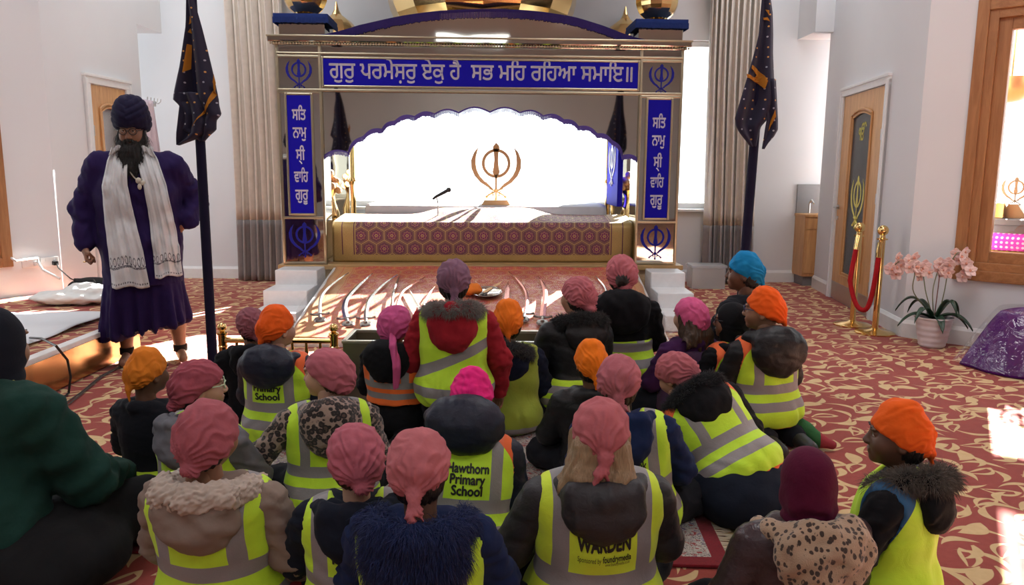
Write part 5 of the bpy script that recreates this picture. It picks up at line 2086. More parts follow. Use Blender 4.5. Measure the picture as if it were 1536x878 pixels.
def strands_on(V, N, sel, n, length, mat, name, parent, matrix=None, seed=1, width=0.0009, droop=0.5, jitter=0.42):
    idx = np.nonzero(sel)[0]
    r = np.random.default_rng(seed)
    pick = r.choice(idx, n)
    P = V[pick] + r.normal(size=(n, 3)) * 0.004
    FV, FF = fur_mesh(P, N[pick], length, n, width, droop, seed, jitter)
    o = link_mesh(name, np_mesh(name, FV, FF), mat, parent, smooth=False)
    if matrix is not None: o.matrix_local = matrix
    return o


def scarf_geo(style, seed):
    """head covering in head space"""
    h = 0.0048
    f = Field((-0.15, -0.20, -0.26), (0.15, 0.15, 0.19), h)
    if style in ('bandana', 'bonnet', 'patka', 'loose'):
        big = {'bandana': 0.010, 'bonnet': 0.015, 'patka': 0.012, 'loose': 0.013}[style]
        f.ell((0, -0.008, 0.024), (0.079 + big, 0.093 + big, 0.082 + big), 0.02)
        if style == 'bandana':
            f.ell((0, -0.055, -0.005), (0.070, 0.060, 0.062), 0.05)
            f.cut((0, 0.50, -1.0), 0.010, 0.01)
            f.ell((0.008, -0.118, -0.045), (0.024, 0.018, 0.02), 0.015)
            r = np.random.default_rng(seed)
            dx = r.uniform(-0.02, 0.03)
            f.chain([(0.006, -0.122, -0.05), (dx, -0.135, -0.09), (dx * 1.6, -0.13, -0.15 - r.uniform(0, 0.03))], [0.012, 0.014, 0.008], 0.008)
            f.chain([(0.012, -0.122, -0.05), (dx + 0.02, -0.13, -0.08), (dx + 0.03, -0.125, -0.11)], [0.011, 0.013, 0.006], 0.008)
        elif style == 'patka':
            f.ell((0, -0.01, 0.105), (0.045, 0.05, 0.030), 0.06)
            f.ell((0, -0.07, -0.01), (0.062, 0.05, 0.06), 0.05)
            f.cut((0, 0.60, -1.0), 0.014, 0.01)
            f.ell((0.0, -0.112, -0.05), (0.02, 0.014, 0.02), 0.015)
            f.cap((0.0, -0.118, -0.055), (0.006, -0.12, -0.115), 0.012, 0.008, 0.01)
        elif style == 'bonnet':
            f.ell((0.01, -0.055, -0.02), (0.082, 0.07, 0.07), 0.05)
            f.cut((0, 0.60, -1.0), 0.020, 0.01)
            f.ell((0.02, -0.115, -0.07), (0.035, 0.025, 0.022), 0.02)
        else:
            f.ell((0.0, -0.06, -0.03), (0.085, 0.07, 0.085), 0.06)
            f.cut((0, 0.80, -1.0), 0.030, 0.012)
    else:   # hijab
        f.ell((0, -0.008, 0.022), (0.087, 0.104, 0.100), 0.02)
        f.ell((0, -0.02, -0.06), (0.082, 0.088, 0.09), 0.06)
        f.cap((0, -0.02, -0.10), (0, -0.03, -0.20), 0.078, 0.105, 0.06)
        f.ell((0, 0.115, -0.012), (0.056, 0.06, 0.078), 0.015, 'sub')
    V, F = f.mesh(1)
    N = vnormals(V, F)
    if style in ('bandana', 'bonnet', 'patka', 'loose'):
        q = np.array([0.0, -0.12, -0.05]) if style != 'loose' else np.array([0.03, -0.1, -0.08])
        d = V - q
        phi = np.arctan2(d[:, 0], d[:, 2] + 0.2 * d[:, 1])
        dist = np.linalg.norm(d, axis=1)
        w = wob(V, 0.09, seed)
        ridge = np.sin(phi * (11 if style != 'loose' else 7) + 2.2 * w + seed)
        fall = np.clip(dist / 0.05, 0, 1) * np.clip(1.25 - dist / 0.24, 0.12, 1)
        amp = {'bandana': 0.0052, 'bonnet': 0.0066, 'patka': 0.0042, 'loose': 0.0052}[style]
        V = V + N * ((amp * (1 - np.abs(ridge)) * 1.5 - amp) * fall + 0.0032 * wob(V, 0.05, seed + 7) + 0.003 * wob(V, 0.11, seed + 9))[:, None]
    else:
        w = wob(V, 0.12, seed)
        V = V + N * (0.0045 * np.sin(V[:, 2] * 70 + 3 * w + V[:, 0] * 20) * np.clip((-V[:, 2] + 0.0) / 0.08, 0.1, 1) + 0.002 * w)[:, None]
    return V, F


def glasses(parent, Hm, color):
    g = plain('spectacle_frame', color, 0.35)
    mb = MB()
    for s in (-1, 1):
        c = Vector((s * 0.031, 0.101, 0.008))
        mb.tube([c + Vector((0.024 * math.cos(a), -0.006 * abs(math.cos(a)) * (1 if s * math.cos(a) > 0 else 0), 0.018 * math.sin(a))) for a in np.linspace(0, 2 * PI, 20)[:-1]], 0.0024, 6, True)
        mb.tube([(s * 0.055, 0.096, 0.012), (s * 0.076, 0.07, 0.012), (s * 0.082, 0.0, 0.008), (s * 0.080, -0.02, -0.006)], 0.0024, 6)
    mb.tube([(-0.008, 0.103, 0.012), (0.0, 0.106, 0.014), (0.008, 0.103, 0.012)], 0.0024, 6)
    o = mb.build('glasses', g, parent); o.matrix_local = Hm
    for s in (-1, 1):
        l_ = MB().sphere((0, 0, 0), (0.022, 0.0012, 0.0165), 14).build('lens', LENS, o)
        l_.location = (s * 0.031, 0.099, 0.008)
    return o


def face_bits(parent, Hm, brow=HAIR_BLACK):
    for s in (-1, 1):
        e = MB().sphere((0, 0, 0), 0.0118, 14).build('eye', EYE, parent)
        e.matrix_local = Hm @ Matrix.Translation((s * 0.029, 0.0775, 0.011))
        b_ = MB().tube([(s * 0.014, 0.0925, 0.030), (s * 0.030, 0.0935, 0.0345), (s * 0.046, 0.083, 0.030)], [0.0022, 0.003, 0.0015], 6).build('eyebrow', hair_mat(brow), parent)
        b_.matrix_local = Hm
    lp = Field((-0.03, 0.06, -0.08), (0.03, 0.11, -0.04), 0.003)
    lp.ell((0, 0.0905, -0.0525), (0.0195, 0.009, 0.0055), 0.004); lp.ell((0, 0.0880, -0.0630), (0.017, 0.009, 0.0058), 0.004)
    o = soft('lips', lp, plain('lip', (0.26, 0.09, 0.08), 0.45), parent); o.matrix_local = Hm


DEF_ARMS = (((-0.205, 0.07, 0.25), (-0.10, 0.20, 0.17)), ((0.205, 0.07, 0.25), (0.10, 0.20, 0.17)))


def child(u, v, z, label, yaw=0.0, lean=(0.0, 0.0), head=(0.0, 0.0, 0.0), pose='cross', skin=SKIN_L, scarf=None, scarf_style='bandana',
          hair=None, hair_c=HAIR_BLACK, coat=(0.012, 0.014, 0.022), coat_mat=None, hood=None, hood_mat=None, hood_c=None, vest=None, vlo=0.04, vhi=0.54,
          arms=None, broad=1.0, puff=False, fur=None, glasses_c=None, trousers=(0.012, 0.013, 0.018), text=(), lift=0.0, sc=None, wide_hood=1.0,
          twist=0.0, extra=None, head_off=(0, 0, 0), hood_drop=0.0, wrinkle=1.0, group='children seated on the carpet', fur_len=0.032, fur_n=9000, hood_tilt=0.0, hsc=0.93, hood_lift=(0, 0, 0)):
    """z: height of the middle of the head; yaw 0 faces the canopy, positive turns left; lean (forward, sideways) in degrees"""
    seed = int(u * 7 + v * 3)
    pz = {'cross': 0.11, 'kneel': 0.17, 'up': 0.34}[pose] + lift
    arms = arms or DEF_ARMS
    T = (Matrix.Translation((0, 0, pz)) @ Matrix.Rotation(math.radians(lean[1]), 4, 'Y') @ Matrix.Rotation(math.radians(-lean[0]), 4, 'X')
         @ Matrix.Rotation(math.radians(twist), 4, 'Z') @ Matrix.Translation((0, 0, -0.11)))
    hc = T @ Vector((0, 0.012, 0.635)) + Vector(head_off)
    z = z * 0.92
    s = z / hc.z
    P = at_z(u, v, z)
    yr = math.radians(yaw)
    off = Matrix.Rotation(yr, 3, 'Z') @ (Vector((hc.x, hc.y, 0)) * s)
    Hm = (Matrix.Translation(hc) @ Matrix.Rotation(math.radians(head[0]), 4, 'Z') @ Matrix.Rotation(math.radians(-head[1]), 4, 'X')
          @ Matrix.Rotation(math.radians(head[2]), 4, 'Y') @ Matrix.Scale(hsc, 4))
    # --- continuous body
    bf = Field((-0.52, -0.55, -0.02), (0.52, 0.62, 1.05 + lift), 0.011)
    tv = lambda p: tuple(T @ Vector(p))
    bf.cap(tv((0, -0.005, 0.12)), tv((0, 0, 0.28)), 0.10, 0.095, 0.05)
    bf.cap(tv((0, 0, 0.28)), tv((0, 0, 0.40)), 0.095, 0.09, 0.05)
    bf.cap(tv((-0.11, 0, 0.43)), tv((0.11, 0, 0.43)), 0.042, None, 0.04)
    bf.cap(tv((0, -0.005, 0.44)), tuple(hc + Vector((0, -0.02, -0.08))), 0.042, 0.042, 0.03)
    hands = []
    for (e, hd_), sd in zip(arms, (-1, 1)):
        bf.chain([tv((sd * SHO[0], 0, 0.43)), tv(e), tv(hd_)], [0.04, 0.033, 0.025], 0.02)
        d = Vector(tv(hd_)) - Vector(tv(e))
        hands.append(place_hand(HAND_RELAX, Vector(tv(hd_)), d, Vector((sd * 0.3, 0.2, 1)), 0.78, left=sd < 0))
    # legs
    for sd in (-1, 1):
        if pose == 'cross':
            leg = [(sd * 0.085, 0.02, pz), (sd * 0.22, 0.19, 0.10), (-sd * 0.04, 0.27 + 0.03 * sd, 0.062)]
            foot = (-sd * 0.13, 0.27 + 0.03 * sd, 0.045)
        else:
            y0 = 0.24 if pose == 'kneel' else 0.14
            leg = [(sd * 0.08, 0.0, pz), (sd * 0.10, y0, 0.075), (sd * 0.085, -0.15, 0.06)]
            foot = (sd * 0.085, -0.24, 0.045)
        bf.chain(leg, [0.075, 0.055, 0.04], 0.03)
        bf.cap(leg[2], foot, 0.034, 0.028, 0.02)
        if sd < 0: legs = [(leg, foot)]
        else: legs.append((leg, foot))
    V, F = bf.mesh(1)
    me = body_mesh([(V, F), (xf(HEAD_V, Hm), HEAD_F)] + hands)
    root = link_mesh('person', me, skin, None)
    root.location = (P.x - off.x, P.y - off.y, 0)
    root.rotation_euler = (0, 0, yr)
    root.scale = (s, s, s)
    tag(root, label, 'person', group)
    face_bits(root, Hm, HAIR_BLACK if hair_c != HAIR_BLOND else HAIR_BROWN)
    # --- trousers and shoes
    tf = Field((-0.52, -0.50, -0.01), (0.52, 0.50, 0.55 + lift), 0.014)
    tf.ell((0, -0.01, pz), (0.145, 0.125, 0.10), 0.05)
    for leg, foot in legs:
        tf.chain([Vector(leg[0]), leg[1], leg[2]], [0.092, 0.074, 0.056], 0.04)
    tf.cut((0, 0, -1), -0.002)
    soft('trousers', tf, cloth(trousers, 0.9, 0.3, 50), root, lambda V, N: 0.006 * wob(V, 0.09, seed) + 0.004 * wob(V, 0.05, seed + 1))
    for leg, foot in legs:
        sf = Field(np.minimum(leg[2], foot) - np.array([.07, .07, .06]), np.maximum(leg[2], foot) + np.array([.07, .07, .06]), 0.008)
        a, b_ = Vector(leg[2]), Vector(foot)
        d = (b_ - a).normalized()
        sf.cap(tuple(a + d * 0.02), tuple(b_ + d * 0.03), 0.042, 0.038, 0.02)
        sf.cut((0, 0, -1), -0.004)
        soft('shoe', sf, plain('dark_shoe', (0.015, 0.015, 0.016), 0.5), root)
    # --- coat
    cm = coat_mat or (nylon(coat) if puff else cloth(coat, 0.9, 0.35, 45))
    cf = Field(LO_T, HI_T, 0.0105)
    rest_torso(cf, 0.014, arms, broad=broad)
    cf.chain([(-0.075, 0.04, 0.485), (-0.07, -0.05, 0.49), (0, -0.085, 0.495), (0.07, -0.05, 0.49), (0.075, 0.04, 0.485)], [0.026 if hood != 'fur' else 0.014] * 5, 0.025)
    cf.cut((0, 0.0, -1), -0.01, 0.02)

    def coat_disp(V, N):
        w = 0.0032 * wrinkle * wob(V, 0.13, seed + 2) + 0.0026 * wob(V * np.array([1.0, 1.0, 1.8]), 0.05, seed + 3)
        if puff:
            w = w * 0.6 + 0.0045 * np.abs(np.sin(V[:, 2] * PI / 0.075 + 0.5 * wob(V, 0.2, seed))) ** 0.5 - 0.002
        else:
            arm = np.clip((np.abs(V[:, 0]) - 0.14) / 0.05, 0, 1)
            w = w + arm * 0.004 * np.sin(V[:, 2] * 95 + V[:, 1] * 60 + 3 * wob(V, 0.1, seed + 5))
        return w
    soft('coat', cf, cm, root, coat_disp, matrix=T)
    # --- vest
    if vest is not None:
        vf = Field(LO_T, HI_T, 0.009)
        rest_torso(vf, 0.031, None, broad=broad, flare=0.022)
        for (e, hd_), sd in zip(arms, (-1, 1)):
            vf.cap((sd * (SHO[0] * broad + 0.028), SHO[1] + 0.01, SHO[2] - 0.01), e, 0.068, 0.066, 0.006, 'sub')
            vf.cap((sd * (SHO[0] * broad + 0.07), SHO[1] + 0.01, SHO[2] + 0.03), e, 0.068, 0.06, 0.006, 'sub')
        vf.cut((0, 0, 1), vhi, 0.006).cut((0, 0, -1), -vlo, 0.006)
        vf.ell((0, 0.02, 0.53), (0.072, 0.09, 0.085), 0.01, 'sub')
        vd = lambda V, N: 0.005 * wob(V, 0.13, seed + 11) + 0.0045 * np.sin(V[:, 0] * 55 + 4 * wob(V, 0.2, seed + 12)) * np.clip((0.24 - V[:, 2]) / 0.2, 0, 1)
        vo = soft('high_visibility_vest', vf, vest, root, vd, matrix=T)
        if text:
            me = vo.data
            n_ = len(me.vertices)
            co = np.empty(n_ * 3, np.float32); me.vertices.foreach_get('co', co)
            vs = [tuple(c) for c in co.reshape(-1, 3)]
            tree = BVHTree.FromPolygons([Vector(c) for c in vs], [tuple(p.vertices) for p in me.polygons])
            for body, size, tx, tz, bold, fit in text:
                tm = text_mesh(body, size, bold, 0.0, shear=0.0)
                bmt = bmesh.new(); bmt.from_mesh(tm)
                bmesh.ops.triangulate(bmt, faces=bmt.faces[:])
                for _ in range(2):
                    long_e = [e for e in bmt.edges if e.calc_length() > 0.012]
                    if long_e:
                        bmesh.ops.subdivide_edges(bmt, edges=long_e, cuts=1)
                        bmesh.ops.triangulate(bmt, faces=[f for f in bmt.faces if len(f.verts) > 3])
                xs = [v_.co.x for v_ in bmt.verts]
                k = fit / max(1e-6, max(xs) - min(xs)) if fit else 1.0
                mid = (max(xs) + min(xs)) / 2
                for v_ in bmt.verts:
                    x_, z_ = (v_.co.x - mid) * k + tx, v_.co.z + tz
                    h = tree.ray_cast(Vector((x_, -1, z_)), Vector((0, 1, 0)))
                    y_ = h[0].y if h[0] is not None else -0.13
                    v_.co = Vector((x_, y_ - 0.0035, z_))
                nm = bpy.data.meshes.new('lettering'); bmt.to_mesh(nm); bmt.free()
                lo_ = link_mesh('lettering', nm, plain('black_print', (0.012, 0.012, 0.012), 0.6), vo, False)
                tag(lo_, None, None, None, None)
    # --- hood
    hm = hood_mat or (cloth(hood_c, 0.9, 0.3, 45) if hood_c else cm)
    rim_pts = [(-0.108, 0.05, 0.465), (-0.11, -0.035, 0.490), (-0.077, -0.105, 0.508), (0, -0.132, 0.514), (0.077, -0.105, 0.508), (0.11, -0.035, 0.490), (0.108, 0.05, 0.465)]
    if hood in ('down', 'fur', 'big', 'fleece'):
        ws = wide_hood
        hf = Field((-0.30, -0.36, 0.06), (0.30, 0.2, 0.72), 0.0095)
        dz = hood_drop - 0.02
        hf.ell((0, -0.115, 0.440 - dz * .4), (0.122 * ws, 0.050, 0.090 + dz * .5), 0.04)
        hf.ell((0, -0.128, 0.380 - dz), (0.082 * ws, 0.042, 0.065), 0.06)
        if hood == 'big':
            hf.ell((0, -0.125, 0.49), (0.120 * ws, 0.072, 0.085), 0.05)
            hf.ell((0, -0.132, 0.44 - dz * .5), (0.122 * ws, 0.066, 0.095), 0.05)
        rp_ = [(x * ws, y, z_) for x, y, z_ in rim_pts]
        hf.chain(rp_, [0.022, 0.027, 0.030, 0.032, 0.030, 0.027, 0.022], 0.03)
        hf.ell((0, -0.03, 0.575), (0.088 * min(ws, 1.1), 0.085, 0.115), 0.02, 'sub')

        def hood_disp(V, N):
            w = (0.006 if hood_mat is None else 0.011) * wob(V, 0.10, seed + 21) + 0.003 * wob(V, 0.045, seed + 22)
            if puff and hood_mat is None:
                w = w * 0.7 + 0.004 * np.abs(np.sin((V[:, 2] + 1.2 * V[:, 0] ** 2) * PI / 0.062 + 0.8)) ** 0.5 + 0.003 * np.abs(np.cos(V[:, 0] * 24)) ** 0.5 - 0.003
            if hood == 'fur' and fur and fur[2] == 'all':
                w = w + 0.004 * wob(V, 0.03, seed)
            return w
        V, F = hf.mesh(1)
        N = vnormals(V, F)
        V = V + N * hood_disp(V, N)[:, None]
        HT = T @ Matrix.Translation(hood_lift) @ Matrix.Translation((0, -0.1, 0.45)) @ Matrix.Rotation(math.radians(hood_tilt), 4, 'Y') @ Matrix.Translation((0, 0.1, -0.45))
        ho = link_mesh('hood', np_mesh('hood', V, F), hm, root)
        ho.matrix_local = HT
        if fur:
            c1, c2, where = fur
            N = vnormals(V, F)
            if where == 'all':
                sel = V[:, 1] < 0.12
            else:
                d = np.full(len(V), 9.0)
                for a, b_ in zip(rp_[:-1], rp_[1:]):
                    a, b_ = np.array(a), np.array(b_)
                    ab = b_ - a
                    t = np.clip(((V - a) @ ab) / (ab @ ab), 0, 1)
                    d = np.minimum(d, np.linalg.norm(V - a - t[:, None] * ab, axis=1))
                sel = d < 0.043
            if hood == 'fleece':
                ff = Field((-0.3, -0.30, 0.36), (0.3, 0.16, 0.66), 0.0042)
                ff.chain(rp_, [0.030, 0.036, 0.040, 0.042, 0.040, 0.036, 0.030], 0.03)
                ff.ell((0, -0.03, 0.585), (0.082 * min(ws, 1.1), 0.085, 0.105), 0.01, 'sub')
                o = soft('fleece_trim', ff, fur_mat(c1, c2), ho, lambda V, N: 0.0055 * np.clip(wob(V, 0.017, seed, 9), -0.8, 1.2) + 0.004 * wob(V, 0.034, seed + 1))
            else:
                strands_on(V, N, sel, fur_n, fur_len, fur_mat(c1, c2), 'fur_trim', ho, seed=seed, droop=1.1 if where == 'all' else 0.5, jitter=0.3 if where == 'all' else 0.42)
    # --- head covering and hair
    if scarf is not None:
        V, F = scarf_geo(scarf_style, seed)
        name = {'bandana': 'headscarf', 'bonnet': 'headscarf', 'loose': 'headscarf', 'patka': 'patka', 'hijab': 'hijab'}[scarf_style]
        o = link_mesh(name, np_mesh(name, V, F), cloth(scarf, 0.85, 0.25, 90, 0.16), root)
        o.matrix_local = Hm
    if hair:
        hf = Field((-0.13, -0.17, -0.36), (0.13, 0.12, 0.14), 0.0055)
        hf.ell((0, -0.010, 0.016), (0.0765, 0.0905, 0.080), 0.02)
        hf.ell((0, -0.040, -0.035), (0.071, 0.06, 0.065), 0.04)
        if hair == 'long':
            for x in (-0.055, -0.02, 0.02, 0.055):
                hf.chain([(x, -0.065, -0.03), (x * 1.2, -0.085, -0.12), (x * 1.35, -0.10, -0.20 - 0.03 * math.cos(x * 60))], [0.035, 0.030, 0.012], 0.03)
            for x in (-0.07, 0.07):
                hf.chain([(x, -0.05, -0.08), (x * 1.5, -0.06, -0.16), (x * 2.0, -0.045, -0.215)], [0.03, 0.026, 0.012], 0.03)
            for x in (-0.075, 0.075):
                hf.chain([(x, 0.0, 0.0), (x * 1.05, -0.01, -0.10), (x * 1.25, -0.03, -0.18)], [0.022, 0.02, 0.01], 0.02)
        if hair == 'bun':
            hf.ell((0, -0.105, -0.02), (0.045, 0.035, 0.045), 0.02)
        hf.cut((0, 1, 0.55 if hair != 'cap' else 0.75), 0.025 if hair != 'cap' else 0.012, 0.01)
        o = soft('hair', hf, hair_mat(hair_c), root, lambda V, N: 0.0025 * np.sin(np.arctan2(V[:, 0], -V[:, 1]) * 22 + 4 * wob(V, 0.1, seed)) + 0.0015 * wob(V, 0.03, seed), matrix=Hm)
    if glasses_c:
        glasses(root, Hm, glasses_c)
    if extra:
        extra(root, T, Hm)
    return root
# ------------------------------------------------------------------ the children, back rows first
PINK, ROSE, MAUVE, HOTPINK, BRIGHT = (0.42, 0.12, 0.14), (0.32, 0.07, 0.095), (0.20, 0.10, 0.15), (0.75, 0.02, 0.20), (0.52, 0.085, 0.23)
ORG, ORG2, ORG3 = (0.78, 0.17, 0.014), (0.68, 0.20, 0.02), (0.80, 0.11, 0.012)
NAVYC, BLACKC, BLUEC = (0.010, 0.013, 0.030), (0.008, 0.008, 0.010), (0.012, 0.022, 0.075)
EDGE_O = (0.85, 0.14, 0.03)
V_H = vest_mat('two band', LIME, EDGE_O, [(0.225, 0.275), (0.14, 0.185)], (0.085, 0.13, 0.25))
V_HN = vest_mat('two band plain edge', LIME, None, [(0.245, 0.297), (0.13, 0.175)], (0.086, 0.135, 0.26))
V_OR = vest_mat('orange', HIORANGE, None, [(0.295, 0.33), (0.235, 0.27)], (0.08, 0.12, 0.31))
V_DIAG = vest_mat('diagonal', LIME, None, [(0.085, 0.135)], None, (0.44, 0.245, 0.30))
V_OL = vest_mat('olive', OLIVE, None, [(0.035, 0.075)], None)
V_LOW = vest_mat('low', LIME, None, [(0.13, 0.17), (0.06, 0.10)], None)
V_W = vest_mat('warden', LIME2, None, [(0.205, 0.262)], (0.098, 0.145, 0.22))
V_BLUE = vest_mat('blue edge', LIME, (0.02, 0.10, 0.22), [], None, zlo=-0.06)
V_G = vest_mat('monitor', LIME, None, [(0.225, 0.275), (0.14, 0.185)], (0.088, 0.128, 0.25))

# far row, along the trough and the railing
child(1116, 410, 0.86, 'child in a blue patka sitting tall, face turned to the left', yaw=40, head=(30, 0, 0), pose='kneel', lift=0.06, skin=SKIN_D, scarf=(0.008, 0.19, 0.42),
      scarf_style='patka', hair='cap', coat=(0.012, 0.012, 0.016), hood=None)
child(376, 488, 0.62, 'child in a dusty mauve headscarf behind an orange patka by the brass railing', yaw=18, head=(15, 0, 0), scarf=(0.25, 0.085, 0.105), scarf_style='bonnet', skin=SKIN_M,
      hair='cap', coat=BLACKC, hood='down')
child(932, 412, 0.86, 'child with a hair bun showing through a pink headscarf, in a big black coat', pose='kneel', lift=0.05, skin=SKIN_D, scarf=PINK, scarf_style='bonnet', hair='bun',
      coat=BLACKC, hood='big', hood_drop=0.01, wide_hood=1.15, broad=1.1, vest=V_H, vhi=0.28, yaw=-4)
child(1034, 474, 0.66, 'child with long brown hair under a pink scarf, in a purple top', yaw=25, head=(12, 5, 0), scarf=(0.60, 0.10, 0.24), scarf_style='loose', hair='long', hair_c=HAIR_BROWN, skin=SKIN_L,
      coat=(0.045, 0.012, 0.06), vest=vest_mat('tabard', (0.06, 0.02, 0.07), (0.62, 0.42, 0.05), [], None, er=0.085), vhi=0.45)
child(866, 445, 0.77, 'dark haired child in a twisted pink headscarf and black fur collared coat, leaning left', yaw=22, lean=(6, 5), head=(10, 6, 8), pose='kneel', lift=0.0, skin=SKIN_M,
      scarf=PINK, scarf_style='bonnet', hair='cap', coat=BLACKC, hood='fur', fur=((0.012, 0.011, 0.012), (0.035, 0.03, 0.03), 'rim'), vest=V_LOW, vhi=0.2, broad=1.05, puff=True)
child(681, 421, 0.94, 'kneeling child in a mauve tied head covering and red coat with grey fur collar', pose='up', scarf=MAUVE, scarf_style='bandana', hair='cap', skin=SKIN_M, coat=(0.30, 0.014, 0.024),
      hood='fur', fur=((0.16, 0.14, 0.13), (0.34, 0.31, 0.29), 'rim'), vest=V_DIAG, vlo=0.02, broad=0.98, fur_len=0.035, hood_drop=0.03,
      arms=(((-0.225, 0.03, 0.24), (-0.22, 0.10, 0.06)), ((0.225, 0.03, 0.24), (0.22, 0.10, 0.06))))


def long_tail(root, T, Hm):
    f = Field((-0.1, -0.36, -0.44), (0.24, 0.05, 0.05), 0.006)
    f.chain([(0.03, -0.11, -0.05), (0.085, -0.18, -0.11), (0.125, -0.215, -0.22), (0.115, -0.20, -0.34)], [0.018, 0.022, 0.026, 0.014], 0.01)
    o = soft('scarf_tail', f, cloth(BRIGHT, 0.85, 0.25, 90, 0.16), root, lambda V, N: 0.004 * np.sin(V[:, 0] * 190 + V[:, 1] * 90), matrix=Hm)


child(594, 486, 0.68, 'child in a bright pink scarf with a long tail, black coat and orange vest', yaw=-14, head=(-6, 4, 0), scarf=BRIGHT, scarf_style='loose', hair='cap', skin=SKIN_M,
      coat=BLACKC, hood='big', wide_hood=0.98, vest=V_OR, vlo=0.20, extra=long_tail, pose='kneel', trousers=(0.008, 0.008, 0.010), fur=((0.008, 0.008, 0.009), (0.02, 0.02, 0.02), 'rim'), fur_len=0.014)
child(762, 483, 0.66, 'child in a tied orange patka and dark fur trimmed coat at the trough', scarf=ORG, scarf_style='patka', skin=SKIN_D, hair='cap', coat=NAVYC, hood='fur', hood_tilt=14,
      fur=((0.03, 0.028, 0.028), (0.10, 0.09, 0.085), 'rim'), vest=V_OL, vlo=0.02, fur_len=0.035)
child(416, 493, 0.66, 'child in an orange patka and navy padded hood by the brass railing', yaw=-8, head=(-28, 0, 0), scarf=ORG3, scarf_style='patka', skin=SKIN_L, coat=NAVYC, puff=True,
      hood='big', hood_drop=-0.03, wide_hood=1.0, vest=V_H, broad=1.05, text=[('Primary', 0.05, 0, 0.338, 0.0018, 0.15), ('School', 0.05, 0, 0.293, 0.0018, 0.13)])
child(1097, 482, 0.64, 'child in a black hijab and glasses facing left', yaw=30, head=(40, 0, 0), scarf=(0.008, 0.008, 0.010), scarf_style='hijab', skin=SKIN_M, coat=BLACKC, hood='down', glasses_c=(0.02, 0.02, 0.025),
      vest=V_H)


def dark_skirt(root, T, Hm):
    f = Field((-0.42, -0.42, -0.02), (0.42, 0.40, 0.42), 0.012)
    f.ell((0, -0.03, 0.14), (0.235, 0.20, 0.17), 0.05).ell((0.02, -0.10, 0.10), (0.23, 0.17, 0.13), 0.06)
    f.cut((0, 0, -1), -0.004)
    soft('skirt', f, cloth((0.010, 0.014, 0.026), 0.9, 0.3, 50), root, lambda V, N: 0.006 * wob(V, 0.12, 5))


def sock(root, T, Hm):
    f = Field((0.0, -0.36, -0.02), (0.36, -0.04, 0.2), 0.007)
    f.chain([(0.12, -0.06, 0.12), (0.155, -0.13, 0.085), (0.19, -0.20, 0.05)], [0.042, 0.04, 0.034], 0.02)
    f.cap((0.19, -0.20, 0.045), (0.235, -0.24, 0.035), 0.032, 0.024, 0.02)
    f.cut((0, 0, -1), -0.006)
    m, b = new_mat('striped_sock')
    v, x, y, z = coords()
    t = x * 0.8 - y * 0.5
    c = mixc((t > 0.255) + (t < 0.135), (0.02, 0.11, 0.03), (0.30, 0.03, 0.04))
    finish(b, c, 0.9, 0, bumpn(noise(v, 150, 2), 0.3, 0.005))
    soft('sock', f, m, root)


child(1145, 466, 0.75, 'child in an orange patka and glasses with a green and red sock', yaw=16, head=(48, 0, 0), pose='kneel', scarf=ORG3, scarf_style='patka', skin=SKIN_M, coat=BLACKC, puff=True,
      hood='big', hood_drop=0.02, wide_hood=1.1, vest=V_H, glasses_c=(0.03, 0.03, 0.09), extra=sock, text=[('Show', 0.05, 0.05, 0.315, 0.001, 0.075)], hood_tilt=10, lean=(2, -3))

# middle rows
child(886, 545, 0.60, 'child in a plain orange patka almost hidden behind a pink headscarf', scarf=(0.85, 0.19, 0.012), scarf_style='patka', skin=SKIN_D, coat=BLACKC, puff=True, yaw=8, hair='cap')
child(1013, 562, 0.57, 'child in a frilled pink scarf bending far forward in a lime vest', yaw=20, lean=(38, -20), head=(18, 28, -10), pose='kneel', lift=0.03, scarf=PINK, scarf_style='bonnet', skin=SKIN_L, hair='cap',
      hair_c=HAIR_BROWN, coat=BLACKC, hood='fur', fur=((0.010, 0.011, 0.014), (0.03, 0.03, 0.035), 'rim'), vest=V_H, vlo=0.03, broad=1.15, trousers=(0.012, 0.015, 0.026), wide_hood=1.15, extra=dark_skirt)
child(490, 560, 0.645, 'child in a leopard print coat, face turned to the left', yaw=18, head=(62, 4, 0), scarf=(0.45, 0.125, 0.16), scarf_style='loose', skin=SKIN_L, hair='cap', hair_c=HAIR_BROWN,
      coat_mat=leopard((0.34, 0.24, 0.20), (0.020, 0.014, 0.014), (0.10, 0.06, 0.05), 44, 'brown'), hood='big', hood_drop=0.02, wide_hood=0.92, vest=V_G, broad=1.05,
      arms=(((-0.30, 0.02, 0.27), (-0.40, 0.18, 0.27)), ((0.215, 0.07, 0.25), (0.10, 0.20, 0.17))))
child(222, 560, 0.60, 'small child in a golden orange patka and black jacket at the far left', yaw=-18, head=(-10, 0, 0), scarf=ORG2, scarf_style='patka', skin=SKIN_D, coat=(0.012, 0.013, 0.018), vest=V_LOW, vlo=-0.01, vhi=0.19,
      arms=(((-0.21, 0.05, 0.25), (-0.12, 0.20, 0.17)), ((0.21, 0.05, 0.25), (0.12, 0.20, 0.17))))
child(928, 572, 0.67, 'child in a pleated pink headscarf and navy hood, vest printed the Week', yaw=-10, lean=(0, -7), scarf=(0.42, 0.125, 0.15), scarf_style='bandana', skin=SKIN_L, hair='cap', hair_c=HAIR_BROWN, coat=BLUEC, hood='down', hood_drop=0.0,
      wide_hood=0.95, vest=V_G, text=[('of the Week', 0.05, 0.0, 0.33, 0.001, 0.165), ('Monitor', 0.05, 0.01, 0.29, 0.001, 0.10)])
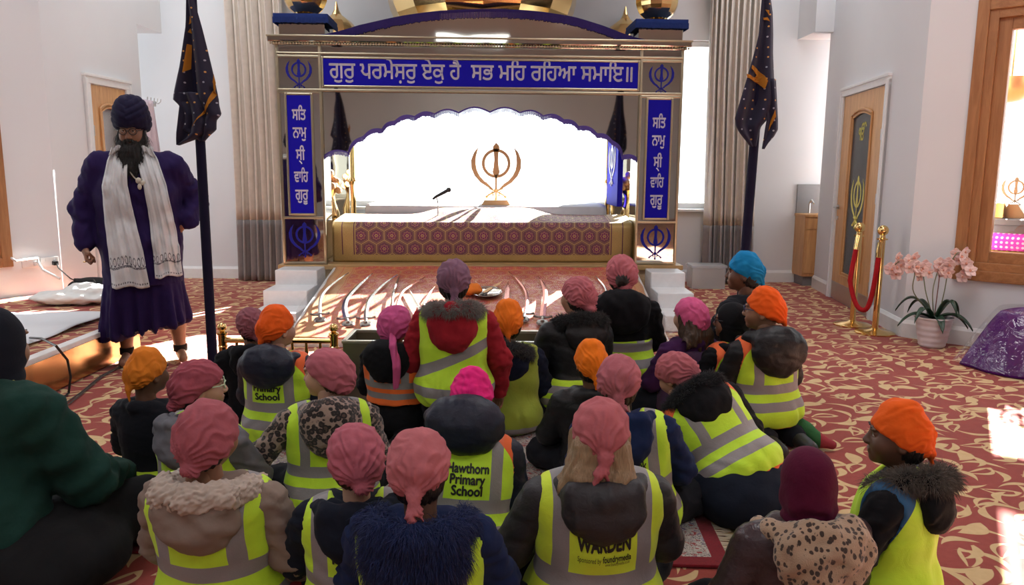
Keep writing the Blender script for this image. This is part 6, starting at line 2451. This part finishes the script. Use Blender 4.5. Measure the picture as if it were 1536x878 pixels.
child(300, 580, 0.64, 'child in a deep rose headscarf with pale green glasses facing right', yaw=-22, head=(-42, 0, 0), scarf=ROSE, scarf_style='bonnet', skin=SKIN_L, coat=(0.16, 0.16, 0.18), hood='down', vest=V_HN, glasses_c=(0.45, 0.62, 0.40), hair='cap', broad=1.1,
      arms=(((-0.165, 0.12, 0.26), (-0.08, 0.24, 0.18)), ((0.19, 0.10, 0.25), (0.10, 0.22, 0.17))))
child(708, 600, 0.62, 'child in a hot pink scarf with a navy padded hood, vest printed Hawthorn', lean=(16, 5), head=(-10, 14, 0), scarf=HOTPINK, scarf_style='patka', skin=SKIN_M, coat=NAVYC, puff=True, hood='big', hood_drop=-0.03, hood_lift=(-0.025, 0.01, 0.075),
      wide_hood=1.08, vest=V_H, yaw=4, broad=1.05, text=[('Hawthorn', 0.05, 0.0, 0.372, 0.0018, 0.155), ('Primary', 0.05, 0.0, 0.332, 0.0018, 0.13), ('School', 0.05, 0.0, 0.291, 0.0018, 0.115)])

# front row
child(1346, 655, 0.67, 'child in an orange patka at the right, blue edged lime vest and fur hood', yaw=52, head=(20, 0, 0), pose='kneel', scarf=(0.84, 0.12, 0.012), scarf_style='patka', skin=SKIN_D, hair='cap', coat=BLACKC,
      hood='fur', fur=((0.07, 0.055, 0.045), (0.20, 0.165, 0.135), 'rim'), vest=V_BLUE, vlo=-0.06, fur_len=0.04, hood_tilt=12, hood_drop=0.0)
mit_c = cloth((0.30, 0.03, 0.03), 0.9)


def mitten(pos, mat):
    def fn(root, T, Hm):
        f = Field((-0.09, -0.09, -0.09), (0.09, 0.09, 0.09), 0.006)
        f.ell((0, 0, 0), (0.038, 0.05, 0.024), 0.02).cap((-0.03, 0.0, 0), (-0.045, 0.03, 0), 0.013, 0.011, 0.015).cap((0, -0.05, 0), (0, -0.035, 0), 0.03, None, 0.01)
        o = soft('glove', f, mat, root)
        o.matrix_local = T @ Matrix.Translation(pos)
    return fn


child(312, 655, 0.68, 'child in a dusty rose headscarf and beige coat with a curly fleece hood', yaw=-4, head=(-8, 2, 5), scarf=(0.36, 0.095, 0.115), scarf_style='bonnet', skin=SKIN_M, hair='cap', coat=(0.25, 0.19, 0.155), hood='fleece',
      fur=((0.42, 0.34, 0.28), (0.56, 0.47, 0.40), 'rim'), vest=V_HN, vhi=0.50, broad=1.1, wide_hood=1.12, hood_drop=0.0, lean=(-7, 0), extra=mitten((0.235, 0.03, 0.13), mit_c),
      arms=(((-0.22, 0.05, 0.24), (-0.10, 0.20, 0.17)), ((0.225, 0.0, 0.25), (0.235, 0.06, 0.15))))
child(533, 686, 0.63, 'child in a pink headscarf and dark coat left of the blue fur hood', yaw=8, head=(6, 2, 0), scarf=(0.42, 0.115, 0.15), scarf_style='bonnet', skin=SKIN_L, hair='cap', hair_c=HAIR_BROWN, coat=(0.010, 0.013, 0.024), hood='down',
      wide_hood=1.0, hood_drop=-0.01, lean=(-5, 0), vest=V_HN, broad=0.95, text=[('PEACE', 0.05, 0.0, 0.35, 0.001, 0.14), ('CREW', 0.05, 0.02, 0.305, 0.001, 0.11)], glasses_c=(0.6, 0.6, 0.6))
child(630, 700, 0.68, 'child in a knotted pink headscarf with a big blue furry hood', scarf=(0.46, 0.14, 0.155), scarf_style='bandana', skin=SKIN_D, hair='cap', coat=BLUEC, hood='fur', fur=((0.006, 0.014, 0.065), (0.018, 0.038, 0.16), 'all'), fur_len=0.042, fur_n=14000,
      wide_hood=1.08, hood_drop=-0.01, lean=(-6, 0), vest=V_HN, vhi=0.47, yaw=-3, head=(-3, 3, -4), text=[('Craze of', 0.05, -0.01, 0.30, 0.001, 0.12), ('the Week', 0.05, 0.01, 0.25, 0.001, 0.14)])
child(900, 650, 0.69, 'blond haired child in a pink headscarf, vest printed WARDEN', scarf=(0.45, 0.125, 0.14), scarf_style='bandana', skin=SKIN_L, hair='long', hair_c=HAIR_BLOND, coat=(0.030, 0.027, 0.030), puff=True, hood='down', hood_drop=-0.025, lean=(-7, 0),
      vest=V_W, broad=1.12, head=(-4, 2, 3), yaw=3, vlo=0.0, text=[('WARDEN', 0.062, 0.0, 0.345, 0.003, 0.155), ('Sponsored by', 0.026, -0.042, 0.310, 0.0, 0.066), ('foundrymedia', 0.03, 0.038, 0.311, 0.0008, 0.085), ('www.foundrymedia.co.uk', 0.016, 0.04, 0.298, 0.0, 0.074)],
      arms=(((-0.26, 0.02, 0.24), (-0.18, 0.20, 0.12)), ((0.225, 0.05, 0.24), (0.12, 0.20, 0.15))))
child(1211, 720, 0.60, 'child in a maroon hijab and shiny brown padded coat with a spotted cream hood', yaw=10, head=(-4, 0, 0), scarf=(0.085, 0.006, 0.028), scarf_style='hijab', skin=SKIN_M, coat_mat=nylon((0.048, 0.030, 0.034), 0.30), puff=True, hood='big', hood_drop=0.03, lean=(-4, 0),
      hood_mat=leopard((0.42, 0.29, 0.19), (0.05, 0.03, 0.022), (0.30, 0.19, 0.12), 46, 'cream', True), wide_hood=1.2, broad=1.18, hsc=0.9, extra=mitten((-0.28, 0.02, 0.10), cloth((0.008, 0.008, 0.009), 0.8)),
      arms=(((-0.25, 0.0, 0.24), (-0.27, 0.06, 0.12)), ((0.225, 0.05, 0.24), (0.12, 0.20, 0.15))))
# ------------------------------------------------------------------ the bearded man
PURPLE_T = cloth((0.020, 0.009, 0.062), 0.85, 0.35, 40)
mp_ = Vector((at_z(243, 545).x - 0.10, 5.42, 0))
man = None
YAWM = math.radians(198)
bf = Field((-0.65, -0.5, 0.0), (0.65, 0.5, 1.60), 0.012)
bf.cap((0, 0, 0.95), (0, 0.03, 1.25), 0.17, 0.18, 0.06).cap((-0.2, 0, 1.44), (0.2, 0, 1.44), 0.075, None, 0.08).cap((0, 0, 1.46), (0, 0.03, 1.60), 0.068, 0.062, 0.04)
ARM_R = [(0.27, 0.0, 1.42), (0.40, -0.03, 1.13), (0.385, 0.09, 0.87)]
ARM_L = [(-0.27, 0.0, 1.42), (-0.41, -0.14, 1.17), (-0.32, 0.04, 1.02)]
bf.chain(ARM_R, [0.06, 0.05, 0.036], 0.03).chain(ARM_L, [0.06, 0.05, 0.036], 0.03)
LEGS = [([(0.11, 0, 0.92), (0.16, 0.02, 0.50), (0.155, 0.0, 0.36), (0.165, -0.02, 0.10)], (0.17, 0.16, 0.045)), ([(-0.11, 0, 0.92), (-0.19, 0.02, 0.50), (-0.215, 0.0, 0.36), (-0.235, -0.02, 0.10)], (-0.27, 0.15, 0.045))]
for ch, foot in LEGS:
    bf.chain(ch, [0.10, 0.07, 0.074, 0.044], 0.03)
    bf.cap((ch[3][0], ch[3][1] - 0.02, 0.05), foot, 0.04, 0.034, 0.03)
    bf.ell((ch[3][0], -0.05, 0.30), (0.055, 0.05, 0.10), 0.04)
HMM = Matrix.Translation((0.0, 0.07, 1.675)) @ Matrix.Rotation(math.radians(-8), 4, 'Z') @ Matrix.Rotation(math.radians(-12), 4, 'X') @ Matrix.Scale(1.17, 4)
hR = place_hand(HAND_FIST, Vector(ARM_R[2]), Vector((-0.1, 0.25, -1)), Vector((1, 0.2, 0.1)), 1.1)
hL = place_hand(HAND_RELAX, Vector(ARM_L[2]), Vector((0.75, 0.25, -0.55)), Vector((-0.3, 0.9, 0.2)), 1.1, left=True)
man = link_mesh('person', body_mesh([bf.mesh(1), (xf(HEAD_V, HMM), HEAD_F), hR, hL]), plain('skin_man', (0.30, 0.15, 0.09), 0.55, Subsurface_Weight=0.06))
man.location = mp_
man.rotation_euler = (0, 0, YAWM)
man.scale = (0.89, 0.92, 0.985)
tag(man, 'bearded person in a dark turban, purple robe and long white shawl standing on the left', 'person')
face_bits(man, HMM)
glasses(man, HMM, (0.02, 0.018, 0.018))
# robe
tf = Field((-0.70, -0.50, 0.10), (0.70, 0.50, 1.60), 0.012)
tf.ell((0, 0.02, 1.20), (0.31, 0.225, 0.34), 0.08).ell((0, 0.0, 0.92), (0.31, 0.22, 0.28), 0.10)
tf.cap((-0.235, -0.01, 1.425), (0.235, -0.01, 1.425), 0.095, None, 0.09)
tf.chain([(0.26, 0, 1.42), ARM_R[1], (0.387, 0.075, 0.90)], [0.105, 0.088, 0.068], 0.05)
tf.chain([(-0.26, 0, 1.42), ARM_L[1], (-0.365, 0.03, 1.045)], [0.105, 0.088, 0.068], 0.05)
tf.cap((0, 0.0, 0.85), (0, 0.0, 0.50), 0.28, 0.30, 0.06)
tf.ell((0, 0, 1.56), (0.08, 0.09, 0.10), 0.02, 'sub')
tf.cut_fn(lambda X, Y, Z: (0.60 - Z) + 0 * X + 0 * Y)


def robe_disp(V, N):
    w = 0.008 * wob(V, 0.16, 31) + 0.004 * wob(V, 0.07, 32)
    arm = np.clip((np.abs(V[:, 0]) - 0.33) / 0.05, 0, 1) * np.clip((V[:, 2] - 0.85) / 0.1, 0, 1)
    w += arm * 0.007 * np.sin(V[:, 2] * 62 + V[:, 1] * 40 + 2 * wob(V, 0.15, 35))
    return w


soft('jacket', tf, PURPLE_T, man, robe_disp)
sf = Field((-0.62, -0.50, 0.05), (0.62, 0.50, 0.80), 0.012)
sf.cap((0, 0, 0.74), (0, 0, 0.25), 0.275, 0.335, 0.05)
sf.cut((0, 0, 1), 0.74, 0.02)
sf.cut_fn(lambda X, Y, Z: (0.265 - 0.16 * X - Z) + 0 * Y)
sf.cut_fn(lambda X, Y, Z: (np.abs(Y) - 0.235) + 0 * X + 0 * Z)


def skirt_disp(V, N):
    k = np.clip((0.66 - V[:, 2]) / 0.4, 0, 1)
    th = np.arctan2(V[:, 1], V[:, 0])
    return k * (0.022 * np.sin(th * 17 + 1.2 * wob(V, 0.4, 41)) + 0.012 * np.sin(th * 29 + 2)) + 0.004 * wob(V, 0.09, 42)


soft('robe_skirt', sf, PURPLE_T, man, skirt_disp)
# socks (dark ankle bands) 
for ch, foot in LEGS:
    MB().lathe([(0.052, 0.07), (0.054, 0.075), (0.054, 0.115), (0.051, 0.12)], 20, (ch[3][0], ch[3][1], 0)).build('ankle_band', cloth((0.02, 0.016, 0.014), 0.9), man)
# turban
tf = Field((-0.16, -0.17, -0.08), (0.16, 0.17, 0.22), 0.0055)
tf.ell((0, -0.005, 0.075), (0.108, 0.122, 0.098), 0.02).ell((0, -0.02, 0.135), (0.085, 0.09, 0.065), 0.05).ell((0, -0.04, 0.03), (0.102, 0.10, 0.085), 0.05)
tf.cut((0, 0.30, -1), -0.004, 0.012)


def turban_disp(V, N):
    s_ = np.sign(V[:, 0])
    t = V[:, 2] - 0.35 * np.abs(V[:, 0]) + 0.10 * V[:, 1] + 0.02 * (V[:, 0] > 0)
    return 0.0060 * np.abs(np.sin(t * PI / 0.036)) ** 0.5 + 0.0025 * wob(V, 0.06, 51)


soft('turban', tf, cloth((0.013, 0.010, 0.034), 0.85, 0.3, 80), man, turban_disp, matrix=HMM)
# beard
bd_ = Field((-0.13, -0.10, -0.37), (0.13, 0.22, 0.03), 0.0055)
bd_.ell((0, 0.055, -0.092), (0.070, 0.056, 0.050), 0.03).ell((0, 0.105, -0.16), (0.080, 0.050, 0.09), 0.04).ell((0, 0.150, -0.245), (0.062, 0.040, 0.085), 0.04)
for s in (-1, 1):
    bd_.chain([(s * 0.072, 0.012, -0.005), (s * 0.068, 0.03, -0.05), (s * 0.045, 0.065, -0.085)], [0.015, 0.024, 0.03], 0.02)
    bd_.cap((s * 0.004, 0.103, -0.041), (s * 0.034, 0.088, -0.056), 0.0085, 0.010, 0.008)
bd_.ell((0, 0.108, -0.055), (0.020, 0.03, 0.006), 0.004, 'sub')
V, F = bd_.mesh(1); N = vnormals(V, F)
V2 = V + N * (0.003 * np.sin(V[:, 0] * 260 + 3 * wob(V, 0.08, 61)) + 0.003 * wob(V, 0.03, 62))[:, None]
bo_ = link_mesh('beard', np_mesh('beard', V2, F), hair_mat(HAIR_BLACK), man); bo_.matrix_local = HMM
strands_on(V, N, V[:, 2] < -0.03, 2600, 0.035, hair_mat((0.016, 0.012, 0.011)), 'beard_hair', bo_, seed=4, width=0.0009, droop=1.6, jitter=0.3)
# inner front panel of the robe and the white shawl: draped over the jacket by ray casting
dg = bpy.context.evaluated_depsgraph_get()


def drape_tree(objs):
    vs, fs, o = [], [], 0
    for ob in objs:
        me = ob.data
        a = np.empty(len(me.vertices) * 3, np.float32); me.vertices.foreach_get('co', a)
        a = a.reshape(-1, 3)
        vs += [Vector(p) for p in a]
        fs += [tuple(v + o for v in p.vertices) for p in me.polygons]
        o += len(a)
    return BVHTree.FromPolygons(vs, fs)


ch_ = {c.name.split('.')[0]: c for c in man.children}
tree = drape_tree([ch_['jacket'], ch_['robe_skirt']])


def front_y(x, z, d=0.0):
    h = tree.ray_cast(Vector((x, 2, z)), Vector((0, -1, 0)))
    return (h[0].y if h[0] is not None else 0.15) + d


def shawl_mat():
    m, b = new_mat('white_shawl_cloth')
    v, x, y, z = coords('UV')
    _o, ox, oy, oz = coords()
    n = noise(_o, 120, 3); n2 = noise(_o, 14, 2)
    c = mixc(n2, (0.62, 0.62, 0.63), (0.76, 0.76, 0.76))
    fx = modf(x * 9.0, 1.0) - 0.5
    scroll = (sqrtf(fx * fx + (y - 0.145) * (y - 0.145) * 200.0) - 0.33)
    emb = mx(mx(band(y, 0.105, 0.118), band(scroll, -0.09, 0.05) * band(y, 0.11, 0.185)), band(y, 0.018, 0.028) * (modf(x * 16.0, 1.0) > 0.4))
    c = mixc(emb * step(noise(_o, 200, 2), 0.35, 0.5), c, (0.09, 0.08, 0.10))
    finish(b, c, 0.9, 0, bumpn(n * 0.4 + n2, 0.3, 0.01), Sheen_Weight=0.2)
    return m


SHAWLM = shawl_mat()


def shawl_strip(path, widths, seed):
    """path from the neck down to the hem: (x, z); returns grid function"""
    m_ = len(path) - 1
    def P(v):
        k = v * m_; i = min(int(k), m_ - 1); t = k - i
        return (path[i][0] + (path[i + 1][0] - path[i][0]) * t, path[i][1] + (path[i + 1][1] - path[i][1]) * t, widths[i] + (widths[i + 1] - widths[i]) * t)
    def fn(u, v):
        x, z, w = P(v)
        xx = x + (u - 0.5) * w
        ds = (front_y(xx, z), front_y(xx - 0.02, z), front_y(xx + 0.02, z), front_y(xx, z - 0.03), front_y(xx, z + 0.03))
        y = max(ds) + 0.018
        return (xx, y + 0.010 * math.sin(u * 21 + seed + v * 2) * (0.5 + 0.5 * v) + 0.004 * math.sin(u * 47 + v * 5), z - 0.01 * math.sin(u * 9))
    return fn


sh_r = shawl_strip([(0.085, 1.56), (0.10, 1.47), (0.125, 1.30), (0.105, 1.05), (0.075, 0.85), (0.055, 0.60)], [0.10, 0.15, 0.18, 0.22, 0.25, 0.27], 0)
sh_l = shawl_strip([(-0.085, 1.56), (-0.105, 1.47), (-0.15, 1.30), (-0.185, 1.05), (-0.205, 0.85), (-0.215, 0.66)], [0.10, 0.14, 0.15, 0.16, 0.17, 0.18], 2)
shp = uv_grid('shawl', sh_r, lambda u, v: (u, 1 - v), 34, 90, SHAWLM, man, 0.007)
tag(shp, 'white shawl with a dark embroidered border')
tag(uv_grid('shawl', sh_l, lambda u, v: (u * 0.7, 1 - v), 28, 90, SHAWLM, man, 0.007), 'white shawl with a dark embroidered border')
nk = Field((-0.2, -0.2, 1.42), (0.2, 0.25, 1.66), 0.008)
nk.chain([(0.085, 0.10, 1.535), (0.10, 0.02, 1.55), (0.075, -0.075, 1.55), (0, -0.105, 1.55), (-0.075, -0.075, 1.55), (-0.10, 0.02, 1.55), (-0.085, 0.10, 1.535)], [0.028] * 7, 0.02)
soft('shawl_collar', nk, SHAWLM, man, lambda V, N: 0.004 * np.sin(V[:, 2] * 130 + V[:, 0] * 40))
# pale cord with a medallion
pts = []
for t in np.linspace(-1, 1, 17):
    x = -0.045 + 0.075 * t; z = 1.335 + 0.10 * t * t
    pts.append((x, front_y(x, z) + 0.012, z))
MB().tube(pts, 0.005, 6).build('necklace', plain('ivory', (0.62, 0.58, 0.48), 0.5), man)
md = MB()
yy = front_y(-0.045, 1.32) + 0.02
md.sphere((-0.045, yy, 1.33), (0.022, 0.010, 0.022), 10).sphere((-0.075, yy, 1.315), (0.02, 0.009, 0.018), 10).sphere((-0.05, yy, 1.29), (0.016, 0.009, 0.022), 10)
md.build('medallion', plain('ivory', (0.62, 0.58, 0.48), 0.5), man)
rg_ = MB().tube([Vector(ARM_R[2]) + Vector((0.0, 0.05, -0.10)) + Vector((0.010 * math.cos(a), 0.012 * math.sin(a), 0.003 * math.sin(a))) for a in np.linspace(0, 2 * PI, 12)[:-1]], 0.0025, 6, True)
rg_.build('ring', BRASS, man)

# ------------------------------------------------------------------ the woman in green at the left edge
hz = 0.80
wp = at_z(-16, 520, hz)
YW = math.radians(-12)
wr_T = Matrix.Rotation(math.radians(-10), 4, 'X')
GREEN = cloth((0.010, 0.040, 0.031), 0.9, 0.4, 50)
BLK = cloth((0.009, 0.009, 0.010), 0.9, 0.3, 50)
hcw = Vector((0, 0.0, hz))
bf = Field((-0.60, -0.40, -0.01), (0.60, 0.80, 0.85), 0.013)
bf.cap((0, -0.14, 0.14), (0, -0.08, 0.45), 0.13, 0.12, 0.06).cap((-0.14, -0.06, 0.61), (0.14, -0.06, 0.61), 0.055, None, 0.05).cap((0, -0.05, 0.62), (0, -0.02, 0.75), 0.055, 0.05, 0.03)
AW = [[(0.20, -0.06, 0.60), (0.29, 0.06, 0.33), (0.20, 0.32, 0.24)], [(-0.20, -0.06, 0.60), (-0.33, 0.06, 0.33), (-0.16, 0.32, 0.24)]]
for a in AW: bf.chain(a, [0.052, 0.043, 0.032], 0.03)
for s in (-1, 1):
    bf.chain([(s * 0.11, -0.10, 0.13), (s * 0.34, 0.24, 0.14), (-s * 0.05, 0.40 + 0.04 * s, 0.08)], [0.09, 0.065, 0.05], 0.03)
    bf.cap((-s * 0.05, 0.40 + 0.04 * s, 0.07), (-s * 0.2, 0.40 + 0.04 * s, 0.045), 0.04, 0.032, 0.02)
HW = Matrix.Translation(hcw) @ Matrix.Rotation(math.radians(-12), 4, 'Z') @ Matrix.Scale(1.15, 4)
hs_ = [place_hand(HAND_RELAX, Vector(a[2]), Vector((-sg * 0.5, 0.6, -0.1)), Vector((0, 0.1, 1)), 1.0, left=sg < 0) for a, sg in ((AW[0], 1), (AW[1], -1))]
wo = link_mesh('person', body_mesh([bf.mesh(1), (xf(HEAD_V, HW), HEAD_F)] + hs_), SKIN_M)
wo.location = (wp.x, wp.y, 0)
wo.rotation_euler = (0, 0, YW)
tag(wo, 'adult in a dark green sweatshirt and black hijab seated at the left edge', 'person')
face_bits(wo, HW)
V, F = scarf_geo('hijab', 77)
o = link_mesh('hijab', np_mesh('hijab', V, F), cloth((0.010, 0.011, 0.018), 0.85, 0.25, 90, 0.16), wo); o.matrix_local = HW @ Matrix.Scale(1.0, 4)
sw = Field((-0.62, -0.42, 0.02), (0.62, 0.60, 0.80), 0.012)
sw.ell((0, -0.14, 0.22), (0.27, 0.20, 0.22), 0.08).ell((0, -0.09, 0.44), (0.22, 0.165, 0.24), 0.08).cap((-0.16, -0.07, 0.615), (0.16, -0.07, 0.615), 0.085, None, 0.08)
for a in AW: sw.chain([Vector(a[0]), a[1], a[2]], [0.092, 0.082, 0.058], 0.05)
sw.ell((0, -0.02, 0.74), (0.085, 0.09, 0.09), 0.02, 'sub')
sw.cut((0, 0, -1), -0.06, 0.02)


def sweat_disp(V, N):
    arm = np.clip((np.abs(V[:, 0]) - 0.2) / 0.08, 0, 1)
    return 0.009 * wob(V, 0.17, 71) + 0.004 * wob(V, 0.07, 72) + arm * 0.007 * np.sin(V[:, 2] * 55 - V[:, 1] * 38 + 2.5 * wob(V, 0.2, 73))


soft('sweatshirt', sw, GREEN, wo, sweat_disp)
lg = Field((-0.62, -0.45, -0.01), (0.62, 0.75, 0.40), 0.014)
lg.ell((0, -0.13, 0.13), (0.25, 0.20, 0.14), 0.06)
for s in (-1, 1):
    lg.chain([(s * 0.12, -0.08, 0.15), (s * 0.36, 0.26, 0.15), (-s * 0.04, 0.42 + 0.04 * s, 0.09)], [0.13, 0.10, 0.08], 0.06)
lg.ell((0, 0.20, 0.14), (0.30, 0.22, 0.10), 0.08).ell((0.26, -0.10, 0.12), (0.24, 0.26, 0.13), 0.08)
lg.cut((0, 0, -1), -0.003)
soft('skirt', lg, BLK, wo, lambda V, N: 0.008 * wob(V, 0.12, 81))
ly = MB().tube([(0.075, -0.10, 0.70), (0.10, -0.02, 0.695), (0.115, 0.05, 0.64), (0.12, 0.10, 0.55), (0.11, 0.13, 0.42)], 0.009, 6, flat=0.35)
ly.build('lanyard', cloth((0.52, 0.50, 0.10), 0.7), wo)
